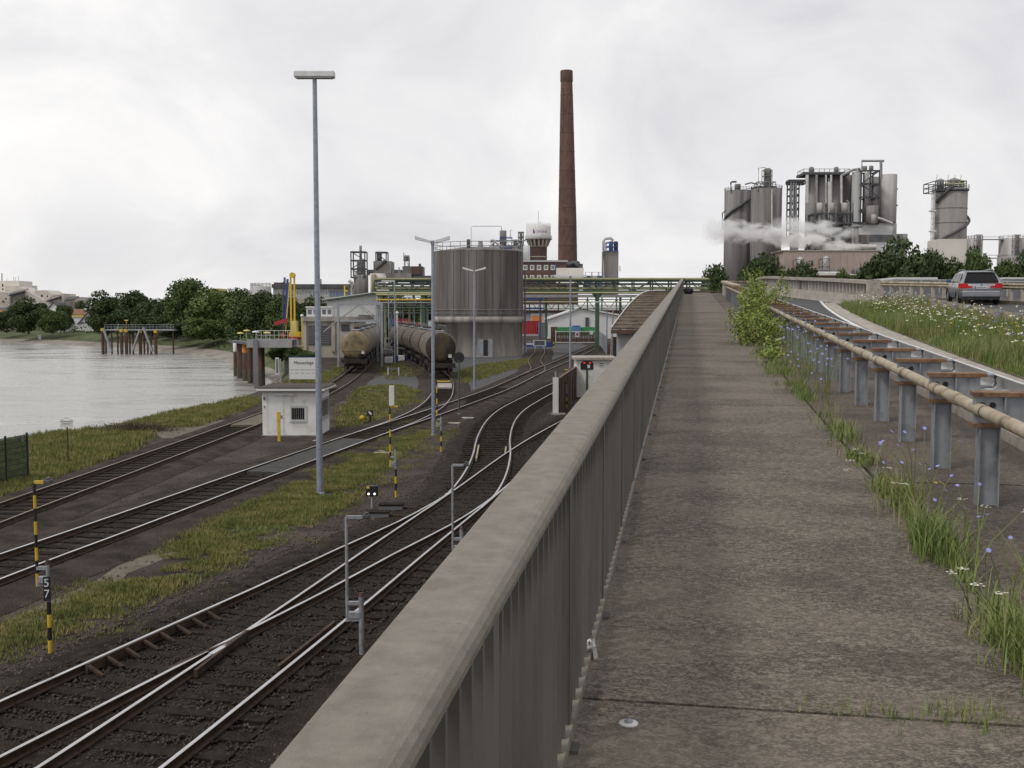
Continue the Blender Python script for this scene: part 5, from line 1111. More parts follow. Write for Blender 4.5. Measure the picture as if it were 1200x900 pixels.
mb = MB(); p = at(46.5, 395, 318); mb.box(p.x - .4, p.x + .4, 317.9, 318.1, p.z - .7, p.z + .7); mb.box(p.x - .05, p.x + .05, 318.11, 318.2, p.z - 2.5, p.z + .6); tag(mb.build('bank_marker', 'plate'), 'small white kilometre board on the far river bank', 'marker')

# ------------------------------------------------------------------ trees
def crown_mesh(name, seed, n, w_, h_, leaf, lobes=26, lean=0., conic=0.):
    r2 = np.random.default_rng(seed); C = []
    while len(C) < lobes:
        p = r2.uniform(-1, 1, 3); zz = p[2] * .5 + .5
        lim = 1 - conic * zz
        if p[0] ** 2 + p[1] ** 2 + p[2] ** 2 < 1 and math.hypot(p[0], p[1]) < lim + .05: C.append((p[0] * .36 * w_, p[1] * .36 * w_, (p[2] * .40 + .5) * h_, r2.uniform(.13, .24) * w_))
    C = np.array(C); k = r2.integers(0, lobes, n); d_ = r2.normal(size=(n, 3)); d_ /= np.linalg.norm(d_, axis=1)[:, None]
    rr = r2.uniform(.35, 1.08, n) ** .6; P = C[k, :3] + d_ * (C[k, 3] * rr)[:, None] * np.array([1, 1, .8]); P[:, 2] = np.maximum(P[:, 2], .02 * h_)
    nn = d_ * .7 + r2.normal(size=(n, 3)) * .6; nn /= np.linalg.norm(nn, axis=1)[:, None]
    t1 = np.cross(nn, r2.normal(size=(n, 3))); t1 /= np.linalg.norm(t1, axis=1)[:, None]; t2 = np.cross(nn, t1); s = leaf * r2.uniform(.5, 1.3, n)
    V = np.stack([P - t1 * s[:, None], P + t2 * (s * .6)[:, None], P + t1 * s[:, None], P - t2 * (s * .6)[:, None]], 1).reshape(-1, 3)
    me = bpy.data.meshes.new(name); F = np.arange(4 * n, dtype=np.int32)
    me.vertices.add(4 * n); me.vertices.foreach_set('co', V.astype(np.float32).ravel()); me.loops.add(4 * n); me.loops.foreach_set('vertex_index', F); me.polygons.add(n)
    me.polygons.foreach_set('loop_start', np.arange(0, 4 * n, 4, dtype=np.int32)); me.polygons.foreach_set('loop_total', np.full(n, 4, np.int32)); me.update(calc_edges=True)
    return me, C
PROTO = []
for k in range(6):
    me, C = crown_mesh('crown', 40 + k, 14000, 10, 10, .3, 30 + 4 * k, conic=[.1, .35, .2, .45, .0, .3][k])
    tb = MB(); tb.tube([(0, 0, -.3), (.1, 0, 2), (.0, .1, 5), (0, 0, 8)], [.42, .34, .24, .08], 8)
    for j in range(7): c = C[j]; tb.tube([(0, 0, 1.5 + j * .6), (c[0] * .5, c[1] * .5, 2.2 + (c[2] - 2) * .5), (c[0], c[1], c[2])], [.16, .1, .03], 5)
    tme = tb.mesh('trunk'); tb.fix(tme); PROTO.append((me, tme))
def tree(label, px, ybase, ytop, wpx, Y, kind, m, group, name='broadleaf_tree', z=None):
    zt_ = at(px, ytop, Y).z; z0_ = at(px, ybase, Y).z if z is None else z; z0_ = z0_ if z is not None else max(0, min(z0_, 2)); h_ = zt_ - z0_; w_ = wpx * Y / 1200
    x = at(px, 400, Y).x; t = thing(name, label, 'tree', (x, Y, z0_), random.uniform(0, 6.28), group)
    me, tme = PROTO[kind]; key = me.name + m
    if key not in MEC:
        c = me.copy(); c.materials.clear(); c.materials.append(M[m]); MEC[key] = c
    o = link('crown', MEC[key], None, t); o.scale = (w_ / 7.2, w_ / 7.2, h_ / 9.4); o.location = (0, 0, 0)
    o = link('trunk', tme, 'bark', t); o.scale = (w_ / 10, w_ / 10, h_ / 10); return t
MEC = {}
LT = [(8, 396, 366, 24, 330, 1, 'leafd', 'dark tree at the left edge behind the far river bank'), (34, 396, 351, 34, 318, 0, 'leafd', 'round dark tree before the terraced flats'), (62, 394, 361, 26, 316, 4, 'leafm', 'lower light green tree next to the round dark one'), (76, 388, 357, 16, 330, 2, 'leafd', 'slim dark tree by the white gabled house'), (96, 384, 354, 14, 420, 3, 'leafd', 'far small tree above the brown roofed house'),
      (126, 400, 345, 36, 292, 0, 'leafd', 'rounded tree at the left end of the bank wood'), (156, 400, 341, 38, 288, 2, 'leafd', 'second tree of the bank wood, behind the mooring jetty'), (178, 402, 349, 36, 280, 4, 'leafd', 'lower dark tree behind the mooring jetty'), (202, 402, 352, 40, 270, 1, 'leafd', 'dark tree right of the mooring jetty'), (222, 402, 331, 48, 262, 5, 'leafm', 'tallest tree of the bank wood'), (250, 408, 343, 50, 245, 0, 'leafl', 'broad light green tree of the bank wood'), (272, 408, 338, 44, 258, 2, 'leafm', 'tall tree right of the broad light green one'), (292, 412, 346, 46, 232, 4, 'leafm', 'tree behind the jetty lamps'), (312, 408, 345, 44, 226, 1, 'leafd', 'dark tree behind the yellow crane'), (334, 404, 348, 36, 222, 3, 'leafm', 'tree just left of the yellow booms'), (362, 398, 351, 44, 232, 0, 'leafd', 'tree behind the tall lamp mast'), (392, 394, 356, 30, 235, 5, 'leafd', 'tree behind the loading hall'), (238, 412, 372, 40, 236, 4, 'leafl', 'low pale tree at the water edge'), (206, 408, 378, 30, 246, 2, 'leafd', 'low dark bushy tree on the bank slope')]
for q in LT: tree(q[7], *q[:7], 'trees on the far river bank')
for k, (px, yb_, yt_, w_, Y) in enumerate(((330, 440, 405, 30, 128), (346, 436, 408, 24, 124), (362, 436, 412, 24, 122))): tree(['willow like bush behind the jetty piles', 'bush under the jetty control cabin', 'low bush behind the sign board'][k], px, yb_, yt_, w_, Y, k, 'leafm', 'bushes by the jetty', 'bush', 0)
for k, (px, yb_, yt_, w_, Y, m) in enumerate(((468, 400, 346, 52, 225, 'leafd'), (498, 400, 350, 44, 228, 'leafd'))): tree(['dark tree under the pipe bridge behind the trains', 'second dark tree under the pipe bridge by the tank'][k], px, yb_, yt_, w_, Y, k, m, 'trees behind the trains')
RT = [(838, 345, 315, 34, 185, 3, 'leafd', 'dark tree beyond the crest left of the bush'), (866, 344, 322, 26, 190, 0, 'leafd', 'low dark tree right of the crest'), (896, 340, 298, 44, 205, 2, 'leafd', 'dark tree before the left silo pair'), (938, 340, 305, 46, 205, 4, 'leafd', 'broad dark tree before the pinkish hall'), (985, 340, 322, 26, 200, 1, 'leafm', 'small green tree before the red brick hall'), (1006, 340, 324, 22, 205, 5, 'leafm', 'small green tree next to the big round one'),
      (1048, 338, 288, 66, 196, 0, 'leafd', 'big round dark tree right of the pinkish hall'), (1086, 336, 300, 36, 205, 5, 'leafd', 'dark tree left of the lone silo foot'), (1112, 336, 303, 38, 205, 2, 'leafd', 'dark tree below the lone silo'), (1140, 334, 298, 34, 200, 1, 'leafm', 'spindly lighter tree above the silver car'), (1164, 334, 303, 40, 205, 4, 'leafm', 'tree right above the silver car'), (1192, 334, 302, 40, 205, 0, 'leafd', 'tree at the right edge behind the road')]
for q in RT: tree(q[7], *q[:7], 'trees beyond the road', z=0)
# dense undergrowth along the far bank: one mass
P = []
for k in range(len(lip) - 12):
    a, b = lip[nnear - 1 + min(k, len(lip) - nnear - 1)], lip[min(nnear + k, len(lip) - 1)]
    n_ = int((b - a).length * 28)
    if n_ > 9000: continue
    t_ = rng.random(n_)[:, None]; q = np.array(a)[None] * (1 - t_) + np.array(b)[None] * t_; q[:, :2] += rng.normal(0, 5, (n_, 2)) + np.array([1, 10]); q[:, 2] = np.abs(rng.normal(0, 1.0, n_)) * (vnoise(q[:, :2], .11, 4) > .45) * 1.3 + .15
    P.append(q)
P = np.concatenate(P)[:60000]; n_ = len(P); t1 = rng.normal(size=(n_, 3)); t1 /= np.linalg.norm(t1, axis=1)[:, None]; t2 = np.cross(t1, rng.normal(size=(n_, 3))); t2 /= np.linalg.norm(t2, axis=1)[:, None]; s = rng.uniform(.2, .45, n_)[:, None]
V = np.stack([P - t1 * s, P + t2 * s * .6, P + t1 * s, P - t2 * s * .6], 1).reshape(-1, 3); tag(npmesh('undergrowth', V, np.arange(4 * n_).reshape(-1, 4), 'leafm'), 'low green undergrowth along the far river bank', 'undergrowth', kind='stuff')

# ------------------------------------------------------------------ far left: flats and houses
def gable(label, px0, px1, yeave, yridge, Y, depth, wall, roofm, side=False, ybase=None, name='house', wins=()):
    a, b = at(px0, yeave, Y), at(px1, yeave, Y); zr = at(px0, yridge, Y).z; z0_ = 0; t = thing(name, label, 'house', ((a.x + b.x) / 2, Y, z0_))
    if side:                      # gable end faces the camera
        mb = MB(); mb.prism([(a.x, z0_), (b.x, z0_), (b.x, a.z), ((a.x + b.x) / 2, zr), (a.x, a.z)], Y, Y + depth); mb.v = [(x, z, y) for x, y, z in mb.v]; mb.build('wall', wall, t); xm = (a.x + b.x) / 2
        for s, xe in ((-1, a.x - .4), (1, b.x + .4)): mb = MB(); ze = a.z - .2; mb.add([(xe, Y - .4, ze), (xm, Y - .4, zr + .05), (xm, Y + depth, zr + .05), (xe, Y + depth, ze), (xe, Y - .4, ze + .3), (xm, Y - .4, zr + .35), (xm, Y + depth, zr + .35), (xe, Y + depth, ze + .3)], BF); mb.build('roof', roofm, t)
    else:
        mb = MB(); mb.box(a.x, b.x, Y, Y + depth, z0_, a.z); mb.build('wall', wall, t)
        mb = MB(); mb.add([(a.x - .4, Y - .5, a.z - .1), (b.x + .4, Y - .5, a.z - .1), (b.x + .4, Y + depth / 2, zr), (a.x - .4, Y + depth / 2, zr), (b.x + .4, Y + depth + .5, a.z - .1), (a.x - .4, Y + depth + .5, a.z - .1)], [(0, 1, 2, 3), (3, 2, 4, 5), (0, 3, 5), (1, 4, 2), (0, 5, 4, 1)]); mb.build('roof', roofm, t)
    for q in wins: wind(t, Y, *q, fw=.2)
    return t
t = gable('house with brown tiled roof and yellow band on the far bank', 81, 107, 368, 362, 345, 10, 'hutwhite', 'tile', wins=((82.5, 375.5, 88.5, 381),)); panel(t, 'yellow_band', 'yellowl', 345, 81.5, 368, 101, 371.5, .3); panel(t, 'chimney', 'hutwhite', 347, 98, 360.5, 101, 364, 0, 0, 1)
t = gable('white gabled annex beside the brown roofed house', 93, 116, 379, 366, 338, 9, 'hutwhite', 'slate', True, wins=((93.5, 377, 105, 380),))
gable('white gabled house behind the trees of the far bank', 57, 69, 362, 355, 380, 10, 'hutwhite', 'slate', True); gable('pinkish house with dark roof at the left edge of the far bank', 3, 19, 369, 360, 350, 10, 'pinkb', 'slate', wins=((3.5, 371, 6.5, 379),))
t = gable('house with orange awning at the far left edge', -30, 5, 366, 360, 372, 10, 'pinkb', 'slate'); panel(t, 'awning', 'orange', 372, -10, 363.5, 4, 368, .5)
gable('low white sheds before the brown roofed house', 56, 76, 378, 376, 336, 6, 'hutwhite', 'greyb', wins=((61, 379, 67, 381.5),))
fl = thing('terraced_flats', 'stepped beige block of flats with slanted roofs on the skyline', 'building', at(40, 360, 620)); fl.location.z = 0; FYY = 620.
def fblock(x0, x1, yl, yr, m, Y, nm='wall', dp=18):
    a, b, = at(x0, yl, Y), at(x1, yr, Y); mb = MB(); mb.add([(a.x, Y, 0), (b.x, Y, 0), (b.x, Y + dp, 0), (a.x, Y + dp, 0), (a.x, Y, a.z), (b.x, Y, b.z), (b.x, Y + dp, b.z), (a.x, Y + dp, a.z)], BF); return mb.build(nm, m, fl)
fblock(-40, 22, 329, 329, 'cream', 640); fblock(22, 28, 334, 334, 'cream', 642); fblock(6, 21, 335, 335, 'flat', 636); fblock(21, 30, 335.5, 340, 'flat', 634); fblock(10, 29, 343, 339, 'flat', 630); fblock(29, 52, 339, 353, 'flat', 628); fblock(-40, 11, 338, 343, 'flat', 626)
fblock(41, 54, 340.5, 340, 'flat', 634); fblock(54, 62, 340, 345, 'flat', 632); fblock(52, 74, 351, 345, 'flat', 628); fblock(76, 92, 349, 348, 'flat', 636); fblock(72, 74.2, 344, 344, 'flat', 627)
for x0, y0, x1, y1 in ((10, 343, 28, 339.5), (54, 350, 71, 345.5), (76, 349.3, 88, 348.6)):
    a, b = at(x0, y0, 626), at(x1, y1, 626); mb = MB(); mb.add([(a.x, 626, a.z - 2), (b.x, 626, b.z - 1.4), (b.x, 632, b.z + .5), (a.x, 632, a.z + .5), (a.x, 625.8, a.z - 1.5), (b.x, 625.8, b.z - .9), (b.x, 632, b.z + 1), (a.x, 632, a.z + 1)], BF); mb.build('roof', 'slate', fl)
for q in ((2.5, 333, 4.2, 336), (2.5, 338, 4.2, 340), (13, 349, 14.5, 352), (18, 349, 19.5, 351), (6, 349, 8, 351), (3, 352, 5, 355), (24, 345, 26, 348), (48, 345.5, 50.5, 348), (55, 346, 56.5, 348.5), (70, 350, 71.5, 352), (39, 350, 41, 351.5), (13, 353, 15, 355), (60, 353, 62, 354.5)): panel(fl, 'window', 'glass', 624.8 if q[0] < 28 or q[0] > 50 else 627.9, *q, .4)
for px, yt in ((2.3, 320), (8, 326), (16, 324), (18, 325), (21.5, 324)): a, b = at(px, yt, 645), at(px, 330, 645); mb = MB(); mb.cyl(b, a, .35 if px < 3 else .12, n=5); mb.build('antenna', 'steelm', fl)

# ------------------------------------------------------------------ far left plant
def drum(name, label, px, wpx, ytop, Y, m, z0=0., n=28, cat='tank', roof=.0, par=None):
    r_ = wpx / 2 * Y / 1200; p = at(px, ytop, Y); 
    if par is None: par = thing(name, label, cat, (p.x, Y, z0))
    mb = MB(); mb.lathe([(r_, z0), (r_, p.z), (r_ * .97, p.z + .1), (0, p.z + .1 + roof * r_)], n, (p.x, Y, 0)); mb.build('shell', m, par); return par
t = drum('white_tank', 'white round tank behind the trees left of the crane', 305.5, 24, 336, 300, 'silo', roof=.06); ring_rail(t, (at(305.5, 336, 300).x, 300), 2.9, at(305, 336, 300).z + .1, .9, 16, .05, 'steelm')
lb = bldg('works_building', 'long grey works building with dark roof behind the crane', (320, 337, 414), 380, 20, 'greyb')
panel(lb, 'roof', 'slate', 380, 319, 333, 415, 337.5, 1, 0, 21); panel(lb, 'base_band', 'beige', 380, 320, 349, 414, 356, .4)
for x0 in (325, 329, 347, 350.5, 361.5, 366, 371, 381): wind(lb, 380, x0, 340, x0 + 3.2, 347, fw=.3)
for k in range(7): wind(lb, 380, 386 + k * 3.8, 340, 389.4 + k * 3.8, 348, pane='bluel', frame='steelm', fw=.2)
panel(lb, 'stair_tower', 'brick2', 379.5, 321, 331, 331, 337, .1, 0, 8)
for px, h_ in ((334, 325), (338, 331), (376, 327), (420, 333)): a, b = at(px, 340, 384), at(px, h_, 384); mb = MB(); mb.cyl(a, b, .3, n=8); mb.build('roof_vent', 'steelm', lb)
mb = MB(); a, b = at(320, 345, 380), at(320, 325, 380)
t = bldg('cream_block', 'small yellowish block above the bank wood', (246, 338, 257), 420, 12, 'yellowl'); bldg('grey_block', 'grey flat block above the bank wood right of the yellowish one', (275, 340, 292), 430, 12, 'greyb'); bldg('white_block', 'white slim block above the trees left of the white tank', (294, 333, 300), 425, 10, 'whiteb')

def steel_frame(par, px0, px1, y0, y1, Y, dp, m, levels, r=.18, nbx=1, brace=True):
    a, b = at(px0, y1, Y), at(px1, y0, Y); mb = MB()
    for i in range(nbx + 1):
        x = a.x + (b.x - a.x) * i / nbx
        for y in (Y, Y + dp): mb.beam((x, y, a.z), (x, y, b.z), r, r)
    for k in range(levels + 1):
        z = a.z + (b.z - a.z) * k / levels
        for y in (Y, Y + dp): mb.beam((a.x, y, z), (b.x, y, z), r, r)
        for x in (a.x, b.x): mb.beam((x, Y, z), (x, Y + dp, z), r, r)
        if brace and k < levels:
            z2 = a.z + (b.z - a.z) * (k + 1) / levels; mb.beam((a.x if k % 2 else b.x, Y, z), (b.x if k % 2 else a.x, Y, z2), r * .7, r * .7)
    return mb.build('steel_frame', m, par)
pl = thing('process_plant', 'grey process plant towers left of the round tank', 'plant', at(450, 350, 330)); pl.location.z = 0
LY = 330.
def pdrum(px, w_, yt, yb_, m, Y=LY, nm='vessel', roof=0., n=22):
    a = at(px, yt, Y); b = at(px, yb_, Y); r_ = w_ / 2 * Y / 1200; mb = MB(); mb.lathe([(0, b.z), (r_, b.z), (r_, a.z), (r_ * .96, a.z + .05), (0, a.z + .05 + roof * r_)], n, (a.x, Y, 0)); return mb.build(nm, m, CUR)
def pbox(x0, y0, x1, y1, m, Y=LY, dp=8, nm='housing'):
    a, b = at(x0, y0, Y), at(x1, y1, Y); mb = MB(); mb.box(a.x, b.x, Y, Y + dp, b.z, a.z); return mb.build(nm, m, CUR)
def ppipe(pts, r_, m, Y=LY, nm='pipe', n=7):
    mb = MB(); mb.tube([at(x, y, Y) for x, y in pts], r_, n); return mb.build(nm, m, CUR)
CUR = pl
pdrum(423, 17, 322, 360, 'silod', nm='silo'); pdrum(423, 10, 305, 321.8, 'silod', LY + 1); pdrum(422.5, 3, 288, 305, 'steelm', LY + 1, 'stack')
steel_frame(pl, 411.5, 427.5, 295, 325, LY - 2, 5, 'steeld', 3, .35)
pdrum(442.5, 18, 321, 360, 'cream', LY - 4, 'silo'); pdrum(438, 6, 321.5, 345, 'rustpipe', LY - 7, 'silo')
pbox(437.5, 306, 458.5, 322, 'silob', LY, 9); pdrum(444.5, 6, 296, 306, 'silod', LY + 2); steel_frame(pl, 440.5, 452.5, 295.5, 306, LY + 1, 5, 'steeld', 1, .35)
ppipe([(440, 315), (452, 305)], .6, 'steeld', LY - .5, 'stair'); pbox(430, 316, 470, 322, 'steelm', LY + 3, 8); pbox(452, 320, 482, 330, 'silob', LY - 1, 9); pbox(480, 323, 508, 333, 'slate', LY, 9)
pbox(471.5, 312, 495, 322.5, 'dgrey', LY, 9); pbox(482, 312.2, 494, 321, 'brick2', LY - .3, 1); pdrum(476.5, 6.5, 299.5, 306, 'silob', LY + 2); steel_frame(pl, 474, 479, 301, 312, LY + 1, 2, 'steelm', 1, .25); ppipe([(473, 306), (473, 296), (476, 300)], .12, 'steelm'); pbox(490.5, 309, 493, 312, 'steeld', LY, 2)
pbox(460, 316, 461.2, 322, 'steelm', LY, 1, 'stack'); pbox(467, 313, 468, 322, 'steelm', LY, 1, 'stack')
ring_rail(pl, (at(423, 321, LY).x, LY), 17 / 2 * LY / 1200, at(423, 322, LY).z, 1.1, 12, .06, 'steelm')

# plant behind the tank and water tower
p2 = thing('rooftop_plant', 'cluster of pipes and vessels above the round tank', 'plant', at(592, 290, 300)); p2.location.z = 0; CUR = p2
pbox(573, 287, 615, 300, 'whiteb', 300, 8); pdrum(589.5, 8, 270.5, 288, 'silob', 298); steel_frame(p2, 586, 600, 278, 290, 296, 4, 'blue', 1, .2); pdrum(577, 4.5, 281, 288, 'steelm', 298); pdrum(604, 5, 281, 288, 'steelm', 298); steel_frame(p2, 607.5, 613.5, 272, 290, 297, 2.5, 'steeld', 3, .22); pdrum(610.5, 3.6, 272, 290, 'steelm', 298.5)
ppipe([(575, 282), (616, 282)], .2, 'steelm', 297); ppipe([(598, 280), (598, 270), (600, 270)], .15, 'pipel', 297); ppipe([(574, 288), (580, 283), (586, 288)], .4, 'pipel', 296); pdrum(617, 8, 288, 306, 'whiteb', 297)
wt = thing('water_tower', 'white topped water tower with purple lettering beside the brick chimney', 'water tower', at(631, 330, 310)); wt.location.z = 0; WY = 310.; CUR = wt
wx = at(631, 300, WY).x; zz = lambda py: at(631, py, WY).z; sc = WY / 1200
mb = MB(); r_ = 14.3 * sc; mb.lathe([(r_ * .99, zz(279.5)), (r_, zz(279)), (r_, zz(266.5)), (r_ * .96, zz(265)), (r_ * .4, zz(262.5)), (2.5 * sc, zz(262)), (2.4 * sc, zz(260.5)), (0, zz(260))], 40, (wx, WY, 0)); mb.build('tank', 'hutwhite', wt)
mb = MB(); mb.lathe([(r_ * .98, zz(279.6)), (15.8 * sc, zz(280)), (15.8 * sc, zz(281)), (r_ * .9, zz(281.2))], 40, (wx, WY, 0)); mb.build('gallery', 'steelm', wt); ring_rail(wt, (wx, WY), 15.5 * sc, zz(280), .9, 20, .05, 'lamp'); ring_rail(wt, (wx, WY), 13.9 * sc, zz(266), .9, 20, .04, 'lamp')
mb = MB(); mb.lathe([(r_ * .88, zz(281.2)), (10.5 * sc, zz(288)), (10 * sc, zz(289)), (9.8 * sc, zz(306)), (9.8 * sc, 0)], 32, (wx, WY, 0)); mb.build('shaft', 'brick2', wt)
for k in range(16): a_ = 2 * math.pi * k / 16; mb = MB(); mb.beam((wx + 10.4 * sc * math.cos(a_), WY + 10.4 * sc * math.sin(a_), zz(288.5)), (wx + 13.4 * sc * math.cos(a_), WY + 13.4 * sc * math.sin(a_), zz(281.3)), .5, .5); mb.build('bracket', 'beige', wt)
mb = MB(); mb.lathe([(10.2 * sc, zz(288.7)), (10.4 * sc, zz(288.7)), (10.4 * sc, zz(289.6)), (10.1 * sc, zz(289.6))], 32, (wx, WY, 0)); mb.build('ledge', 'beige', wt)
mb = MB(); mb.lathe([(10 * sc, zz(300.8)), (10.2 * sc, zz(300.8)), (10.2 * sc, zz(302)), (10 * sc, zz(302))], 32, (wx, WY, 0)); mb.build('ledge', 'beige', wt); mb = MB(); mb.cyl((wx, WY, zz(260)), (wx, WY, zz(247)), .06, n=5); mb.build('antenna', 'steelm', wt)
me = text_mesh('EVONIK', 1.0)
for v in me.vertices: x, y, z = v.co; th = (x + 1.15) / r_; v.co = (r_ * math.sin(th) + .0, -(r_ + .03) * math.cos(th) - z, y)
o = link('lettering', me, 'purple', wt); o.location = (0, 0, zz(272.6)); 
mb = MB(); th0 = -1.45 / r_
for k in range(6): a0 = th0 - .09 + .03 * k; h0, h1 = zz(274.6) , zz(270.3) + (.25 if k < 3 else -.3); mb.add([(wx + (r_ + .04) * math.sin(a0 + s_), WY - (r_ + .04) * math.cos(a0 + s_), h) for h in (h0, h1) for s_ in (0, .027)], [(0, 1, 3, 2)])
mb.build('emblem', 'purple', wt)
# brick chimney
CHY = 350.; ch = thing('chimney', 'tall tapering red brown brick chimney', 'chimney', at(666, 330, CHY)); ch.location.z = 0; sc = CHY / 1200
pr = []
for px_, rr in ((0, 12.5), (322, 11.6), (307, 11.2), (260, 10.6), (200, 9.2), (140, 7.9), (100, 6.9), (97, 6.7)): pr.append((rr * sc, 0 if px_ == 0 else at(666, px_, CHY).z))
cxm = at(666, 300, CHY).x; cxt = at(664, 90, CHY).x
mb = MB(); mb.lathe(pr, 40, (cxm, CHY, 0)); zt_ = pr[-1][1]; mb.v = [(x + (cxt - cxm) * z / zt_, y, z) for x, y, z in mb.v]; mb.build('shaft', 'brick', ch)
mb = MB(); mb.lathe([(6.75 * sc, at(666, 97, CHY).z), (7.3 * sc, at(666, 95, CHY).z), (7.2 * sc, at(666, 84, CHY).z), (6.9 * sc, at(666, 83, CHY).z), (5 * sc, at(666, 83.2, CHY).z), (5 * sc, at(666, 100, CHY).z)], 40, (cxm, CHY, 0)); mb.v = [(x + (cxt - cxm) * z / zt_, y, z) for x, y, z in mb.v]; mb.build('crown', 'brick2', ch)
for k in range(9):
    py = 112 + k * 22; z = at(666, py, CHY).z; rr = np.interp(py, [100, 140, 200, 260, 307], [6.9, 7.9, 9.2, 10.6, 11.2]) * sc; mb = MB(); mb.lathe([(rr + .01, z - .12), (rr + .05, z - .1), (rr + .05, z + .1), (rr + .01, z + .12)], 40, (cxm + (cxt - cxm) * z / zt_, CHY, 0)); mb.build('steel_band', 'brick2', ch)
mb = MB(); mb.tube([(cxm - 11 * sc * .4 + (cxt - cxm) * q, CHY - 10.4 * sc * (1 - .42 * q), 12 + (zt_ - 14) * q) for q in (0, .5, 1)], .09, 5); mb.build('ladder', 'brick2', ch)
# brick office
BY = 290.; bo = bldg('brick_office', 'brown brick office block with white windows below the chimney', (611, 306.5, 664), BY, 14, 'brick2'); panel(bo, 'cornice', 'greyb', BY, 609, 305, 665.5, 307, .5, 0, 15)
for row in ((310.5, 316.5), (322.5, 328.5)):
    for k in range(6):
        x0 = 613 + k * 8.1
        if x0 < 652: wind(bo, BY, x0, row[0], x0 + 5, row[1], frame='plate', fw=.22)
panel(bo, 'down_pipe', 'blue', BY, 650.5, 308, 652, 330, .4); panel(bo, 'stair_bay', 'cream', BY - 2, 652, 314, 684, 332, 0, 0, 6)
t = thing('dark_dome', 'dark curved roof vessel at the chimney foot', 'vessel', at(670, 315, 300)); CUR = t; pbox(662, 309, 683, 316, 'dgrey', 300, 6, 'casing'); pdrum(676, 7, 307, 312, 'slate', 299.5, roof=.5); ppipe([(662, 312), (672, 308), (682, 316)], .7, 'slate', 299)
t = thing('grey_tower', 'lone grey square tower with blue pipework right of the chimney', 'tower', at(715, 330, 300)); t.location.z = 0; CUR = t
pbox(707, 294, 724.5, 345, 'silob', 300, 5, 'shaft'); ppipe([(707.3, 340), (707.3, 283), (709, 279.5), (716, 279), (719, 282)], .45, 'pipel', 299.3); steel_frame(t, 711, 724, 284, 294, 299.5, 4, 'blue', 2, .2); pdrum(716, 5, 283, 293.5, 'bluel', 301); pdrum(721.5, 4.5, 283, 293.5, 'steeld', 301); pbox(706.5, 330, 724.8, 331, 'greyb', 299.8, .3, 'ledge')
ppipe([(725.5, 312), (726.5, 312), (726.5, 318)], .12, 'steelm', 300)
for k in range(3): t = thing('roof_railing', ['thin roof railing over a blue box, nearest the chimney foot', 'thin roof railing over a white box between chimney and grey tower', 'thin roof railing over a blue box, nearest the grey tower'][k], 'railing', at(690 + k * 5, 330, 305), group='roof railings'); t.location.z = 0; CUR = t; ppipe([(686 + k * 8, 332), (686 + k * 8, 319), (693 + k * 8, 319), (693 + k * 8, 332)], .1, 'steelm', 305, 'rail'); pbox(684 + k * 8, 323, 692 + k * 8, 340, 'whiteb' if k == 1 else 'bluel', 306, 4, 'housing')

# ================================================================== RIGHT: silo works
SY = 380.
s1 = thing('silo_pair', 'pair of tall dark concrete silos behind the steam', 'silos', at(881, 330, SY)); s1.location.z = 0; CUR = s1
pdrum(865, 31, 224, 375, 'silod', SY + 8, 'silo', n=36); pdrum(898.5, 35, 222, 375, 'silod', SY, 'silo', n=36)
for px, w_, py, Y in ((865, 31, 224, SY + 8), (898.5, 35, 222, SY)): p = at(px, py, Y); ring_rail(s1, (p.x, Y), w_ / 2 * Y / 1200, p.z, 1.1, 22, .07, 'steeld')
mb = MB(); p = at(865, 300, SY + 8); r_ = 15.5 * (SY + 8) / 1200 + .5; pts = []
for k in range(22): f = k / 21; a_ = math.pi * (1.02 + .93 * f); pts.append((p.x + r_ * math.cos(a_), SY + 8 + r_ * math.sin(a_), at(865, 256 - 34 * f, SY).z))
mb.tube(pts, .5, 6); mb.build('stair', 'steeld', s1)
ppipe([(847, 268), (846.5, 250), (851, 246)], .25, 'silod', SY + 2); ppipe([(856.5, 224), (856.5, 214), (858, 213), (863, 213)], .35, 'steeld', SY + 4); pdrum(864.5, 7, 216, 224, 'silod', SY + 8)
pbox(886, 218, 910, 223, 'steeld', SY - 3, 6); steel_frame(s1, 888, 909, 213, 223, SY - 4, 5, 'steelm', 1, .25, 3); pdrum(900, 8, 200, 222, 'silod', SY); pdrum(899.5, 7, 197.5, 206, 'silob', SY - 1); steel_frame(s1, 895, 905, 199, 220, SY - 2, 3, 'steelm', 3, .22); ppipe([(889, 214), (889, 197), (897, 196)], .14, 'steelm', SY - 2); ppipe([(904.5, 222), (904.5, 280)], .3, 'pipel', SY - 6); ppipe([(873, 216), (880, 214), (888, 216)], .3, 'steelm', SY + 3)
pbox(880.6, 226, 881.2, 300, 'plate', SY + 2, .6, 'seam_pipe')
# silo battery
s2 = thing('silo_battery', 'battery of pale grey silos with dark steel galleries and pipes', 'silos', at(995, 330, SY)); s2.location.z = 0; CUR = s2
for k, (px, w_, yt, m) in enumerate(((951, 13, 207, 'silo'), (964, 14, 205, 'silo'), (979, 14, 206, 'silob'), (993, 15, 206, 'silod'), (1041.5, 19, 205, 'silo'), (1025, 14, 208, 'silob'))): pdrum(px, w_, yt, 300, m, SY + (k % 2) * 2, 'silo', roof=.12, n=30)
for px, w_, py in ((951, 13.2, 241), (964, 14.2, 241), (979, 14.2, 241), (993, 15.2, 241), (1041.5, 19.2, 241), (1041.5, 19.2, 222)): p = at(px, py, SY + 1); mb = MB(); r_ = (w_ / 2 + .25) * SY / 1200; mb.lathe([(r_ - .2, p.z - .2), (r_ + .1, p.z - .15), (r_ + .1, p.z + .15), (r_ - .2, p.z + .2)], 26, (p.x, SY + 1, 0)); mb.build('stiffener_ring', 'silob', s2)
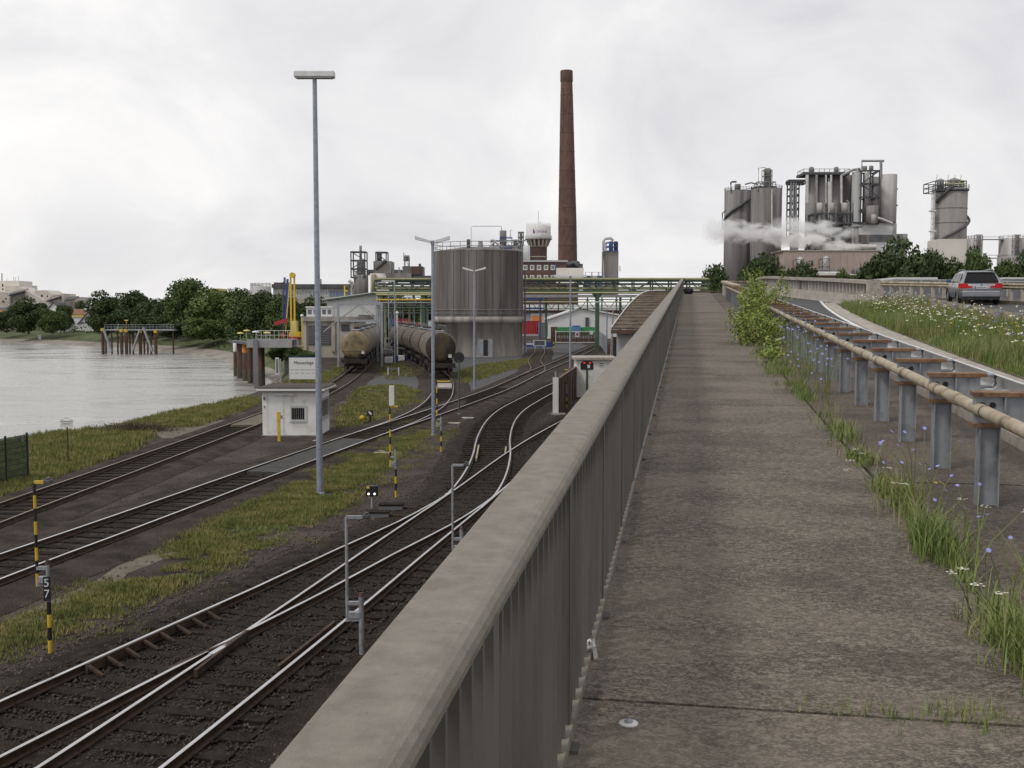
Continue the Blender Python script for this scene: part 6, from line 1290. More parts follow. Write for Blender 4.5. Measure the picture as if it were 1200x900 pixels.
pbox(942, 201.5, 996, 204.5, 'steeld', SY - 6, 10, 'gallery'); steel_frame(s2, 942, 996, 198, 202, SY - 6, 8, 'steelm', 1, .18, 9, False)
for px in (951, 980): pdrum(px, 5.5, 196.5, 202, 'silob', SY - 2, 'filter', .5)
for px in (946, 957, 968, 974, 986, 1000): ppipe([(px, 205), (px, 238)], random.uniform(.3, .6), 'pipel' if px % 3 else 'steelm', SY - 7)
ppipe([(972.5, 213), (972.5, 290)], .8, 'pipel', SY - 8)
for px in (961, 975, 990): pdrum(px, 8, 238, 251, 'silo', SY - 8, 'hopper', .1); ppipe([(px, 251), (px, 262)], .7, 'steelm', SY - 8, 'chute'); ppipe([(px + 4.5, 262), (px + 4.5, 237), (px + 2, 235)], .35, 'steelm', SY - 9)
steel_frame(s2, 954, 998, 250, 296, SY - 10, 8, 'steeld', 4, .4, 5)
for k in range(16): pbox(953 + rng.uniform(0, 42), 255 + rng.uniform(0, 32), 957 + rng.uniform(0, 44), 262 + rng.uniform(0, 30), ['silod', 'steelm', 'silob', 'dgrey'][k % 4], SY - 8 + k * .3, 3, 'equipment') if False else None
for k, (x0, y0, w_, h_) in enumerate(((955, 264, 6, 9), (964, 266, 7, 12), (975, 262, 8, 10), (986, 268, 8, 14), (957, 278, 9, 12), (970, 281, 8, 12), (980, 284, 10, 12))): pdrum(x0 + w_ / 2, w_, y0, y0 + h_, ['silob', 'steelm', 'silod', 'silo'][k % 4], SY - 7 + (k % 3), 'vessel', .15)
pbox(1001.5, 201, 1007.5, 262, 'galvl', SY - 8, 3, 'duct'); ppipe([(1004.5, 201), (1004.5, 197)], .5, 'pipel', SY - 7)
steel_frame(s2, 1008, 1031, 200, 262, SY - 9, 7, 'steeld', 4, .5, 2); pdrum(1016, 5, 200, 262, 'pipel', SY - 6, 'riser'); pdrum(1013, 6, 195, 201, 'silob', SY - 5); pdrum(1021, 5, 194.5, 201, 'steelm', SY - 5)
ppipe([(1010, 200), (1010, 188.5), (1036, 188.5)], .4, 'steelm', SY - 9); ppipe([(1032.5, 188.5), (1032.5, 210)], .5, 'steelm', SY - 9); ppipe([(986, 206), (1000, 199), (1008, 198)], .5, 'steelm', SY - 7)
pdrum(1022, 14, 241.5, 262, 'silob', SY - 9, 'vessel'); pdrum(1023.5, 7, 252, 262, 'silo', SY - 10.5, 'vessel', .4); ppipe([(1027, 255), (1034, 257), (1046, 262)], .5, 'pipel', SY - 10)
pbox(998, 260.5, 1049, 318, 'whiteb', SY - 8, 16, 'boiler_house'); pbox(1000, 260, 1049.5, 261.2, 'steeld', SY - 8.5, 17, 'roof_edge'); pbox(1005, 275, 1047, 283, 'dgrey', SY - 8.3, .25, 'window_band'); pbox(1006, 289, 1046, 300, 'whiteb', SY - 8.25, .2, 'lower_band'); pbox(1047.5, 262, 1049.5, 318, 'greyb', SY - 8.6, .5, 'corner_panel'); ring_rail
pbox(1050, 274, 1062.5, 320, 'greyb', SY - 6, 14, 'annex'); pbox(1050.3, 285, 1062, 291, 'dgrey', SY - 6.2, .15, 'window_band')
pdrum(1003.5, 5, 266, 285, 'galvl', SY - 14, 'stack'); pdrum(1003.5, 13, 265, 266.5, 'steelm', SY - 14, 'stack_cap'); pbox(1009, 276, 1018, 289, 'silob', SY - 12, 3, 'equipment'); ppipe([(994, 289), (1026, 289.5)], 1.0, 'pipel', SY - 14); ppipe([(990, 286), (993, 294)], .5, 'pipel', SY - 14)
# pipe tower left of the battery
t = thing('pipe_tower', 'open dark steel pipe tower between the silo pair and the battery', 'tower', at(930, 330, SY)); t.location.z = 0; CUR = t
steel_frame(t, 925, 936.5, 213, 277, SY - 2, 4, 'steeld', 8, .4, 2); steel_frame(t, 925, 944, 211, 215, SY - 3, 4, 'steeld', 1, .4, 3)
for px in (927, 930, 933): ppipe([(px, 213), (px, 273), (px + 3, 276)], .35, 'steelm', SY - 3)
pbox(924.5, 211.5, 944, 213, 'steeld', SY - 3.5, 5, 'deck'); ppipe([(926, 273), (938, 278)], .6, 'steeld', SY - 3)
pbox(927, 277, 934, 375, 'steelm', SY, 1.5, 'support')
# pinkish hall
t = bldg('pinkish_hall', 'long pinkish beige hall with vessels in front below the steam', (918, 293.5, 1031), SY - 24, 14, 'pinkb'); CUR = t; HYY = SY - 24
pbox(916, 293, 1032, 294.2, 'beige', HYY - .3, 15, 'parapet')
for k in range(14): pbox(920 + k * 8, 294.5, 920.3 + k * 8, 322, 'beige', HYY - .12, .1, 'cladding_seam')
for px, w_, yt in ((937.5, 7, 303), (968, 7, 302)): pdrum(px, w_, yt, 328, 'silo', HYY - 4, 'vessel', .6); steel_frame(t, px - 4.5, px + 4.5, yt + 1, 322, HYY - 6, 4, 'steeld', 2, .15)
ppipe([(958, 321), (982, 321), (985, 319), (985, 328)], .9, 'pipel', HYY - 6); pbox(955, 315, 982, 317, 'steelm', HYY - 6, 3, 'platform')
for px in (1003, 1008, 1013): pdrum(px, 3.5, 313, 325, 'steelm', HYY - 4, 'vessel', .3)
pbox(945.5, 286, 946.5, 294, 'steeld', HYY, .5, 'post'); pbox(998.5, 316, 1000.5, 322, 'dgrey', HYY - .3, .2, 'door')
t = bldg('red_hall', 'low red brick hall with pale eaves before the pinkish hall', (955, 322.5, 1006), SY - 60, 8, 'red' if False else 'brick'); CUR = t; pbox(954, 321, 1007, 322.6, 'cream', SY - 60.4, 9, 'roof_edge'); pbox(965, 326, 978, 327, 'greyb', SY - 60.2, .15, 'window_band'); pbox(996, 326, 1003, 331, 'greyb', SY - 60.2, .15, 'door')
# lone silo
t = thing('lone_silo', 'lone grey brown silo with wrapped stairs and crowded top platform', 'silo', at(1114, 330, 360)); t.location.z = 0; LS = 360.; CUR = t
pdrum(1114, 37, 226, 375, 'silob', LS, 'silo', n=40); p = at(1114, 226, LS); r_ = 18.5 * LS / 1200
for py in (245, 262, 290): q = at(1114, py, LS); mb = MB(); mb.lathe([(r_ + .01, q.z - .15), (r_ + .08, q.z - .12), (r_ + .08, q.z + .12), (r_ + .01, q.z + .15)], 36, (p.x, LS, 0)); mb.build('stiffener_ring', 'silod', t)
mb = MB(); pts = []
for k in range(20): f = k / 19; a_ = math.pi * (1.12 + .95 * f); pts.append((p.x + (r_ + .6) * math.cos(a_), LS + (r_ + .6) * math.sin(a_), at(1114, 286 - 34 * f, LS).z))
mb.tube(pts, .5, 6); mb.build('stair', 'steeld', t); mb = MB(); pts = []
for k in range(10): f = k / 9; a_ = math.pi * (1.1 + .32 * f); pts.append((p.x + (r_ + .6) * math.cos(a_), LS + (r_ + .6) * math.sin(a_), at(1114, 238 - 18 * f, LS).z))
mb.tube(pts, .5, 6); mb.build('stair', 'steeld', t)
pdrum(1114, 40, 222, 224.5, 'steelm', LS, 'platform'); steel_frame(t, 1096, 1132.5, 212, 223, LS - 5, 10, 'steeld', 2, .25, 6); pdrum(1118, 14, 211, 222, 'silob', LS, 'vessel', .4); pdrum(1102, 8, 211, 222, 'steelm', LS - 3, 'vessel', .5); pdrum(1127, 6, 212, 222, 'ygreen', LS - 4, 'vessel', .5); pbox(1110, 214.5, 1132, 216, 'ygreen', LS - 6, 2, 'deck'); ring_rail(t, (p.x, LS), r_ + .5, at(1114, 222, LS).z, 1.2, 24, .07, 'lamp')
for px in (1097, 1110, 1118, 1125): ppipe([(px, 214), (px + 1.5, 205)], .08, 'steelm', LS - 3, 'antenna')
steel_frame(t, 1092.5, 1096, 220, 302, LS - 4, 2, 'lamp', 7, .14); 
for py in (246, 270, 296): pbox(1091.5, py, 1097, py + 1.5, 'lamp', LS - 4.2, 2.4, 'landing')
bldg('cream_box', 'plain cream block at the foot of the lone silo', (1101, 280, 1133), 345, 10, 'cream')
for k, (px, w_) in enumerate(((1142, 18), (1187, 30))):
    t = drum('white_silo_tank', ['pale tank with top walkway right of the lone silo', 'wider pale tank at the right edge'][k], px, w_, 280, 350, 'silo', roof=.06); CUR = t; p = at(px, 280, 350); ring_rail(t, (p.x, 350), w_ / 2 * 350 / 1200, p.z, 1.0, 16, .06, 'steelm'); pdrum(px + 5, 5, 276, 300, 'silob', 345); steel_frame(t, px + 2, px + 9, 275, 300, 344, 2, 'steelm', 4, .12)
t = drum('low_tank', 'low grey tank with railing below the pale tanks', 1186, 32, 302, 320, 'silob', roof=.1); ring_rail(t, (at(1186, 302, 320).x, 320), 4.2, at(1186, 302, 320).z, .9, 16, .05, 'steelm')
t = thing('tank_walkway', 'thin walkway linking the two pale tanks', 'walkway', at(1165, 280, 349)); CUR = t; pbox(1150, 280, 1176, 281, 'steelm', 348, 1.5, 'deck'); ppipe([(1150, 277.5), (1176, 277.5)], .08, 'steelm', 348, 'handrail'); ppipe([(1155, 299), (1182, 299)], .1, 'steelm', 346, 'handrail'); pbox(1150, 302, 1182, 303, 'steelm', 345, 1.5, 'deck')
# flat white roofs beyond the noise fence
for k, (x0, x1, Y) in enumerate(((1049, 1098, 150), (1178, 1215, 150))):
    t = bldg('white_shed', ['long flat white roofed shed behind the fence left of the car', 'flat white roofed shed behind the fence at the right edge'][k], (x0, 327, x1), Y, 10, 'greyb'); CUR = t; pbox(x0 - .8, 325, x1 + .8, 327.2, 'plate', Y - .4, 11, 'roof')

# ------------------------------------------------------------------ steam
def steam(name, label, p0, p1, r0, r1, Y, dens, seed):
    # a straight drifting plume: density falls off from its axis, torn by noise
    a, b = at(*p0, Y), at(*p1, Y); ra, rb = r0 * Y / 1200, r1 * Y / 1200; mb = MB(); n = 18; path = []; rr = []
    for k in range(13): f = k / 12; path.append(a.lerp(b, f)); rr.append(1.5 * (ra + (rb - ra) * f))
    mb.tube(path, rr, n); o = mb.build(name, None)
    m = bpy.data.materials.new(name); m.use_nodes = True; nd = m.node_tree.nodes; l = m.node_tree.links; nd.clear()
    out = nd.new('ShaderNodeOutputMaterial'); pv = nd.new('ShaderNodeVolumePrincipled'); pv.inputs['Color'].default_value = (1, 1, 1, 1); pv.inputs['Anisotropy'].default_value = 0
    g = nd.new('ShaderNodeNewGeometry'); sp = nd.new('ShaderNodeSeparateXYZ'); l.new(g.outputs['Position'], sp.inputs[0])
    def mt(op, x, y=None, z=None, clamp=False):
        q = nd.new('ShaderNodeMath'); q.operation = op; q.use_clamp = clamp
        for i, w_ in enumerate((x, y, z)):
            if w_ is None: continue
            if isinstance(w_, (int, float)): q.inputs[i].default_value = w_
            else: l.new(w_, q.inputs[i])
        return q.outputs[0]
    f = mt('DIVIDE', mt('SUBTRACT', sp.outputs[0], a.x), b.x - a.x)
    zc = mt('MULTIPLY_ADD', f, b.z - a.z, a.z); r_ = mt('MULTIPLY_ADD', f, rb - ra, ra)
    dz = mt('SUBTRACT', sp.outputs[2], zc); dy = mt('SUBTRACT', sp.outputs[1], Y)
    d_ = mt('DIVIDE', mt('SQRT', mt('ADD', mt('MULTIPLY', dz, dz), mt('MULTIPLY', dy, dy))), r_)
    mp = nd.new('ShaderNodeMapping'); mp.inputs['Location'].default_value = (seed, 0, 0); mp.inputs['Scale'].default_value = (.7, 1, 1.1); l.new(g.outputs['Position'], mp.inputs[0])
    t = nd.new('ShaderNodeTexNoise'); t.inputs['Scale'].default_value = .26; t.inputs['Detail'].default_value = 5; t.inputs['Distortion'].default_value = .6; l.new(mp.outputs[0], t.inputs['Vector'])
    fall = mt('SUBTRACT', 1.25, d_); ends = mt('MULTIPLY', mt('MULTIPLY', f, 14, clamp=True), mt('MULTIPLY', mt('SUBTRACT', 1, f), 2.2, clamp=True))
    v = mt('MULTIPLY_ADD', t.outputs[0], 3.0, mt('SUBTRACT', fall, 1.85)); v = mt('MULTIPLY', mt('MULTIPLY', v, 1.6, clamp=True), ends)
    l.new(mt('MULTIPLY', v, dens), pv.inputs['Density']); l.new(pv.outputs[0], out.inputs['Volume']); o.data.materials.append(m)
    tag(o, label, 'steam', kind='stuff'); return o
steam('steam', 'long white steam plume drifting left across the silo pair', (1010, 292), (822, 266), 6, 17, 362, .9, 3)
steam('steam', 'smaller white steam cloud in front of the silo battery', (1001, 273), (900, 263), 10, 13, 364, .5, 40)

# ================================================================== ROADSIDE
bl = thing('parapet', 'pale concrete parapet with slotted balustrade beyond the verge', 'parapet', B(42, 6.8))
pth = [(43.5, 7.3), (47, 7.2), (51, 6.95), (56, 6.45), (63, 5.7), (70, 5.3), (82, 5.2), (95, 5.6)]
pc = crom([Vector((u, v, 0)) for u, v in pth], 1.5)
mb = MB(); mb.sweep([(-.3, -.1), (-.22, .1), (-.14, .46), (.14, .46), (.2, -.1)], [B(p.x, p.y, 0) for p in pc]); mb.build('base_wall', 'kerb', bl)
mb = MB(); mb.sweep([(-.2, .0), (-.2, .15), (.2, .15), (.2, .0)], [B(p.x, p.y, .98) for p in pc]); mb.build('cap', 'kerb', bl)
for p, dv in resample(pc, .75):
    q = B(p.x, p.y, 0); mb = MB(); mb.box(q.x - .06, q.x + .06, q.y - .09, q.y + .09, q.z + .455, q.z + .99); mb.build('baluster', 'conc', bl)
q = B(43.4, 7.32, 0); mb = MB(); mb.box(q.x - .22, q.x + .22, q.y - .2, q.y + .2, q.z - .1, q.z + 1.16); mb.build('end_pillar', 'kerb', bl)
# crash barrier in the verge by the main road
vr = thing('crash_barrier', 'weathered low crash barrier half sunk in the weeds beside the main road', 'crash barrier', B(20, 9.2))
pts = [B(u, verge_r(u) + .1, 0) for u in range(8, 52, 2)]
mb = MB(); mb.sweep([(-.03, .2), (.02, .22), (.05, .3), (-.01, .36), (.05, .42), (.02, .5), (-.03, .52), (-.05, .36)], pts); mb.build('beam', 'rustpipe', vr)
for p in pts: mb = MB(); mb.box(p.x - .2, p.x - .08, p.y - .06, p.y + .06, p.z - .1, p.z + .56); mb.build('post', 'galv', vr)
# far crash barrier and noise fence where the road bends
fb = thing('crash_barrier', 'long beige crash barrier on close posts behind the silver car', 'crash barrier', B(50, 14))
pf = crom([Vector(q) for q in ((30, 19.5, 0), (38, 17.2, 0), (47.6, 14.3, 0), (53, 12.2, 0), (57, 10.2, 0), (64, 8.2, 0), (80, 7.4, 0), (95, 7.6, 0))], 1.5)
for h_ in (.78, .32): mb = MB(); mb.sweep([(-.04, -.14), (-.09, -.06), (-.04, 0), (-.09, .06), (-.04, .14), (.0, .14), (.0, -.14)], [B(p.x, p.y, h_) for p in pf]); mb.build('beam', 'rustpipe', fb) if h_ > .5 else None
mb = MB(); mb.sweep([(-.12, -.1), (-.12, .14), (.12, .14), (.12, -.1)], [B(p.x, p.y, 0) for p in pf]); mb.build('kerb_wall', 'soil', fb)
for p, dv in resample(pf, .8): q = B(p.x, p.y, 0); mb = MB(); mb.box(q.x - .07, q.x + .07, q.y + .02, q.y + .14, q.z + .14, q.z + .86); mb.build('post', 'beige', fb)
nf = thing('noise_fence', 'grey panelled noise fence along the bend of the road', 'fence', B(52, 20))
pn = crom([Vector(q) for q in ((38, 23.5, 0), (50, 20.2, 0), (62, 17, 0), (76, 14, 0), (95, 12, 0))], 2.0)
for (p, dv), (p2_, _) in zip(resample(pn, 2.6), resample(pn, 2.6)[1:]):
    a, b = B(p.x, p.y, .2), B(p2_.x, p2_.y, .2); mb = MB(); mb.beam(a, a.lerp(b, .97), .06, 1.2); mb.build('panel', 'dgrey', nf); mb = MB(); mb.box(a.x - .06, a.x + .06, a.y - .06, a.y + .06, a.z - .8, a.z + .62); mb.build('post', 'greyb', nf)
mb = MB(); mb.sweep([(-.05, 0), (-.05, .06), (.05, .06), (.05, 0)], [B(p.x, p.y, .81) for p in pn]); mb.build('top_rail', 'greyb', nf)
# delineator
t = thing('delineator_post', 'white roadside reflector post at the parapet end', 'reflector post', B(56, 9.4)); mb = MB(); mb.box(-.06, .06, -.05, .05, 0, 1.0); mb.build('shaft', 'plate', t, True); mb = MB(); mb.box(-.062, .062, -.053, -.04, .72, .85); mb.build('band', 'black', t, True)
# right hand wall of the walkway near the crest
t = thing('end_parapet', 'low curved concrete parapet at the crest right of the walkway', 'parapet', B(66, 1.9))
pc2 = crom([Vector(q) for q in ((52, 2.3, 0), (60, 2.25, 0), (67, 2.2, 0), (72, 2.5, 0), (75, 3.4, 0), (77, 4.6, 0))], 1.)
mb = MB(); mb.sweep([(-.12, -.1), (-.12, .75), (.12, .75), (.12, -.1)], [B(p.x, p.y, 0) for p in pc2]); mb.build('wall', 'conc', t); mb = MB(); mb.sweep([(-.2, .0), (-.2, .1), (.2, .1), (.2, .0)], [B(p.x, p.y, .752) for p in pc2]); mb.build('cap', 'rustpipe', t)

# ------------------------------------------------------------------ the silver estate car and the dark car beyond the crest
def make_car(label, paint, loc, rz, slope):
    t = thing('estate_car', label, 'car', loc); t.rotation_euler = (slope, 0, rz)
    # cross sections: y, half width at sill / belt / z sill, z belt
    secs = [(0.02, .70, .78, .40, .88), (.10, .80, .86, .30, .93), (.35, .87, .90, .22, .95), (1.0, .88, .91, .20, .95), (2.2, .88, .91, .20, .93), (3.3, .88, .90, .20, .90), (3.9, .86, .86, .22, .80), (4.3, .78, .78, .26, .70), (4.5, .62, .62, .34, .62)]
    mb = MB(); vs = []
    for y, ws, wb_, zs, zb_ in secs:
        pr = [(ws * .85, zs), (ws, zs + .1), (wb_ + .02, (zs + zb_) / 2 + .05), (wb_, zb_ - .08), (wb_ - .05, zb_)]
        vs += [(x, y, z) for x, z in pr] + [(-x, y, z) for x, z in pr[::-1]]
    n = 10; mb.add(vs, [(k * n + i, k * n + (i + 1) % n, (k + 1) * n + (i + 1) % n, (k + 1) * n + i) for k in range(len(secs) - 1) for i in range(n)] + [tuple(range(n))[::-1], tuple(range(len(vs) - n, len(vs)))], True)
    body = mb.build('body', paint, t, True)
    gs = [(.10, .80, .92, .935), (.45, .84, .60, 1.40), (.9, .85, .62, 1.45), (2.0, .85, .62, 1.46), (2.7, .84, .60, 1.40), (3.55, .80, .70, .93)]
    mb = MB(); vs = []
    for y, wb_, wr, zr in gs: zb_ = .925; vs += [(wb_, y, zb_), (wr + .05, y, max(zb_ + .005, zr - .05)), (wr - .08, y, zr), (-wr + .08, y, zr), (-wr - .05, y, max(zb_ + .005, zr - .05)), (-wb_, y, zb_)]
    n = 6; mb.add(vs, [(k * n + i, k * n + (i + 1) % n, (k + 1) * n + (i + 1) % n, (k + 1) * n + i) for k in range(len(gs) - 1) for i in range(n)], True); mb.build('cabin', paint, t, True)
    def quad(name, m, pts, par=t, th=.012):
        mb = MB(); a, b, c = Vector(pts[0]), Vector(pts[1]), Vector(pts[2]); nn = (b - a).cross(c - a).normalized() * th
        m_ = len(pts); mb.add([Vector(p) + nn for p in pts] + [Vector(p) - nn * .2 for p in pts], [tuple(range(m_)), tuple(range(m_, 2 * m_))[::-1]] + [(i, (i + 1) % m_, m_ + (i + 1) % m_, m_ + i) for i in range(m_)]); return mb.build(name, m, par, True)
    quad('rear_window', 'carglass', [(-.74, .105, .985), (.74, .105, .985), (.58, .40, 1.375), (-.58, .40, 1.375)], th=.035)
    mb = MB(); mb.box(-.6, .6, .32, .5, 1.405, 1.44); mb.build('roof_spoiler', paint, t, True)
    for s in (-1, 1):
        f = (lambda P_: P_ if s < 0 else P_[::-1])
        for y0_, y1_, y2, y3 in ((.62, 1.22, 1.2, .78), (1.3, 2.1, 2.08, 1.28), (2.18, 3.0, 2.62, 2.16)): quad('side_window', 'carglass', f([(s * .838, y1_, .985), (s * .838, y0_, .985), (s * .69, y3, 1.345), (s * .69, y2, 1.345)]), th=.02)
        for y0_ in (1.26, 2.14): mb = MB(); mb.box(s * .915 - .004, s * .915 + .004, y0_ - .006, y0_ + .006, .3, .9); mb.build('door_seam', 'dgrey', t, True)
        for y0_ in (1.4, 2.3): mb = MB(); mb.box(s * .925 - .012, s * .925 + .012, y0_, y0_ + .2, .78, .81); mb.build('door_handle', paint, t, True)
        mb = MB(); mb.tube([(s * .6, .6, 1.45), (s * .6, .7, 1.5), (s * .6, 2.4, 1.51), (s * .6, 2.55, 1.45)], .018, 6); mb.build('roof_rail', 'galv', t, True)
        mb = MB(); pl_ = [(.58, -.012), (.76, .0), (.87, .06), (.925, .17), (.95, .34), (.86, .34), (.58, .15)]; mb.prism([(s * x, y) for x, y in pl_], .73, .93); mb.build('tail_light', 'tail', t, True)
        mb = MB(); x0_, x1_ = sorted((s * .40, s * .578)); mb.box(x0_, x1_, -.014, .1, .74, .83); mb.build('tail_light', 'tail', t, True)
        mb = MB(); mb.box(s * 1.0 - .1, s * 1.0 + .1, 2.75, 2.9, .93, 1.06); mb.build('mirror', 'blue' if paint == 'carp' else 'black', t, True, bevel=.03)
        for yw in (.85, 3.6):
            mb = MB(); x0_, x1_ = sorted((s * .70, s * .905)); mb.lathe([(.2, x0_), (.30, x0_), (.325, x0_ + .03), (.325, x1_ - .03), (.30, x1_), (.2, x1_)], 24); mb.v = [(z, y + yw, x + .325) for x, y, z in mb.v]; tw = mb.build('wheel', 'tyre', t, True)
            mb = MB(); xo = s * .9; mb.lathe([(0, xo), (.2, xo - s * .01)], 20); mb.v = [(z, y + yw, x + .325) for x, y, z in mb.v]; mb.build('rim', 'galv', tw, True)
            mb = MB(); mb.lathe([(.36, s * .86), (.385, s * .925), (.36, s * .93)], 20, a0=-math.pi * .5, a1=math.pi * .5); mb.v = [(z, y + yw, x + .325) for x, y, z in mb.v]; mb.build('wheel_arch', 'black', t, True)
    mb = MB(); mb.box(-.82, .82, -.06, .14, .34, .62); mb.build('bumper', paint, t, True, bevel=.05); mb = MB(); mb.box(-.74, .74, -.045, .12, .24, .338); mb.build('valance', 'black', t, True)
    mb = MB(); mb.box(-.78, .78, -.068, -.055, .46, .5); mb.build('bumper_strip', 'galv', t, True)
    mb = MB(); mb.box(-.27, .27, -.012, .01, .7, .81); pz = mb.build('number_plate', 'plate', t, True); mb = MB(); mb.box(-.268, -.225, -.016, -.0125, .702, .808); mb.build('blue_band', 'blue', pz, True)
    mb = MB()
    for k in range(6): mb.box(-.18 + k * .068, -.14 + k * .068, -.016, -.0125, .725, .785)
    mb.build('characters', 'dgrey', pz, True)
    mb = MB(); mb.cyl((0, .0, .89), (0, .03, .89), .035, n=12); mb.build('badge', 'bluel', t, True); mb = MB(); mb.box(-.35, .0, .2, .215, 1.0, 1.02); mb.v = [(x, y - .06, z + .02) for x, y, z in mb.v]; mb.build('wiper', 'black', t, True)
    mb = MB(); mb.cyl((-.55, -.05, .27), (-.55, .1, .27), .035, n=10); mb.build('exhaust', 'steeld', t, True)
    return t
make_car('silver estate car driving away on the main road', 'carp', B(46.9, 12.35, .004), -R(15.0), math.atan(SLOPE)).scale = (.93, 1, 1)
bm = bmesh.new(); bmesh.ops.create_icosphere(bm, subdivisions=3, radius=.32)
for v in bm.verts:
    v.co *= 1 + .22 * math.sin(v.co.x * 19 + v.co.z * 7) * math.cos(v.co.y * 15) + random.uniform(-.05, .05); v.co.z = max(-.2, v.co.z * .75)
me = bpy.data.meshes.new('rubbish_bag'); bm.to_mesh(me); bm.free(); o = link('rubbish_bag', me, 'black', None, B(69, -.05, .2)); tag(o, 'small black bag lying at the crest against the railing foot', 'bag')

# ------------------------------------------------------------------ weeds, bush and flowers by the walkway
def bladeset(P, h, nb, wd, lean, seg=3, sp=.03):
    n = len(P) * nb; P = np.repeat(P, nb, 0); h = np.repeat(h, nb) * rng.uniform(.35, 1.15, n); a = rng.uniform(0, 6.283, n); ln = rng.uniform(.05, lean, n) * h; w_ = wd * rng.uniform(.6, 1.3, n)
    o = rng.normal(0, sp, (n, 2)); c = P.copy(); c[:, :2] += o; dirv = np.column_stack([np.cos(a), np.sin(a), np.zeros(n)]); sidev = np.column_stack([-np.sin(a), np.cos(a), np.zeros(n)])
    rows = []
    for k in range(seg + 1):
        f = k / seg; q = c + dirv * (ln * f ** 2)[:, None] + np.column_stack([np.zeros(n), np.zeros(n), h * (f - .25 * f ** 2 * (ln / h))]); ww = (w_ * (1 - f) ** .7)[:, None] if k < seg else (w_ * .05)[:, None]
        rows += [q - sidev * ww, q + sidev * ww]
    V = np.stack(rows, 1); m_ = 2 * (seg + 1); F = []
    for k in range(seg): F.append(np.array([2 * k, 2 * k + 1, 2 * k + 3, 2 * k + 2]))
    F = (np.array(F)[None] + m_ * np.arange(n)[:, None, None]).reshape(-1, 4); return V.reshape(-1, 3), F
def line_pts(n, u0, u1, v, sv, wfun=None):
    u = rng.uniform(u0, u1, n * 4)
    if wfun is not None: u = u[rng.random(len(u)) < wfun(u)]
    u = u[:n]; vv = rng.normal(0, sv, len(u)) + v; return np.array([B(a, b, .0) for a, b in zip(u, vv)]).reshape(-1, 3)
dens = lambda u: np.clip(.15 + .85 * (np.sin(u * 1.9 + .6) * .5 + np.sin(u * 4.3) * .3 + .35), 0.02, 1) * np.clip(1.2 - np.abs(u - 4.6) * .02, .2, 1)
P = np.concatenate([line_pts(400, 3.4, 5.4, 1.45, .07, dens), line_pts(150, 5.4, 6.5, 1.44, .06, dens), line_pts(45, 6.4, 7.4, 1.46, .03, dens), line_pts(150, 7.6, 9.4, 1.48, .05, dens), line_pts(170, 9.6, 16, 1.5, .07, dens), line_pts(420, 14, 24, 1.5, .12, dens), line_pts(260, 22, 34, 1.8, .2)])
hb_ = np.where(P[:, 1] < 6.2, rng.uniform(.08, .29, len(P)), rng.uniform(.06, .2, len(P)))
V, F = bladeset(P, hb_, 8, .0034, 1.0); tag(npmesh('joint_grass', V, F, 'blade'), 'long green grass growing in the joint right of the walkway', 'grass', kind='stuff')
P = np.concatenate([line_pts(120, 3.4, 9.5, 1.46, .09, dens), line_pts(120, 9.5, 26, 1.55, .16)]); V, F = bladeset(P, rng.uniform(.1, .38, len(P)), 3, .0018, .9); tag(npmesh('dry_stems', V, F, 'straw'), 'dry straw stems among the joint grass by the walkway', 'stalks', kind='stuff')
P = np.concatenate([line_pts(40, 3.75, 4.0, 1.0, .1), np.array([B(3.87 + rng.normal(0, .012), v, 0) for v in rng.uniform(.35, 1.4, 36)])])
V, F = bladeset(P, rng.uniform(.03, .1, len(P)), 4, .002, .8); tag(npmesh('joint_grass', V, F, 'blade'), 'short grass sprouting in the nearest cross joint', 'grass', kind='stuff')
def flower_plant(label, u, v, H, n, m, group, name, spread=.25, petal=.018, disc=False):
    base = B(u, v, 0); t = thing(name, label, 'flower', base, 0, group); st = MB(); fl_ = MB()
    for k in range(n):
        a = random.uniform(0, 6.28); r_ = spread * random.uniform(.2, 1); h_ = H * random.uniform(.55, 1.05); p1 = Vector((math.cos(a) * r_ * .4, math.sin(a) * r_ * .4, h_ * .6)); p2 = Vector((math.cos(a) * r_, math.sin(a) * r_, h_))
        st.tube([Vector((random.uniform(-.03, .03), random.uniform(-.03, .03), 0)), p1, p2], [.0035, .003, .0015], 4)
        if disc:
            for j in range(9): b_ = random.uniform(0, 6.28); rr = petal * 2 * math.sqrt(random.random()); c = p2 + Vector((math.cos(b_) * rr, math.sin(b_) * rr, random.uniform(-.004, .006))); fl_.add([c + Vector((petal * .5 * math.cos(q), petal * .5 * math.sin(q), 0)) for q in (0, 1.26, 2.5, 3.77, 5.0)], [(0, 1, 2, 3, 4)])
        else:
            tilt = Vector((random.uniform(-.6, .6), random.uniform(-1, .2), .7)).normalized(); x_ = tilt.cross(Vector((0, 0, 1))).normalized(); y_ = tilt.cross(x_)
            for j in range(9): b_ = 2 * math.pi * j / 9; dr_ = x_ * math.cos(b_) + y_ * math.sin(b_); sd_ = x_ * -math.sin(b_) + y_ * math.cos(b_); fl_.add([p2, p2 + dr_ * petal * .7 + sd_ * petal * .28, p2 + dr_ * petal + tilt * .002, p2 + dr_ * petal * .7 - sd_ * petal * .28], [(0, 1, 2, 3)])
    st.build('stem', 'blade', t, True); fl_.build('blossom', m, t, True); return t
GB = 'blue chicory plants along the walkway'
for k in range(9): flower_plant('blue flowered chicory plant in the walkway joint, near clump', 4.2 + k * .37, 1.5 + random.uniform(-.12, .22), .42, 3, 'fblue', GB, 'chicory_plant', .26, .0125)
for k in range(6): flower_plant('blue flowered chicory plant beside the third to fifth guard posts', 7.2 + k * .35 if k < 2 else 11 + k * .9, 1.55 + random.uniform(-.1, .2), .55, 6, 'fblue', 'blue chicory by the posts', 'chicory_plant', .3, .015)
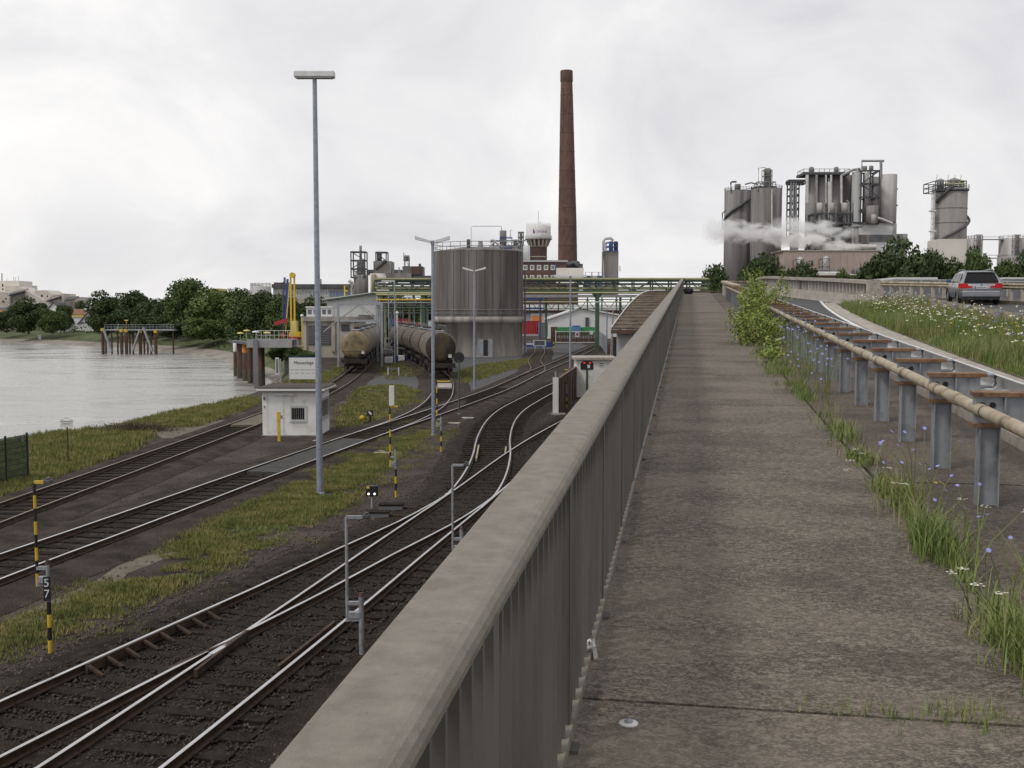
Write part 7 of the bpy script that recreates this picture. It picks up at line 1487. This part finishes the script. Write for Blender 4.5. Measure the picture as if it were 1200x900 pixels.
for k in range(7): flower_plant('blue flowered chicory plant at the foot of the leafy bush', 14 + k * .9, 1.75 + random.uniform(-.2, .2), .8, 8, 'fblue', 'chicory at the bush', 'chicory_plant', .4, .018)
for k in range(8): flower_plant('white umbel flower in the walkway joint', 4.0 + k * .55, 1.42 + random.uniform(-.12, .25), .36, 2, 'fwhite', 'white umbels along the walkway', 'yarrow_plant', .3, .014, True)
flower_plant('small yellow flower among the blue ones in the walkway joint', 6.9, 1.62, .3, 1, 'fyel', 'x', 'yellow_flower', .05, .016, True).__delitem__('group')
# leafy bush
bs_ = thing('leafy_bush', 'tall yellow green leafy bush growing between walkway and guard rail', 'bush', B(21, 1.75))
st = MB(); LP = []
for k in range(74):
    u = rng.uniform(17.5, 35) if k % 5 == 0 else rng.uniform(21.5, 34); v = 1.35 + (u - 18) * .047 + rng.normal(0, .2); b0_ = B(u, v, 0); hmax = .3 + 1.25 * math.exp(-((u - 28) / 4.6) ** 2); h_ = hmax * rng.uniform(.55, 1.12); a = rng.uniform(0, 6.28); ln = rng.uniform(.05, .4)
    pts = [b0_ + Vector((math.cos(a) * ln * f * f, math.sin(a) * ln * f * f, h_ * f)) for f in (0, .35, .7, 1)]; st.tube(pts, [.012, .009, .006, .003], 5)
    for j in range(260):
        f = rng.uniform(.05, 1.03); i = min(2, int(f * 3)); q = pts[i].lerp(pts[i + 1], min(1, f * 3 - i)); s = .26 * (1.15 - f * .8); LP.append(q + Vector(rng.normal(0, s * .55, 3)))
st.build('stems', 'bark', bs_)
LP = np.array(LP); n_ = len(LP); nn = rng.normal(size=(n_, 3)) + np.array([0, 0, .8]); nn /= np.linalg.norm(nn, axis=1)[:, None]; t1 = np.cross(nn, rng.normal(size=(n_, 3))); t1 /= np.linalg.norm(t1, axis=1)[:, None]; t2 = np.cross(nn, t1); s = rng.uniform(.018, .045, n_)[:, None]
V = np.stack([LP - t1 * s, LP + t2 * s * .5, LP + t1 * s, LP - t2 * s * .5], 1).reshape(-1, 3) - np.array(bs_.location); npmesh('foliage', V, np.arange(4 * n_).reshape(-1, 4), 'leafy', bs_)
# verge weeds between the lane and the main road
def verge_pts(n, u0=6, u1=45):
    u = rng.uniform(u0, u1, n); v0_ = np.array([lane_v(a) + .66 for a in u]); vmax = np.array([verge_r(a) + .15 for a in u]); v = v0_ + (vmax - v0_) * rng.random(n); return u, v
u, v = verge_pts(20000); hn = vnoise(np.column_stack([u, v]), .6, 9); P = np.array([B(a, b, .03) for a, b in zip(u, v)])
V, F = bladeset(P, .1 + .46 * hn + .1 * (v - 5) / 3, 5, .006, .6, 2, .05); tag(npmesh('verge_weeds', V, F, 'weed'), 'tall green weeds covering the verge beside the main road', 'weeds', kind='stuff')
u, v = verge_pts(5000); k_ = v > 6.9; P = np.array([B(a, b, .03) for a, b in zip(u[k_], v[k_])]); V, F = bladeset(P, rng.uniform(.35, .75, len(P)), 3, .004, .4, 2, .03); tag(npmesh('dry_stalks', V, F, 'straw'), 'dry straw stalks along the main road side of the verge', 'stalks', kind='stuff')
def blossoms(n, m, label, name, r0, hb, filt):
    u, v = verge_pts(n); k_ = filt(u, v); u, v = u[k_], v[k_]; hh = hb * rng.uniform(.6, 1.15, len(u)); P = np.array([B(a, b, c) for a, b, c in zip(u, v, hh)]); n_ = len(P)
    P = np.repeat(P, 5, 0) + rng.normal(0, r0 * .9, (5 * n_, 3)) * np.array([1, 1, .3]); n5 = len(P); a = rng.uniform(0, 6.28, n5); t1 = np.column_stack([np.cos(a), np.sin(a), rng.normal(0, .35, n5)]); t2 = np.column_stack([-np.sin(a), np.cos(a), rng.normal(0, .35, n5)]); s = (r0 * rng.uniform(.5, 1.1, n5))[:, None]
    V = np.stack([P - t1 * s, P + t2 * s, P + t1 * s, P - t2 * s], 1).reshape(-1, 3); tag(npmesh(name, V, np.arange(4 * n5).reshape(-1, 4), m), label, 'blossoms', kind='stuff')
cl = lambda s, th, sd: (lambda u, v: vnoise(np.column_stack([u, v]), s, sd) > th)
blossoms(1000, 'fwhite', 'clouds of white blossoms in the verge weeds', 'white_blossoms', .022, .62, cl(.5, .5, 21)); blossoms(420, 'fblue', 'scattered blue blossoms in the verge weeds', 'blue_blossoms', .016, .62, cl(.7, .5, 22)); blossoms(420, 'fyel', 'small groups of yellow blossoms in the verge weeds', 'yellow_blossoms', .016, .55, cl(.6, .62, 23))
# dark dry shrub on the near bank lip
t = thing('dry_shrub', 'dark reddish dry shrub on the bank lip beside the outer track', 'bush', G(158, 505)); n_ = 7000; Q = rng.normal(size=(n_, 3)) * np.array([.9, .4, .13]) + np.array([0, 0, .12]); Q[:, 2] = np.abs(Q[:, 2]); t1 = rng.normal(size=(n_, 3)); t1 /= np.linalg.norm(t1, axis=1)[:, None]; t2 = np.cross(t1, rng.normal(size=(n_, 3))); t2 /= np.linalg.norm(t2, axis=1)[:, None]; s = rng.uniform(.02, .05, n_)[:, None]
M['dryleaf'] = mat('dry_leaves', (.06, .04, .028), (.11, .08, .05), .9, scale=4); npmesh('twigs', np.stack([Q - t1 * s, Q + t2 * s * .5, Q + t1 * s, Q - t2 * s * .5], 1).reshape(-1, 3), np.arange(4 * n_).reshape(-1, 4), 'dryleaf', t)
bpy.context.view_layer.update()
